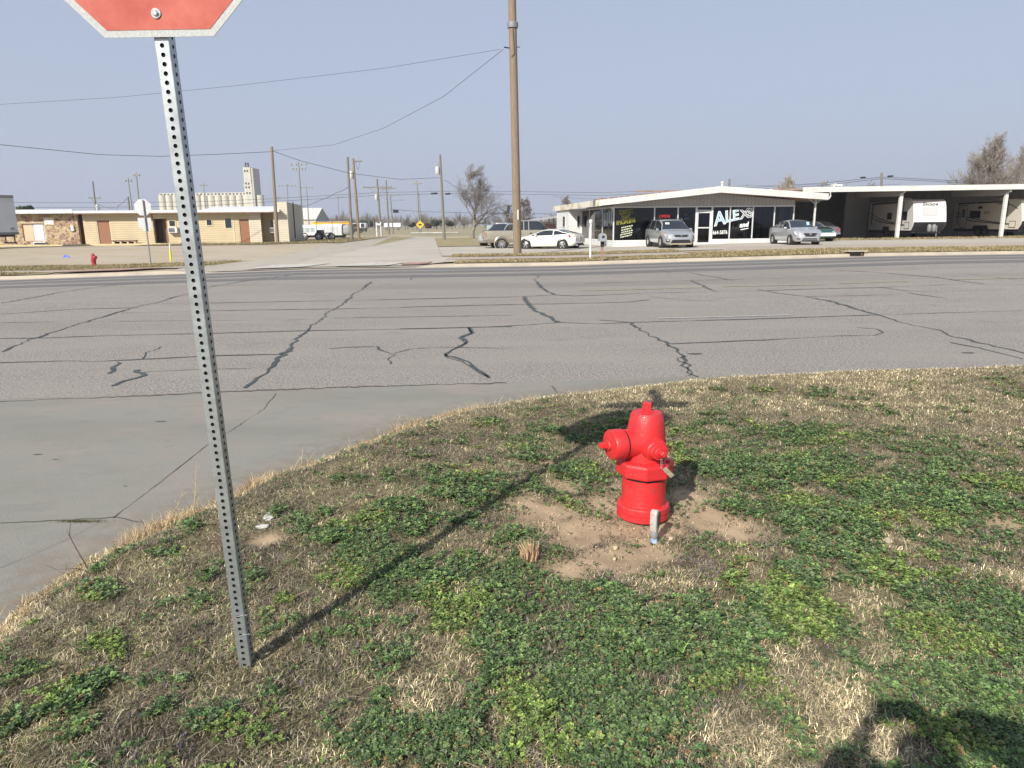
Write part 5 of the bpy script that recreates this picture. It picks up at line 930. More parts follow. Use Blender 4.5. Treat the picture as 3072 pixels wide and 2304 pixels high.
# carport behind and right of the shop
cf = dep(2410, 566, 53.0); cph = rad(5.0)
cpt = thing('carport', 'long open carport with white fascia over the travel trailers', 'carport', (cf.x, cf.y, gz(30, 56)), cph); zc = cf.z-gz(30, 56)
cu = lambda px, v=0: isect(px, (cf.x-v*math.sin(cph), cf.y+v*math.cos(cph)), (math.cos(cph), math.sin(cph)))
Lc = 34.0
rf = MB(); rf.add([(0, .1, zc-.12), (Lc, .1, zc+.05), (Lc, 22, zc+1.0), (-6.5, 22, zc+.75), (-6.5, 21.9, zc+.73), (0, .1, zc+.02), (Lc, .1, zc+.19), (Lc, 22, zc+1.15), (-6.5, 22, zc+.90)], [(0, 3, 2, 1), (5, 6, 7, 8), (0, 1, 6, 5), (1, 2, 7, 6), (2, 3, 8, 7), (3, 0, 5, 8)]); cr_ = rf.build('roof', mat('tin_roof_brown', (.30, .21, .16), rough=.8, var=.3, vs=1), cpt)
fa = MB(); fa.add([(0, 0, zc-.26), (Lc, 0, zc-.02), (Lc, 0, zc+.36), (0, 0, zc+.10), (0, .08, zc-.26), (Lc, .08, zc-.02), (Lc, .08, zc+.36), (0, .08, zc+.10)], [(0, 1, 2, 3), (7, 6, 5, 4), (0, 4, 5, 1), (3, 2, 6, 7), (0, 3, 7, 4), (1, 5, 6, 2)]); fa.build('front_fascia', fascw, cr_)
for k in range(7):
    u = -.9*(k+1)*1.0; v = 21.9*(-u)/6.5+.1; mb = MB(); mb.box((u+.2, v, zc+.05-.0*k), (.9, .1, .2)); mb.build('rafter_end', fascw, cr_)
dkw = mat('dark_corrugated', (.20, .20, .195), rough=.8, var=.15, vs=2)
mb = MB(); mb.b2((-3.0, 12.5, -.3), (Lc, 12.7, zc+.5)); mb.build('back_wall', dkw, cpt); mb = MB(); mb.b2((-1.2, 5, -.3), (-1.0, 12.5, zc+.1)); mb.build('end_wall', dkw, cpt)
mb = MB(); mb.b2((cu(2530, 9), 9.0, -.3), (cu(2600, 9), 9.2, zc+.2)); mb.build('partition', mat('partition_grey', (.30, .30, .30), rough=.85, var=.1), cpt)
for px in (2688, 3000):
    u = cu(px, .55)+.12; co = MB(); co.b2((u-.12, .45, -.1), (u+.12, .65, zc-.35)); co.build('column', fascw, cpt, bevel=.01)
    br = MB(); br.prism([(.15, zc-.14), (.15, zc-.30), (1.2, zc-.55), (6.5, zc-.45), (6.5, zc+.05)], u-.08, u+.08, plane='YZ'); br.build('beam', mat('beam_grey', (.42, .43, .43), rough=.6), cpt)
    bs_ = MB(); bs_.lathe([(.35, -.15), (.33, .06), (.2, .08)], (u, .55, 0), n=12); bs_.build('column_footing', concw, cpt)
for u, v, h, r in ((cu(2520), 1, .12, .3), (cu(2760), 3, .28, .0)):
    if r: mb = MB(); mb.box((u, v, zc+.28), (.7, .4, .14)); mb.build('roof_debris', whitew, cr_)

# ------------------------------------------------------------------ long stone and sided building at the left
A1 = dep(866, 727, 64.0); A0 = A1-Vector((math.cos(.15), math.sin(.15), 0))*26.5; bd_ = Vector((A1.x-A0.x, A1.y-A0.y, 0)); Lb = bd_.length; ba = math.atan2(bd_.y, bd_.x)
zb0 = gz(-28, 62)+.0
lb = thing('motel_building', 'long low beige sided building with a rubble stone end and flat white eave', 'building', (A0.x, A0.y, zb0), ba)
bu = lambda px: isect(px, (A0.x, A0.y), (math.cos(ba), math.sin(ba)))
sid = stripes('beige_lap_siding', (.58, .49, .32), (.30, .25, .16), 5.6, 'Z', .13, var=.06, bumpd=.015); sidw = stripes('pale_lap_siding', (.60, .55, .44), (.32, .29, .22), 5.6, 'Z', .13, var=.06, bumpd=.015)
stone = stone_mat(); doorb = mat('brown_door', (.27, .125, .07), rough=.55, var=.08); frm = mat('beige_trim', (.60, .53, .38), rough=.7); brick = stripes('tan_brick', (.62, .47, .32), (.5, .38, .26), 12, 'Z', .15, var=.08, bumpd=.005)
def lp(name, m, a, b, par=lb, bev=0): mb = MB(); mb.b2(a, b); return mb.build(name, m, par, bevel=bev)
hb = 2.62; us = bu(236); ue = Lb
lp('stone_wall', stone, (0, .02, -.5), (bu(67), .4, hb)); 
x0s = [bu(64), bu(98), bu(133), us]
lp('stone_wall', stone, (x0s[2]+.02, 0, -.5), (us, .4, hb)); lp('stone_wall', stone, (x0s[0], 0, 1.92), (x0s[2], .4, hb)); lp('stone_wall', stone, (x0s[0], 0, -.5), (x0s[2], .4, .42)); lp('brick_panel', brick, (x0s[0], .1, .42), (x0s[1], .4, 1.92))
wf = lp('window', mat('window_white', (.66, .67, .66), rough=.5), (x0s[1], .12, .42), (x0s[2], .2, 1.86)); lp('pane', glassm, (x0s[1]+.1, .10, .5), (x0s[2]-.1, .14, 1.8), wf)
for k in range(4): x_ = x0s[1]+.22+k*(x0s[2]-x0s[1]-.4)/3; lp('blind_strip', mat('blind_white', (.75, .77, .77), rough=.7), (x_-.1, .08, .52), (x_+.07, .11, 1.8), wf)
lp('lintel', frm, (x0s[0], -.06, 1.86), (x0s[2]+.05, .05, 1.93))
ac0 = lp('air_conditioner', mat('ac_white', (.62, .63, .62), rough=.5), (x0s[1]-.02, -.25, -.10), (x0s[2]+.05, .1, .34), bev=.02)
for k in range(4):
    for q in range(2): x_ = x0s[1]+.06+k*(x0s[2]-x0s[1])/4; lp('vent', darkm, (x_, -.265, -.06+.19*q), (x_+.22, -.24, .08+.19*q), ac0)
wf = lp('window', frm, (bu(136), -.05, 1.72), (bu(167), .05, 2.34)); lp('pane', whitew, (bu(141), -.07, 1.80), (bu(165), -.04, 2.22), wf)
lp('meter_box', whitew, (bu(215), -.15, 1.2), (bu(224), .0, 1.65), bev=.02)
lp('recess_wall', mat('deep_red_wall', (.09, .03, .025), rough=.8), (us, .5, -.5), (bu(252), .6, hb)); lp('recess_side', mat('deep_red_wall', 0), (us-.1, .4, -.5), (us, 1.2, hb))
def wallseg(pa, pb_, m=sid, y=0): return lp('siding_wall', m, (bu(pa), y, -.5), (bu(pb_), y+.35, hb+.05))
segs = [(252, 292, 0), (333, 397, .0), (433, 462, 0)]
def door(pa, pb_, m=doorb, y=.08, kn=True):
    a, b = bu(pa), bu(pb_); d = lp('door', m, (a+.07, y, .05), (b-.07, y+.05, 2.06)); lp('door_frame', frm, (a, y-.06, .0), (a+.07, y+.1, 2.13), d); lp('door_frame', frm, (b-.07, y-.06, .0), (b, y+.1, 2.13), d); lp('door_frame', frm, (a, y-.06, 2.06), (b, y+.1, 2.14), d)
    if kn: lp('handle', chrome, (b-.2, y-.06, .98), (b-.14, y+.0, 1.05), d)
    lp('wall_above_door', sid, (a, 0, 2.14), (b, .35, hb+.05)); return d
wallseg(252, 291); door(291, 333); wallseg(333, 458); 
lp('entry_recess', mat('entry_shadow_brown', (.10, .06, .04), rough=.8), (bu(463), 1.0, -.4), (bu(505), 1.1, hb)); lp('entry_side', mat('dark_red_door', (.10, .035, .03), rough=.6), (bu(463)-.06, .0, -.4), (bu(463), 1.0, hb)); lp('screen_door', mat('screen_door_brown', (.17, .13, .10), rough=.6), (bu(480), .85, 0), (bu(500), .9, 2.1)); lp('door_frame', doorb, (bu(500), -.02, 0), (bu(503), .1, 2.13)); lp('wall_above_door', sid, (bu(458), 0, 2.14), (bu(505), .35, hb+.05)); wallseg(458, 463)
wallseg(503, 700); wallseg(700, 717); door(717, 751); wallseg(751, 783, sidw)
lp('porch_recess_wall', sid, (bu(783), 1.3, -.5), (bu(822), 1.5, hb+.05)); lp('corner_trim', frm, (bu(783)-.06, -.03, -.3), (bu(783)+.04, .06, hb)); lp('porch_side', sid, (bu(783)-.3, .35, -.5), (bu(783), 1.5, hb)); wallseg(822, 861, sidw); lp('corner_trim', frm, (bu(702)-.06, -.03, -.3), (bu(702)+.04, .03, hb))
def win(pa, pb_, z0, z1, y=-.04, shade=False):
    wf = lp('window', frm, (bu(pa), y, z0), (bu(pb_), y+.1, z1)); lp('pane', glassm, (bu(pa)+.08, y-.015, z0+.08), (bu(pb_)-.08, y+.02, z1-.08), wf); return wf
win(508, 530, 1.45, 2.05); win(620, 640, 1.5, 2.1); win(675, 699, 1.25, 2.2); win(803, 823, 1.1, 2.1, 1.24)
def ac(px, z, y, w_=.75):
    a = bu(px); t_ = lp('air_conditioner', mat('ac_white', 0), (a, y-.45, z), (a+w_, y, z+.48), bev=.02); lp('vent', mat('ac_grille', (.12, .12, .13), rough=.6), (a+.08, y-.47, z+.07), (a+w_-.2, y-.44, z+.41), t_)
ac(508, .95, 0); ac(802, .85, 1.24)
for px in (484, 748): mb = MB(); mb.lathe([(.1, 2.45), (.13, 2.5), (.1, 2.58)], (bu(px), -.12, 0), n=10); mb.build('wall_lamp', whitew, lb)
ey = -.7; er = MB(); er.b2((-.2, ey, hb+.03), (bu(846), 9, hb+.22)); er = er.build('roof', mat('roof_white_membrane', (.66, .68, .68), rough=.6, var=.08), lb)
mb = MB(); mb.b2((-.2, ey-.03, hb+.02), (us, ey, hb+.34)); mb.build('eave_fascia', whitew, er); mb = MB(); mb.b2((us+.1, ey-.03, hb+.02), (bu(846), ey, hb+.20)); mb.build('eave_fascia', whitew, er); mb = MB(); mb.b2((us+.05, ey-.02, hb-.06), (bu(846), ey+.1, hb+.02)); mb.build('eave_soffit', mat('soffit_brown', (.20, .12, .09), rough=.8), er)
mb = MB(); mb.prism([(ey+.2, hb+.21), (4.5, hb+.62), (9, hb+.21)], bu(610), bu(846)-.05, plane='YZ'); mb.build('roof_ridge', mat('roof_white_membrane', 0), er)
mb = MB(); u_ = bu(866); mb.prism([(u_-.9, -.5), (u_, -.5), (u_, 3.5), (u_-.9, 3.5), (u_-1.2, hb+.2)], -.02, .3); mb.build('parapet_face', sidw, lb)
mb = MB(); mb.b2((u_-.3, .3, -.5), (u_, 9.5, 3.46)); mb.build('parapet_side', stripes('shaded_lap_siding', (.50, .46, .37), (.25, .23, .18), 5.6, 'Z', .13, var=.05), lb); lp('downpipe', darkm, (u_, 3.5, .3), (u_+.08, 3.6, 3.6))  # pale siding darkened: the shade on this side is put into its colour
for px, y in ((248, 3), (253, 6), (340, 5), (358, 5), (470, 5)): mb = MB(); mb.lathe([(.07, hb+.2), (.07, hb+.55), (.14, hb+.56), (.14, hb+.68)], (bu(px)+y*.1, y, 0), n=8); mb.build('roof_vent', chrome, er, smooth=40)
# low yellow kerb in front of it
ky = mat('yellow_kerb_paint', (.66, .52, .22), rough=.8, col2=(.5, .42, .28), vs=3)
kb = MB(); kb.b2((bu(20), -2.3, -.4), (bu(560), -1.9, .14)); ko = kb.build('parking_kerb', ky, None, bevel=.03); ko.location = (A0.x, A0.y, zb0); ko.rotation_euler = (0, 0, ba); tag(ko, 'faded yellow kerb in front of the beige building', 'kerb')
def world_lb(u, v, z=0): return (A0.x+u*math.cos(ba)-v*math.sin(ba), A0.y+u*math.sin(ba)+v*math.cos(ba), zb0+z)
bn = thing('pallet_bench', 'long low wooden bench frame against the beige siding', 'bench', world_lb(bu(414), -.6), ba); Lbn = bu(432)-bu(358)
for k in range(4): mb = MB(); mb.box((-Lbn+.2+k*(Lbn-.3)/3, 0, .16), (.14, .5, .32)); mb.build('leg', mat('bench_pale', (.55, .45, .33), rough=.9), bn)
mb = MB(); mb.box((-Lbn/2, 0, .36), (Lbn, .6, .08)); mb.build('seat', mat('bench_brown', (.16, .10, .07), rough=.9, var=.3), bn); mb = MB(); mb.box((-Lbn/2, .2, .18), (Lbn*.96, .1, .2)); mb.build('backing_board', mat('bench_dark', (.05, .03, .03), rough=.9), bn)
# ================================================================== POLES, SIGNS, WIRES
wood = mat('pole_wood', (.27, .195, .13), rough=.9, col2=(.17, .14, .10), vs=7, scale=(3, 3, .25), bump=.4, bs=30); woodg = mat('pole_wood_grey', (.22, .20, .17), rough=.9, col2=(.14, .13, .115), vs=5, scale=(2, 2, .2)); steelp = mat('dull_steel_pole', (.24, .245, .25), rough=.6, metal=.3, var=.1)
insul = mat('insulator_grey', (.3, .32, .33), rough=.4); transm = mat('transformer_grey', (.45, .47, .47), rough=.45, var=.08); wirem = mat('wire_black', (.05, .05, .055), rough=.7)
POLES = {}
def pole(key, name, label, bpx, tpx, Y, rb, rt, m, cat='utility pole', group=None, above=0, n=12):
    b = dep(bpx[0], bpx[1], Y); zg_ = gz(b.x, b.y) if Y > 25 else b.z
    tp = dep(tpx[0], tpx[1], Y); t = thing(name, label, cat, (b.x, b.y, zg_-.0), 0, group)
    mb = MB(); v = Vector((tp.x-b.x, 0, tp.z-zg_)); P = [Vector((0, 0, -.4)), v*.33, v*.66, v*(1+above)]
    mb.tube(P, [rb, rb*.67+rt*.33, rb*.33+rt*.67, rt], n); mb.build('shaft', m, t, smooth=50); t['_h'] = v.z; del t['_h']
    POLES[key] = (t, v, b); return t, v
def crossarm(t, c, w_, m=woodg, n=2, dz=.0):
    mb = MB(); mb.box(c, (w_, .1, .13)); mb.tube([(c[0]-w_*.3, c[1], c[2]), (c[0], c[1]+.02, c[2]-.8)], .02, 5); mb.tube([(c[0]+w_*.3, c[1], c[2]), (c[0], c[1]+.02, c[2]-.8)], .02, 5); mb.build('crossarm', m, t)
    for k in range(n*2):
        x_ = c[0]+(-.46+.92*k/(2*n-1))*w_; mb = MB(); mb.lathe([(.03, 0), (.07, .03), (.06, .10), (.075, .12), (.04, .2)], (x_, c[1], c[2]+.06), n=8); mb.build('insulator', insul, t)
def transformer(t, c, h=1.0, r=.26):
    mb = MB(); mb.lathe([(r*.9, 0), (r, .05), (r, h*.85), (r*.85, h*.95), (r*.4, h)], c, n=14); o = mb.build('transformer', transm, t, smooth=40)
    for s in (-1, 1): mb = MB(); mb.lathe([(.05, h), (.06, h+.1), (.03, h+.25)], (c[0]+s*r*.4, c[1], c[2]), n=7); mb.build('bushing', insul, o)
t, v = pole('big', 'utility_pole', 'thick brown wooden pole standing in front of the pickup truck', (1553, 766), (1535, -60), 38.0, .215, .19, wood, n=24)
mb = MB(); k_ = v*.905; 
def alongv(t, v, b, py):             # height fraction of a pole where the photo row py falls
    for q in np.linspace(0, 1, 400):
        pt = Vector((b.x, b.y, b.z))+v*q; l = CR.transposed() @ (pt-Vector((0, 0, H)))
        if 1152-F*l.y/(-l.z) <= py: return q
    return 1
b_ = POLES['big'][2]
q = alongv(t, v, b_, 76); c = v*q; mb = MB(); mb.lathe([(.26, -.14), (.27, -.05), (.27, .10), (.25, .12)], c, n=16); mb.build('metal_band', steelp, t, smooth=40)
q1 = alongv(t, v, b_, 88); q2 = alongv(t, v, b_, 165); mb = MB(); mb.tube([v*q1+Vector((.0, -.21, 0)), v*((q1+q2)/2)+Vector((.03, -.215, 0)), v*q2+Vector((.06, -.21, 0)), v*q2+Vector((-.1, -.24, -.15))], .016, 6); mb.build('riser_cable', wirem, t)
qa = alongv(t, v, b_, 145); mb = MB(); mb.tube([v*qa+Vector((-.19, -.05, 0)), v*qa+Vector((-.45, -.1, .03))], .03, 6); mb.tube([v*qa+Vector((.19, 0, .05)), v*qa+Vector((.34, 0, .05))], .02, 6); mb.build('cable_bracket', darkm, t)
qb = alongv(t, v, b_, 645); mb = MB(); mb.box(v*qb+Vector((.06, -.22, 0)), (.06, .02, .5)); mb.build('number_tag', whitew, t)
t, v = pole('lb', 'utility_pole', 'bare brown pole leaning before the porch end of the beige building', (833, 733), (815, 440), 60.5, .15, .10, wood)
t, v = pole('A', 'utility_pole', 'grey wooden pole, left one of the pair behind the chain fence corner', (1056, 725), (1042.5, 471), 70, .13, .11, woodg)
t, v = pole('B', 'utility_pole', 'wooden pole with a grey transformer, right one of the pair by the fence', (1078, 723), (1059.5, 475), 73, .15, .10, wood); q = alongv(t, v, POLES['B'][2], 541); transformer(t, v*q+Vector((-.3, -.1, 0)), .75, .22); crossarm(t, v*alongv(t, v, POLES['B'][2], 490)+Vector((.4, 0, 0)), .9, n=1)
t, v = pole('C', 'utility_pole', 'pole with one long crossarm left of the far street', (1144, 713), (1131, 537), 92, .15, .10, woodg); crossarm(t, v*alongv(t, v, POLES['C'][2], 566), 3.7, n=2); transformer(t, v*alongv(t, v, POLES['C'][2], 604)+Vector((-.25, -.1, 0)), .7, .2)
t, v = pole('D', 'utility_pole', 'pole with two crossarms and a street light arm beside the far street', (1167, 703), (1158, 541), 118, .16, .10, woodg); crossarm(t, v*alongv(t, v, POLES['D'][2], 566), 3.0, n=2); crossarm(t, v*alongv(t, v, POLES['D'][2], 585), 4.2, n=2)
q = v*alongv(t, v, POLES['D'][2], 608); mb = MB(); mb.tube([q, q+Vector((1.2, 0, .35)), q+Vector((2.2, 0, .4))], .04, 6); mb.build('lamp_arm', steelp, t); mb = MB(); mb.box(q+Vector((2.5, 0, .38)), (.7, .25, .14)); mb.build('lamp_head', steelp, t, bevel=.03)
t, v = pole('E', 'utility_pole', 'thin pole right of the twin-crossarm pole', (1180, 702), (1171, 587), 122, .10, .08, woodg)
t, v = pole('F', 'utility_pole', 'leaning grey pole with a transformer left of the tall bare tree', (1333, 717.5), (1320, 464), 79, .17, .11, woodg); q = alongv(t, v, POLES['F'][2], 521); transformer(t, v*q+Vector((-.36, -.1, 0)), .85, .24)
mb = MB(); c = v*alongv(t, v, POLES['F'][2], 488); mb.tube([c, c+Vector((-.5, -.05, -.25)), c+Vector((-.55, -.05, -.1))], .03, 5); mb.build('cutout_switch', insul, t)
t, v = pole('L', 'utility_pole', 'pole with crossarm and transformer behind the stone end building', (294, 690), (278, 544), 105, .16, .10, woodg); crossarm(t, v*alongv(t, v, POLES['L'][2], 571), 1.7, n=1); transformer(t, v*alongv(t, v, POLES['L'][2], 609)+Vector((.35, -.1, 0)), .85, .25)
t, v = pole('S', 'utility_pole', 'short dark pole behind the motel holding a sagging cable', (394, 690), (384, 590), 84, .1, .09, woodg)
t, v = pole('R', 'utility_pole', 'thin pole rising behind the right part of the carport roof', (2641, 690), (2645, 518), 84, .16, .12, woodg)
t, v = pole('R2', 'utility_pole', 'short capped pole behind the shop roof ridge', (2187, 690), (2188, 537), 92, .10, .13, woodg)
t, v = pole('R3', 'utility_pole', 'small dark pole just right of the shop roof ridge', (2240, 690), (2241, 552), 110, .05, .05, steelp)
t, v = pole('R4', 'utility_pole', 'thin wire pole behind the left end of the carport roof', (2470, 690), (2471, 546), 95, .07, .06, steelp); crossarm(t, v*.97, .6, n=1)
t, v = pole('R5', 'utility_pole', 'thin wire pole poking above the middle of the carport roof', (2538, 690), (2540, 550), 95, .05, .05, steelp)
def floodpole(key, label, bpx, tpx, Y, nl, wd, r=.14, side=0):
    t, v = pole(key, 'floodlight_pole', label, bpx, tpx, Y, r*1.3, r*.7, steelp, 'light pole', 'sports field light poles', n=8)
    rows = 2 if nl > 6 else 1
    mb = MB(); mb.box(v+Vector((side*wd/2, 0, -.3)), (wd, .08, .08)); 
    if rows == 2: mb.box(v+Vector((side*wd/2, 0, -1.0)), (wd*.8, .08, .08))
    mb.build('light_bar', steelp, t)
    for rr in range(rows):
        k2 = (nl+rr)//rows if rows > 1 else nl
        for k in range(k2):
            x_ = side*wd/2+(-.5+k/max(1, k2-1))*wd*(1 if rr == 0 else .8); mb = MB(); mb.lathe([(.08, .1), (.15, -.1), (.17, -.22)], v+Vector((x_, -.12, -.3-.7*rr)), (0, -.6, .8), 10); mb.build('flood_lamp', mat('flood_lamp_shell', (.36, .37, .38), rough=.4), t, smooth=40)
floodpole('f1', 'tallest floodlight pole with a wide lamp bar behind the parapet', (909, 692), (895, 486), 118, 9, 2.4)
floodpole('f2', 'floodlight pole with six spread lamps just left of the parapet', (867, 690), (861, 551), 150, 6, 3.2, .11)
floodpole('f3', 'floodlight pole over the white metal barn roof', (928, 690), (919, 557), 150, 5, 2.2, .11)
floodpole('f4', 'floodlight pole standing before the grain silos', (621, 690), (610, 550), 150, 4, 1.2, .11)
floodpole('f5', 'small floodlight pole with lamps only on its right side', (1017, 684), (1013.5, 586), 165, 3, 1.2, .09, 1)
floodpole('f6', 'floodlight pole right of the far street with double lamps', (1258, 695), (1251, 543), 125, 6, 1.3, .12)
floodpole('f7', 'very small floodlight pole between the leaning pole and the parapet', (840, 690), (836, 588), 180, 2, .7, .08)
floodpole('f8', 'thin floodlight pole left of the stop sign back', (404, 690), (384, 534), 110, 3, .8, .11)
floodpole('f9', 'dark floodlight pole rising directly behind the back of the stop sign', (424, 690), (408, 517), 105, 4, .8, .12)
floodpole('f10', 'thin pole close behind the double-lamp floodlight pole', (1264, 692), (1256.5, 577), 135, 1, .3, .09)
# wires
def wire(pts, label, sag=0, r=.012, name='overhead_wire', group=None, n=14, m=wirem):
    P = [dep(*p) for p in pts]; out = []
    for a, b in zip(P, P[1:]):
        for i in range(n): q = i/n; out.append(a.lerp(b, q)-Vector((0, 0, sag*4*q*(1-q))))
    out.append(P[-1]); mb = MB(); mb.tube(out, r, 5); return tag(mb.build(name, m, None, smooth=60, fix=False), label, 'wire', group)
wire([(1500, 148, 38), (1150, 205, 39), (700, 258, 41), (350, 292, 42.5), (-80, 318, 44)], 'uppermost cable running from the big pole to the left edge', r=.009)
wire([(1510, 148, 38), (1330, 290, 42), (1150, 385, 47), (1000, 435, 53), (820, 452, 60.5)], 'drooping cable from the big pole to the pole by the beige building', r=.012)
wire([(815, 455, 60.5), (650, 463, 58), (480, 469, 56), (300, 464, 54), (-60, 428, 50)], 'dark cable running from the leaning brown pole out to the left edge', r=.02)
wire([(816, 452, 60.5), (900, 482, 63), (1050, 520, 70), (1200, 538, 75), (1317, 533, 79)], 'drooping cable between the leaning brown pole and the transformer pole', r=.02)
wire([(-100, 607, 112), (290, 608, 112), (600, 605, 114), (800, 597, 116), (1131, 578, 118), (1400, 572.5, 118), (1800, 578, 118), (2200, 566, 112), (2471, 549, 96), (2645, 531, 84), (2900, 544, 84), (3150, 560, 84)], 'upper one of two long power lines crossing the whole background', r=.028)
wire([(-100, 622, 112), (290, 622, 112), (600, 618, 114), (800, 606, 116), (1131, 586, 118), (1360, 580.5, 118), (1800, 586, 118), (2200, 572, 112), (2471, 556, 96), (2645, 536, 84), (2900, 549, 84), (3150, 566, 84)], 'lower one of two long power lines crossing the whole background', r=.028)
wire([(905, 620, 90), (960, 600, 85), (1010, 577, 75), (1044, 561, 70)], 'slack cable from the floodlight poles up to the fence pair poles', r=.022, sag=.1)
wire([(296, 612, 105), (340, 624, 95), (384, 592, 84)], 'short sagging cable between transformer pole and short pole behind the motel', r=.022, sag=.2)
wire([(1334, 540, 79), (1370, 562, 84), (1480, 615, 95), (1530, 638, 105)], 'service cable running down from the grey transformer pole through the bare tree', r=.018)
wire([(1170, 628, 122), (1272, 635, 122), (1460, 640, 124), (1675, 642, 128)], 'low far cable carrying the traffic signal', r=.03)
wire([(2060, 574, 95), (2188, 560, 92), (2241, 556, 100), (2350, 558, 97), (2471, 552, 95), (2540, 560, 95), (2700, 552, 90)], 'thin twisted cable just above the shop and carport roofs', r=.014)
wire([(1660, 590, 95), (1790, 598, 90), (1900, 600, 88)], 'thin cable behind the shop roof debris', r=.014)
for a_, b_2, lab in (((1292, 1313), 581, 'black splice sleeve on the power line left of the leaning grey pole'), ((1335, 1352), 582, 'black splice sleeve on the power line right of the leaning grey pole'), ((2580, 2597), 533, 'left black splice sleeve above the carport roof'), ((2662, 2680), 529, 'right black splice sleeve above the carport roof')):
    Yq = 117.5 if b_2 > 550 else 84; mb = MB(); p0 = dep(a_[0], b_2, Yq); p1 = dep(a_[1], b_2-1, Yq); mb.tube([p0, p0.lerp(p1, .1), p0.lerp(p1, .9), p1], [.05, .14, .14, .05] if Yq > 100 else [.04, .09, .09, .04], 8); tag(mb.build('cable_splice', darkm, None, smooth=50), lab, 'cable splice', 'splice sleeves on the power lines')
ts = dep(1187.5, 632, 121.8); tt_ = thing('traffic_signal', 'small dark traffic signal hanging over the far street', 'traffic light', ts); mb = MB(); mb.box((0, 0, -.1), (.9, .3, .5)); mb.build('housing', darkm, tt_, bevel=.03); mb = MB(); mb.tube([(0, 0, .1), (0, 0, .4)], .03, 6); mb.build('hanger', steelp, tt_)
# far stop sign seen from behind
p = hit(453, 796); fs = thing('stop_sign', 'back of a grey octagonal sign with a plate below, on the far left corner', 'sign', (p.x, p.y, p.z), .12)
tp = dep(428, 600, p.y); v = Vector((tp.x-p.x, 0, tp.z-p.z)); mb = MB(); mb.tube([(0, 0, -.2), v], .035, 6); mb.build('post', steelp, fs)
sb = mat('sign_back_aluminium', (.52, .54, .55), rough=.55, metal=.3, var=.06); sc_ = dep(427, 622, p.y); c = Vector((sc_.x-p.x, .06, sc_.z-p.z)); mb = MB(); mb.prism([(c.x+.41*math.cos(PI/8+k*PI/4), c.z+.41*math.sin(PI/8+k*PI/4)) for k in range(8)], .05, .056); mb.build('sign_blank', sb, fs)
pc = dep(433, 668, p.y); mb = MB(); mb.box((pc.x-p.x, .053, pc.z-p.z), (.61, .006, .46), ry=-.0); mb.build('lower_plate', sb, fs); pc = dep(439, 690, p.y); mb = MB(); mb.box((pc.x-p.x, .053, pc.z-p.z+.02), (.38, .006, .16)); mb.build('small_plate', sb, fs)
# far hydrant and bollard
p = hit(283, 799); fh = dup(hy, (p.x, p.y, p.z), 2.6, 'smaller dull red fire hydrant on the far left corner', sc=.88)
dred = mat('dull_red_enamel', (.36, .03, .035), rough=.55, var=.15, vs=12)
for ch in fh.children_recursive:
    if ch.type == 'MESH' and ch.data.materials and ch.data.materials[0] == hred:
        ch.data = ch.data.copy(); ch.data.materials[0] = dred
for ch in list(fh.children):
    if ch.name.startswith(('tag_plate', 'chain')): bpy.data.objects.remove(ch)
p = hit(513, 784); bo_ = thing('bollard', 'slim yellow marker post with a white top beside the far corner', 'bollard', (p.x, p.y, p.z)); tp = dep(510, 750, p.y); t2 = dep(508.5, 728, p.y)
mb = MB(); mb.tube([(0, 0, -.2), (tp.x-p.x, 0, tp.z-p.z)], .058, 10); mb.build('sleeve', mat('yellow_plastic', (.70, .60, .04), rough=.5), bo_, smooth=50); mb = MB(); mb.tube([(tp.x-p.x, 0, tp.z-p.z), (t2.x-p.x, 0, t2.z-p.z)], .04, 8); mb.build('marker_top', mat('worn_white_marker', (.6, .58, .5), rough=.6, var=.3, vs=20), bo_, smooth=50)
p = hit(1771, 777); wp = thing('white_post', 'white round post with a ball top on the verge left of the mailbox', 'post', (p.x, p.y, p.z)); h_ = dep(1770, 661, p.y).z-p.z
mb = MB(); mb.tube([(0, 0, -.2), (0, 0, h_-.1)], .05, 12); mb.build('shaft', mat('aged_white_paint', (.68, .68, .66), rough=.6, var=.1), wp, smooth=50); mb = MB(); mb.lathe([(.03, -.12), (.07, -.07), (.085, 0), (.07, .07), (.03, .1)], (0, 0, h_-.06)); mb.build('ball_finial', mat('aged_white_paint', 0), wp, smooth=50)
mb = MB(); mb.tube([(.03, -.02, h_-.55), (.12, -.05, h_-.6)], .012, 5); mb.build('hook', steelp, wp)
p = hit(1806, 783); mbx = thing('mailbox', 'grey mailbox on a wooden post beside the white ball-topped post', 'mailbox', (p.x, p.y, p.z)); h_ = dep(1806, 723, p.y).z-p.z
mb = MB(); mb.box((0, 0, h_/2-.1), (.1, .1, h_+.1)); mb.build('post', mat('weathered_post', (.26, .18, .14), rough=.9, var=.2), mbx); mb = MB(); mb.prism([(-.15, h_), (.15, h_), (.15, h_+.22), (.10, h_+.30), (0, h_+.33), (-.10, h_+.30), (-.15, h_+.22)], -.28, .24); mb.build('box', mat('mailbox_grey', (.36, .39, .41), rough=.4, metal=.4), mbx, smooth=30); mb = MB(); mb.box((.0, -.29, h_+.18), (.1, .02, .1)); mb.build('door_latch', darkm, mbx)
mb = MB(); mb.box((0, 0, h_-.12), (.13, .2, .2)); mb.build('bracket', darkm, mbx)
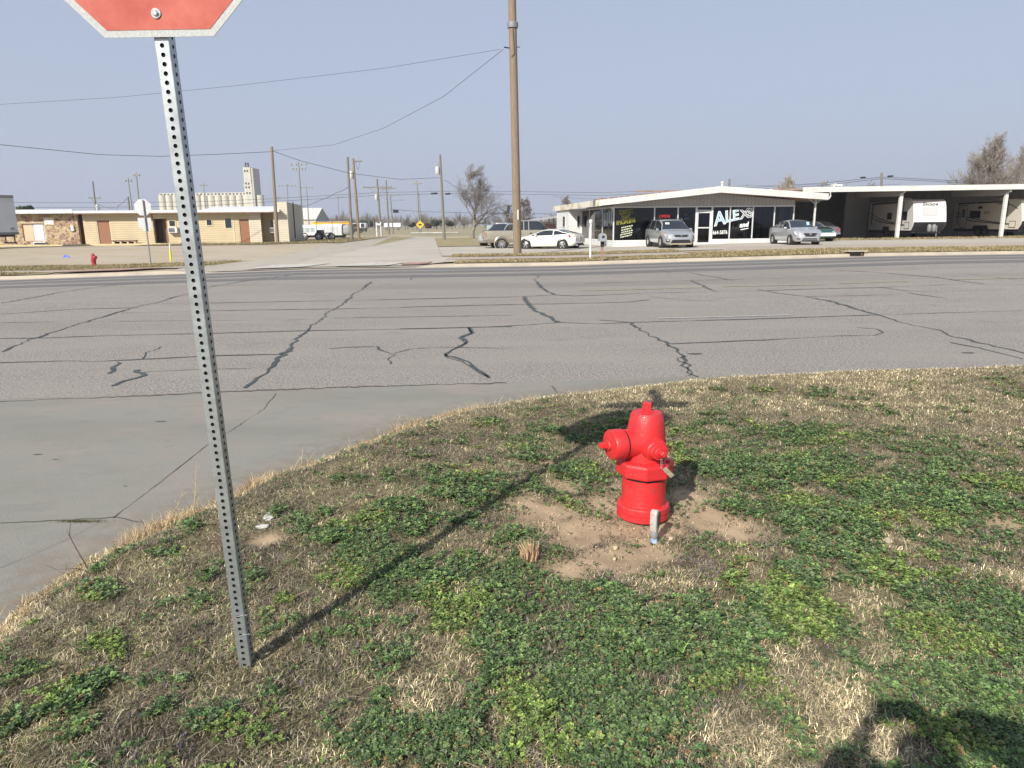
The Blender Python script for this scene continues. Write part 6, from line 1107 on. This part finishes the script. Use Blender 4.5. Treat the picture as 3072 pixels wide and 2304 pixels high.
# storm drain, litter
p0 = hit(2643, 779); p1 = hit(2695, 779); dr_ = thing('storm_drain', 'dark kerb inlet opening in the far kerb before the carport', 'drain', (p0.x, farl(p0.x)+.0, gz(p0.x, farl(p0.x)-.3)), math.atan(.08))
wd = (p1-p0).length; mb = MB(); mb.box((wd/2, .10, .13), (wd, .34, .17)); mb.build('opening', mat('drain_dark', (.012, .01, .008), rough=1), dr_); mb = MB(); mb.box((wd/2, .12, .235), (wd+.25, .45, .04)); mb.build('cover_slab', kerbm, dr_); mb = MB(); mb.box((wd*.82, -.075, .1), (.05, .02, .1)); mb.build('rusty_bar', mat('rust', (.2, .09, .04), rough=.9), dr_)
p = hit(198, 773); mb = MB(); mb.add([(-.2, 0, 0), (.22, -.03, .0), (.2, .1, .0), (-.15, .12, .0), (-.1, .03, .14), (.08, .05, .16)], [(0, 1, 5, 4), (1, 2, 5), (2, 3, 4, 5), (3, 0, 4)]); o = mb.build('litter', mat('blue_plastic', (.02, .04, .55), rough=.4), None, loc=(p.x, p.y, p.z)); tag(o, 'crumpled bright blue plastic litter on the far left dirt', 'litter')
# warning sign
t, v = pole('W', 'warning_sign', 'yellow diamond warning sign far down the side street', (1261, 700), (1260, 664), 112, .05, .05, steelp, 'sign'); c = v*.75
c = v+Vector((0, -.08, -.5)); mb = MB(); mb.prism([(c.x-.64, c.z), (c.x, c.z-.64), (c.x+.64, c.z), (c.x, c.z+.64)], -.08, -.06); mb.build('diamond_panel', mat('sign_yellow', (.62, .43, .03), rough=.5), t); mb = MB(); mb.prism([(c.x-.25, c.z-.12), (c.x+.25, c.z-.12), (c.x+.25, c.z+.12), (c.x-.25, c.z+.12)], -.09, -.082); mb.build('symbol', darkm, t)
# chain link fence
def fence(pts, label, h=1.8, step=3.0, mesh=True):
    P = [dep(*p) for p in pts]; t = thing('chain_link_fence', label, 'fence', (P[0].x, P[0].y, gz(P[0].x, P[0].y))); o0 = Vector(t.location); fr = MB(); ms = MB()
    for a, b in zip(P, P[1:]):
        n = max(1, int((b-a).xy.length/step))
        for i in range(n+1):
            q = a.lerp(b, i/n); q.z = gz(q.x, q.y); q -= o0; mb = MB(); mb.tube([q, q+Vector((0, 0, h+.05))], .03, 6); mb.build('fence_post', steelp, t)
        za, zb_ = gz(a.x, a.y), gz(b.x, b.y); A_ = Vector((a.x, a.y, za))-o0; B_ = Vector((b.x, b.y, zb_))-o0; fr.tube([A_+Vector((0, 0, h)), B_+Vector((0, 0, h))], .022, 5)
        if mesh:
            L_ = (B_-A_).length; k = int(L_/.16); d_ = (B_-A_)/k
            for i in range(k+1):
                for dd in (-4, 4):
                    s0 = A_+d_*i; e0 = A_+d_*min(k, max(0, i+dd)); hh = h*abs(min(k, max(0, i+dd))-i)/4; w2 = Vector((0, 0, .012)); ms.add([s0, e0+Vector((0, 0, hh)), e0+Vector((0, 0, hh))+w2, s0+w2], [(0, 1, 2, 3)])
    fr.build('top_rail', steelp, t); 
    if mesh: ms.build('wire_mesh', mat('wire_mesh_grey', (.34, .35, .35), rough=.5, metal=.4), t, fix=False)
    return t
fence([(952, 720, 72), (1000, 720, 73), (1060, 715, 77), (1137, 710, 92)], 'chain link fence running from the beige building yard to the far street', 2.0, 2.6)
fence([(1423, 700, 92), (1500, 700, 88), (1670, 700, 84)], 'chain link fence behind the parked pickup', 2.4, 4.0, mesh=False)
t = thing('gate_barrier', 'low horizontal pipe gate across the end of the side street', 'gate', dep(1232, 699, 108)); o_ = Vector(t.location); e_ = dep(1374, 699, 108)-o_; mb = MB(); mb.tube([(0, 0, .0), (e_.x, 0, .0)], .09, 8); mb.build('pipe', mat('gate_grey', (.4, .4, .38), rough=.6, var=.4, vs=.4), t)
for k in range(4): mb = MB(); mb.tube([(e_.x*k/3, 0, -.9), (e_.x*k/3, 0, .1)], .06, 6); mb.build('support', steelp, t)
p = dep(1138, 712, 91); t = thing('white_posts', 'pair of short white posts at the end of the chain link fence', 'posts', (p.x, p.y, gz(p.x, p.y))); 
for k in (0, .55): mb = MB(); mb.box((k-.3, 0, .9), (.12, .12, 1.8)); mb.build('post', whitew, t)
mb = MB(); mb.box((0, -.05, 1.5), (.6, .08, .25)); mb.build('board', whitew, t)
# ================================================================== FAR VEHICLES AND BUILDINGS
def boxbus(name, label, cat, x0, x1, ytop, Y, m, h=2.4, depth=2.4, z0=.5, arch=False, windows=0, wheels=(), hood=0):
    a = dep(x0, 700, Y); b = dep(x1, 700, Y); z = gz((a.x+b.x)/2, Y); t = thing(name, label, cat, (a.x, Y, z)); Lx = b.x-a.x; H_ = dep(x0, ytop, Y).z-z
    mb = MB(); yy = depth; P = [(0, z0), (yy, z0), (yy, H_-.25), (yy-.25, H_), (.25, H_), (0, H_-.25)]; mb.prism(P, 0, Lx, plane='YZ'); mb.build('body', m, t, bevel=.05, smooth=30)
    mb = MB(); mb.b2((.1, .2, z0-.22), (Lx-.1, yy-.2, z0)); mb.build('chassis', darkm, t)
    for q in wheels: wheel(t, q*Lx, .12, .38, .25, -1, 6)
    for i in range(windows): x_ = Lx*(.06+.88*i/windows); mb = MB(); mb.b2((x_, -.015, H_*.52), (x_+Lx*.88/windows*.82, .02, H_*.80)); mb.build('window', glassm, t, bevel=.02)
    return t, Lx, H_
t, Lx, H_ = boxbus('van', 'long white passenger van parked behind the beige building', 'van', 893, 968, 675, 78, whitew, z0=.45, windows=0, wheels=(.28,)); 
for k in range(3): mb = MB(); mb.b2((Lx*(.12+.2*k), -.015, H_*.50), (Lx*(.28+.2*k), .02, H_*.82)); mb.build('window', mat('van_window_pale', (.36, .42, .42), rough=.2), t, bevel=.03)
t, Lx, H_ = boxbus('cargo_trailer', 'white box trailer parked beyond the chain link fence', 'trailer', 968, 1026, 672, 77, whitew, z0=.42, wheels=(.25, .4))
for k in range(5): mb = MB(); mb.b2((Lx*(.16*k+.1), -.02, .5), (Lx*(.16*k+.13), .0, H_-.3)); mb.build('panel_rib', greyp, t)
mb = MB(); mb.b2((Lx, .1, .45), (Lx+.9, 2.3, H_-.1)); mb.build('nose_panel', mat('van_shade', (.3, .31, .31), rough=.6), t, bevel=.3)
t, Lx, H_ = boxbus('school_bus', 'yellow school bus behind the white van and trailer', 'bus', 938, 1048, 667, 88, mat('bus_yellow', (.72, .38, .02), rough=.4), z0=.6, windows=8, wheels=(.8,)); mb = MB(); mb.b2((Lx, .2, .6), (Lx+.05, 2.2, 1.5)); mb.build('radiator', darkm, t)
mb = MB(); mb.b2((.1, .1, H_-.02), (Lx-.1, 2.3, H_+.05)); mb.build('roof', mat('bus_roof', (.66, .48, .3), rough=.5), t, bevel=.03)
t, Lx, H_ = boxbus('utility_tractor', 'dark machine parked in front of the white trailer', 'tractor', 948, 962, 690, 74, darkm, z0=.3, depth=1.6, wheels=()); wheel(t, .3, -.1, .42, .3, -1, 6, whitew); wheel(t, 1.6, -.1, .36, .25, -1, 6, whitew)
for px, lab in ((1055, 'left white box truck with dark rear seen past the pole pair'), (1078, 'right white box truck with dark rear seen past the pole pair')):
    t, Lx, H_ = boxbus('box_truck', lab, 'truck', px, px+20, 669, 150, whitew, z0=1.0, wheels=(.2,)); mb = MB(); mb.b2((Lx*.3, -.02, 1.1), (Lx*.85, .02, H_-.1)); mb.build('rear_opening', darkm, t); mb = MB(); mb.b2((Lx*.1, .0, .3), (Lx*.9, 2, 1.0)); mb.build('undercarriage', darkm, t)
boxbus('semi_trailer', 'distant long white semi trailer left of the far street end', 'trailer', 1153, 1203, 669, 260, whitew, z0=1.0, wheels=(.15, .85))
t, Lx, H_ = boxbus('utility_truck', 'white truck body behind the pickup near the fence', 'truck', 1487, 1525, 669, 82, whitew, z0=.6, wheels=(.2, .8)); mb = MB(); mb.b2((-1.0, .2, .6), (0, 2.1, 1.5)); mb.build('cab', mat('cab_blue', (.3, .38, .42), rough=.4), t, bevel=.1)
# left edge semi trailer
sa = dep(57, 700, 54.0); zt_ = gz(sa.x, sa.y)-.12; tr = thing('semi_trailer', 'big grey-white box trailer cut off by the left edge of the view', 'trailer', (sa.x, sa.y, zt_), 1.02)
bxm = mat('trailer_box_grey', (.50, .525, .54), rough=.5, var=.06, vs=.6); mb = MB(); mb.b2((-13.6, 0, 1.15), (0, 2.5, 3.95)); mb.build('box', bxm, tr, bevel=.03)
mb = MB(); mb.b2((-13.6, -.02, 3.72), (0, .0, 3.93)); mb.build('top_rail', mat('rail_brown_grey', (.22, .21, .19), rough=.6), tr); mb = MB(); mb.b2((-13.6, -.02, 1.1), (0, .02, 1.28)); mb.build('side_rail', mat('rail_dark', (.14, .15, .16), rough=.6), tr); mb = MB(); mb.b2((-13.4, .4, .95), (-.1, 2.1, 1.12)); mb.build('underframe', darkm, tr)
mb = MB(); mb.b2((-.55, -.03, 1.45), (-.25, .0, 1.62)); mb.build('decal', mat('decal_blue_grey', (.25, .26, .33)), tr)
for x_ in (-1.9, -3.2, -11.5): wheel(tr, x_, .35, .5, .5, -1, 8, greyp)
mb = MB(); mb.b2((-.15, .3, .45), (-.08, 2.2, .55)); mb.b2((-.12, .5, .5), (-.08, .6, 1.1)); mb.b2((-.12, 1.9, .5), (-.08, 2.0, 1.1)); mb.build('underride_guard', darkm, tr)
# white barn with steep roof
bp_ = dep(890, 690, 200); br_ = thing('barn', 'pale metal barn with a steep roof behind the school bus', 'barn', (bp_.x, 200, gz(bp_.x, 200))); x1_ = dep(950, 690, 200).x-bp_.x; x2_ = dep(974, 690, 215).x-bp_.x; ze_ = dep(950, 659, 200).z; zr_ = dep(957, 624, 207).z
mb = MB(); mb.b2((-6, 0, -.5), (x1_, 14, ze_)); mb.build('wall', mat('barn_tan', (.52, .46, .36), rough=.8), br_); mb = MB(); mb.add([(-7, -.4, ze_), (x1_+.1, -.4, ze_), (x1_+.1, 7, zr_), (-7, 7, zr_), (-7, 14.4, ze_), (x1_+.1, 14.4, ze_)], [(0, 1, 2, 3), (3, 2, 5, 4)]); mb.build('roof', stripes('ribbed_metal_roof', (.60, .61, .54), (.45, .46, .40), 1.0, 'X', .1), br_)
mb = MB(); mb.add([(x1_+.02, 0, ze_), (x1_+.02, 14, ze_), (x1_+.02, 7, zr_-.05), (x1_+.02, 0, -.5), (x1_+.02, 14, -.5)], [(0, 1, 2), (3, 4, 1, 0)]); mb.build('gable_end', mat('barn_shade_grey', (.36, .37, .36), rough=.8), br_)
# open shed behind the pickup
sp0 = dep(1575, 690, 80); sh_ = thing('open_shed', 'low pale open shed left of the shop', 'shed', (sp0.x, 80, gz(sp0.x, 80))); x2_ = dep(1680, 690, 80).x-sp0.x; zl = dep(1575, 666, 80).z; zr = dep(1680, 652, 80).z
mb = MB(); mb.add([(0, 0, zl), (x2_, 0, zr), (x2_, 6, zr), (0, 6, zl), (0, 0, zl+.18), (x2_, 0, zr+.18), (x2_, 6, zr+.18), (0, 6, zl+.18)], [(0, 3, 2, 1), (4, 5, 6, 7), (0, 1, 5, 4), (1, 2, 6, 5), (2, 3, 7, 6), (3, 0, 4, 7)]); mb.build('roof', mat('shed_roof', (.30, .31, .32), rough=.6), sh_)
mb = MB(); mb.b2((.2, 4.5, 0), (x2_, 4.7, zl)); mb.build('back_wall', mat('shed_pale', (.55, .56, .52), rough=.8, var=.15), sh_); mb = MB(); mb.b2((1.0, 4.3, .6), (3.6, 4.5, 1.5)); mb.build('red_panel', mat('faded_red_board', (.45, .13, .13), rough=.8), sh_)
for k in range(3): mb = MB(); mb.box((x2_-.2-.5*k, .1, zr/2), (.14, .14, zr)); mb.build('post', darkm, sh_)
# grain elevator on the horizon
silo = mat('silo_concrete', (.62, .59, .49), rough=.9, col2=(.46, .44, .37), vs=.25, scale=(1, 1, .15)); Ys = 620.0
e0 = dep(484, 660, Ys); ge = thing('grain_elevator', 'white concrete grain elevator with a tall head house on the horizon', 'grain elevator', (e0.x, Ys, 0)); ks = Ys/F*1.02
sx_ = lambda px: (px-484)*ks; szz = lambda px, py: dep(px, py, Ys).z
def silorow(xa, xb, n, ytop, rr=None):
    r = (sx_(xb)-sx_(xa))/(2*n)
    for k in range(n):
        mb = MB(); mb.lathe([(r*1.02, -1), (r*1.02, szz(xa, ytop))], (sx_(xa)+r*(2*k+1), 0, 0), n=20); mb.build('silo', silo, ge, smooth=50)
silorow(484, 604, 6, 586); silorow(604, 724, 6, 587); silorow(724, 782, 3, 586)
mb = MB(); mb.b2((sx_(484), 2, szz(600, 586)-.5), (sx_(735), 9, szz(600, 578))); o = mb.build('gallery', silo, ge); mb = MB()
for k in range(24): x_ = sx_(489+k*10.3); mb.b2((x_-.8, 1.9, szz(600, 584.5)), (x_+.8, 2.05, szz(600, 580))); 
mb.build('gallery_openings', mat('opening_dark', (.06, .055, .05), rough=1), o)
mb = MB(); mb.b2((sx_(735), -4, 0), (sx_(755), 14, szz(740, 503))); mb.b2((sx_(733.5), -4.1, szz(740, 560)), (sx_(756), 14, szz(740, 552))); mb.b2((sx_(734.4), -4.2, 0), (sx_(757), 14.5, szz(740, 560.5))); hh_ = mb.build('head_house', silo, ge)
mb = MB(); mb.b2((sx_(757)+.01, -3.9, 0), (sx_(762), 12, szz(740, 505))); mb.build('stair_tower', mat('silo_shade', (.42, .41, .36), rough=.9), ge)  # silo concrete darkened: shade of the tower's right side is in the colour
for px, py in ((740, 514), (747, 514), (740, 551), (748, 552), (740, 563), (748, 563), (741, 580), (749, 580)): mb = MB(); mb.b2((sx_(px)-.6, -4.2, szz(px, py)-.8), (sx_(px)+.6, -3.9, szz(px, py)+.8)); mb.build('window', mat('opening_dark', 0), hh_)
for px in (739, 746): mb = MB(); mb.lathe([(.8, 0), (.6, 2), (1.0, 3), (.2, 4.5)], (sx_(px), 0, szz(740, 503)), n=8); mb.build('roof_ventilator', mat('opening_dark', 0), hh_)

# ================================================================== TREES
barkm = mat('bare_bark', (.17, .145, .12), rough=.95, var=.25, vs=3); barkp = mat('pale_bark', (.29, .26, .22), rough=.95, var=.2, vs=3)
barkq = mat('grey_brown_bark', (.22, .195, .165), rough=.95, var=.2, vs=3)
def bare_tree(label, base_px, Y, hpx, spread, m, seed, levels=5, trunk=.16, bend=.0, split=.18, multi=1, twigs=3, group=None, rmin=.012, upright=.6, wide=.28):
    rnd = random.Random(seed); b = dep(base_px[0], base_px[1], Y); z0 = gz(b.x, b.y); h = dep(base_px[0], hpx, Y).z-z0
    t = thing('bare_tree', label, 'tree', (b.x, b.y, z0), 0, group); tk = MB(); cr = MB()
    def grow(p, d, L, r, lv):
        n = 4 if lv < 3 else 3; P = [p]; q = p.copy(); dd = d.copy()
        for i in range(n):
            dd = (dd+Vector((rnd.gauss(0, .11)+bend*.04*lv, rnd.gauss(0, .11), rnd.gauss(0, .06)+.07*upright))).normalized(); q = q+dd*L/n; P.append(q.copy())
        rs = [r*(1-.55*i/n) for i in range(n+1)]; cr.tube(P, rs, 5 if lv < 3 else 3, cap=False)
        if lv >= levels: return
        k = twigs+(1 if lv == 1 else 0)
        for j in range(k):
            i = min(n, max(1, int(rnd.uniform(.25, 1.05)*n))) if j < k-1 else n; ax_ = (P[i]-P[i-1]).normalized(); s_ = ax_.orthogonal().normalized(); s_.rotate(Matrix.Rotation(rnd.uniform(0, 2*PI), 3, ax_))
            grow(P[i], (ax_+s_*spread*rnd.uniform(.5, 1.1)).normalized(), L*rnd.uniform(.55, .78), max(rmin, rs[i]*rnd.uniform(.5, .7)), lv+1)
    for k_ in range(multi):
        off = Vector((rnd.uniform(-1, 1)*h*.10, rnd.uniform(-1, 1)*h*.08, 0))*(multi > 1); P = []; x_ = y_ = 0; hh = h*(1 if k_ == 0 else rnd.uniform(.8, .97)); nL = 9; R0 = h*trunk*.16
        for i in range(nL+1):
            f = i/nL; x_ += rnd.gauss(0, .018)*h*(i > 1)+bend*.012*h*f; y_ += rnd.gauss(0, .012)*h*(i > 1); P.append(off*(.35+.65*f)+Vector((x_, y_, hh*f-.2)))
        rs = [R0*(1-.93*(i/nL)**.7) for i in range(nL+1)]; rs[0] *= 1.25; sp_ = max(2, int(nL*split))
        tk.tube(P[:sp_+1], rs[:sp_+1], 9, cap=False); cr.tube(P[sp_:], rs[sp_:], 6, cap=False)
        for i in range(sp_, nL+1):
            f = i/nL
            for j in range(3 if multi == 1 else 2):
                a_ = rnd.uniform(0, 2*PI); out = spread*(1.35-.75*f); d0 = Vector((math.cos(a_)*out+bend*.12, math.sin(a_)*out, .8)).normalized(); grow(P[i], d0, h*wide*(1.08-.72*f)*rnd.uniform(.7, 1.15), max(rmin, rs[i]*rnd.uniform(.45, .7)), 2)
    # scale crown to reach the wanted height
    zz = max(v[2] for v in cr.v); s = h/zz
    for mbq in (tk, cr): mbq.v = [(x*s, y*s, z*s) for x, y, z in mbq.v]
    tk.build('trunk', m, t, fix=False); cr.build('crown', m, t, fix=False); return t
bare_tree('tall windblown bare tree left of the big wooden pole', (1417, 706), 86, 484, .8, mat('grey_bark', (.22, .195, .17), rough=.95, var=.25, vs=3), 3, levels=6, trunk=.26, bend=.4, split=.14, wide=.36, twigs=4, rmin=.011, upright=.75)
bare_tree('small dark bare tree just left of the big pole', (1522, 690), 120, 610, .8, barkm, 5, levels=6, trunk=.2, split=.20, twigs=3, bend=.1, wide=.3, rmin=.03, upright=.5)
bare_tree('rounded bare tree just right of the big pole', (1575, 690), 112, 588, .85, barkm, 8, levels=6, trunk=.24, split=.20, twigs=3, bend=.1, wide=.33, rmin=.03, upright=.45)
bare_tree('bare tree spreading behind the left end of the shop roof', (1690, 690), 118, 582, .8, barkm, 11, levels=6, trunk=.22, split=.22, twigs=3, bend=.2, wide=.33, rmin=.03, upright=.4)
bare_tree('pale brushy bare tree behind the shop and carport roof gap', (2352, 690), 96, 520, .42, barkp, 13, levels=6, trunk=.12, split=.3, multi=6, twigs=3, rmin=.026, upright=1.2)
bare_tree('small bare tree right of the pale brushy one', (2440, 690), 105, 541, .6, barkm, 15, levels=5, trunk=.12, split=.28, twigs=3, bend=.3, rmin=.018)
bare_tree('bare tree showing low over the middle of the carport roof', (2595, 690), 120, 540, .8, barkm, 17, levels=6, trunk=.15, split=.28, twigs=3, bend=.2, rmin=.02)
bare_tree('big bare tree rising over the carport at right, left one of two', (2935, 690), 84, 392, .7, barkq, 21, levels=6, trunk=.2, split=.16, twigs=4, multi=3, bend=.2, wide=.36, rmin=.019, upright=.7)
bare_tree('big bare tree at the right edge, right one of two', (3050, 690), 88, 402, .7, barkq, 23, levels=6, trunk=.22, split=.16, twigs=4, multi=2, bend=.2, wide=.36, rmin=.019, upright=.7)
bare_tree('bare tree behind the barrier at the start of the far tree line', (1120, 690), 230, 652, .7, barkm, 25, levels=5, trunk=.14, split=.25, twigs=3, rmin=.04)
# evergreen over the stone building
def leafy(name, label, cx, base_y, top_y, w_px, Y, col, n, seed, ls=.35, cat='tree'):
    r_ = np.random.default_rng(seed); b = dep(cx, base_y, Y); z0 = gz(b.x, b.y); zt = dep(cx, top_y, Y).z; w2 = w_px/2/F*Y; t = thing(name, label, cat, (b.x, b.y, z0)); h = zt-z0
    tr = MB(); tr.tube([(0, 0, -.2), (.1, 0, h*.45), (0, .1, h*.8)], [w2*.10, w2*.07, w2*.03], 7)
    lim = [(r_.normal(0, .45)*w2, r_.normal(0, .4)*w2, h*(.55+.36*r_.random()), w2*(.28+.25*r_.random())) for _ in range(13)]
    for a, b2_, c_, _r in lim: tr.tube([(0, 0, h*.35), (a*.5, b2_*.5, c_*.75), (a, b2_, c_)], [w2*.05, w2*.035, w2*.015], 5)
    tr.build('trunk', barkm, t)
    L = np.array(lim); k = r_.integers(0, len(L), n); d = r_.normal(0, 1, (n, 3)); d /= np.linalg.norm(d, axis=1)[:, None]; R_ = L[k, 3][:, None]*(.55+.5*r_.random((n, 1))); c = L[k, :3]+d*R_*np.array([1, 1, .7]); c[:, 2] = np.minimum(c[:, 2], h)
    a1 = r_.normal(0, 1, (n, 3)); a1 /= np.linalg.norm(a1, axis=1)[:, None]; a2 = np.cross(a1, d); a2 /= np.linalg.norm(a2, axis=1)[:, None]+1e-6; s = ls*(.5+r_.random((n, 1)))
    V = np.stack([c+a1*s, c+a2*s*.6, c-a1*s, c-a2*s*.6], 1).reshape(-1, 3); cc = np.array(col)*(.6+.8*r_.random((n, 1)))
    o = npmesh('crown', V, np.arange(n*4), np.arange(n)*4, np.full(n, 4), leafm, np.repeat(cc, 4, 0)); o.parent = t; return t
leafy('evergreen_tree', 'dark evergreen treetop above the stone end of the low building', 90, 690, 615, 56, 92, (.045, .07, .03), 5200, 4, .16)
# scattered far trees and shrubs along the horizon
random.seed(11); xs_far = []
for k in range(270):
    px = random.choice([random.uniform(935, 1060), random.uniform(1080, 1380), random.uniform(1250, 1700), random.uniform(1700, 1760), random.uniform(-40, 250)])
    xs_far.append((px, random.uniform(260, 620)))
V_, F_ = [], MB()
twm = mat('far_twig_mass', (.17, .145, .13), rough=1, col2=(.13, .125, .10), vs=.12)
for px, Y in xs_far:
    b = dep(px, 680, Y); h = random.uniform(4.5, 8.5)*(1 if random.random() > .12 else 1.3)*(.55+Y/900); w2 = h*random.uniform(.5, .85)
    F_.tube([(b.x, b.y, -.5), (b.x, b.y, h*.5)], [.3, .15], 4)
    for j in range(110):
        th_ = random.uniform(0, 2*PI); el = random.uniform(-.15, 1.0)**1.0*PI/2; rr = random.uniform(.25, 1)
        e = Vector((b.x+w2*rr*math.cos(th_)*math.cos(el), b.y+w2*rr*math.sin(th_)*math.cos(el), h*.38+h*.62*rr*math.sin(el)+random.uniform(-.4, .2))); s = Vector((b.x, b.y, h*.2)).lerp(e, .45); w_ = Vector((random.uniform(.04, .10), 0, 0)); F_.add([s-w_, s+w_, e+w_*.6, e-w_*.6], [(0, 1, 2, 3)])
ft = F_.build('far_trees', twm, None, fix=False); tag(ft, 'hazy band of bare trees along the far horizon', 'tree line'); struct(ft, 'stuff')
for px, py, top, w_, Y, lab in ((1310, 684, 662, 34, 240, 'dark bushy cedar below the tree line right of the warning sign'), (1093, 690, 664, 40, 210, 'green cedar clump behind the right box truck'), (1355, 684, 664, 26, 260, 'second dark cedar near the leaning grey pole'), (1238, 688, 668, 14, 230, 'tiny dark cedar beside the warning sign'), (1283, 690, 670, 16, 200, 'reddish brown bush right of the warning sign')):
    leafy('cedar_bush', lab, px, py, top, w_, Y, (.05, .065, .035) if 'reddish' not in lab else (.14, .07, .05), 1500, int(px), .35, 'bush')

# ================================================================== THE PHOTOGRAPHER (behind the camera; only the shadow shows)
def skin(name, verts, edges, m, parent=None, root=0, sub=2):
    me = bpy.data.meshes.new(name); me.from_pydata([v[0] for v in verts], edges, []); o = bpy.data.objects.new(name, me); C.objects.link(o); me.materials.append(m)
    sk = o.modifiers.new('skin', 'SKIN'); 
    for i, v in enumerate(verts): r = v[1]; me.skin_vertices[0].data[i].radius = (r, r) if not hasattr(r, '__len__') else r
    me.skin_vertices[0].data[root].use_root = True; sk.use_smooth_shade = True; sb_ = o.modifiers.new('sub', 'SUBSURF'); sb_.levels = sub; sb_.render_levels = sub
    if parent: o.parent = parent
    return o
px0, py0 = .03, -.36; pg = float(lawnz(np.array([px0]), np.array([py0]))[0])
per = thing('person', 'person in a dark jacket standing behind the view holding up a phone', 'person', (px0, py0, pg))
skinm = mat('skin_tone', (.45, .28, .2), rough=.6); jack = mat('dark_jacket', (.04, .05, .07), rough=.9, var=.2, vs=9); jean = mat('jeans_blue', (.06, .08, .14), rough=.9, var=.2, vs=20); shoe = mat('shoe_dark', (.03, .03, .03), rough=.7)
LH = Vector((-.04, .31, 1.555)); RH = Vector((.16, .31, 1.575)); LEl = Vector((-.13, .20, 1.27)); REl = Vector((.46, .20, 1.57)); LS = Vector((-.19, 0, 1.42)); RS = Vector((.19, 0, 1.43))
vb = [((0, 0, .95), .13), ((0, 0, 1.15), .12), ((0, 0, 1.33), .13), ((0, 0, 1.44), .07), ((0, .02, 1.50), .052), ((0, .04, 1.55), .07), ((0, .05, 1.63), .092), ((0, .05, 1.70), .075),
      (tuple(LS), .06), (tuple(LEl), .043), (tuple(LH.lerp(LEl, .25)), .03), (tuple(LH), (.035, .022)), (tuple(RS), .06), (tuple(REl), .043), (tuple(RH.lerp(REl, .25)), .03), (tuple(RH), (.035, .022)),
      ((-.1, 0, .88), .09), ((-.12, .02, .50), .06), ((-.13, -.01, .10), .042), ((-.14, .12, .035), .035), ((.1, 0, .88), .09), ((.12, .02, .50), .06), ((.13, -.01, .10), .042), ((.15, .12, .035), .035), ((0, .145, 1.60), .018)]
eb = [(0, 1), (1, 2), (2, 3), (3, 4), (4, 5), (5, 6), (6, 7), (2, 8), (8, 9), (9, 10), (10, 11), (2, 12), (12, 13), (13, 14), (14, 15), (0, 16), (16, 17), (17, 18), (18, 19), (0, 20), (20, 21), (21, 22), (22, 23), (6, 24)]
skin('body', vb, eb, skinm, per)
jk = [((0, 0, .90), .165), ((0, 0, 1.15), .155), ((0, 0, 1.34), .16), ((0, 0, 1.43), .10), (tuple(LS), .082), (tuple(LEl), .115), (tuple(LH.lerp(LEl, .16)), .10), (tuple(RS), .09), (tuple(REl), .085), (tuple(RH.lerp(REl, .16)), .07)]
skin('jacket', jk, [(0, 1), (1, 2), (2, 3), (2, 4), (4, 5), (5, 6), (2, 7), (7, 8), (8, 9)], jack, per)
skin('trousers', [((0, 0, .92), .15), ((-.1, 0, .84), .105), ((-.12, .02, .50), .078), ((-.13, -.01, .12), .062), ((.1, 0, .84), .105), ((.12, .02, .50), .078), ((.13, -.01, .12), .062)], [(0, 1), (1, 2), (2, 3), (0, 4), (4, 5), (5, 6)], jean, per)
for s in (-1, 1): skin('shoe', [((s*.13, -.05, .045), .05), ((s*.135, .06, .042), .048), ((s*.145, .16, .035), .04)], [(0, 1), (1, 2)], shoe, per)
skin('hair', [((0, -.01, 1.62), .085), ((0, .0, 1.70), .09), ((0, .06, 1.745), .07)], [(0, 1), (1, 2)], mat('dark_hair', (.03, .02, .015), rough=.8), per)
for hand, sgn in ((LH, -1), (RH, 1)):
    for k in range(4):
        a = hand+Vector((sgn*.01, .0, .03-.018*k)); skin('finger', [(tuple(a), .0095), (tuple(a+Vector((-sgn*.028, .022, .004))), .009), (tuple(a+Vector((-sgn*.052, .014-.002*k, .0))), .0075)], [(0, 1), (1, 2)], skinm, per, sub=1)
    a = hand+Vector((0, -.02, .02)); skin('thumb', [(tuple(a), .011), (tuple(a+Vector((-sgn*.02, -.012, .025))), .0105), (tuple(a+Vector((-sgn*.045, -.004, .035))), .009)], [(0, 1), (1, 2)], skinm, per, sub=1)
for s in (-1, 1):
    mb = MB(); mb.lathe([(.004, -.004), (.011, 0), (.008, .008), (.002, .011)], (s*.033, .135, 1.635), (0, 1, 0), 10); mb.build('eye', mat('eye_white', (.7, .7, .7), rough=.2), per, smooth=50); mb = MB(); mb.lathe([(.01, -.01), (.022, 0), (.018, .012)], (s*.088, .045, 1.62), (s, .1, 0), 10); mb.build('ear', skinm, per, smooth=50)
mb = MB(); mb.box((0, .128, 1.562), (.045, .02, .012)); mb.build('mouth', mat('lips', (.4, .16, .13), rough=.5), per, bevel=.004)
mb = MB(); mb.box((0, 0, 0), (.155, .009, .074)); ph_ = mb.build('smartphone', mat('phone_black', (.02, .02, .025), rough=.3), None, bevel=.003); ph_.location = (.095, -.03, 1.585); ph_.rotation_euler = (-TH, 0, 0); tag(ph_, 'black smartphone held sideways in the hands of the person behind the view', 'phone')
# ================================================================== AIR
mb = MB(); mb.b2((-1500, -60, -3), (1500, 1400, 75)); hz3 = mb.build('haze', None); hm = bpy.data.materials.new('haze_air'); hm.use_nodes = True; n_ = hm.node_tree; n_.nodes.remove(n_.nodes['Principled BSDF'])
pv = n_.nodes.new('ShaderNodeVolumePrincipled'); pv.inputs['Color'].default_value = (.86, .9, 1, 1); pv.inputs['Density'].default_value = .0004; pv.inputs['Anisotropy'].default_value = .2; n_.links.new(pv.outputs[0], n_.nodes['Material Output'].inputs['Volume']); hz3.data.materials.append(hm); struct(hz3, 'stuff')
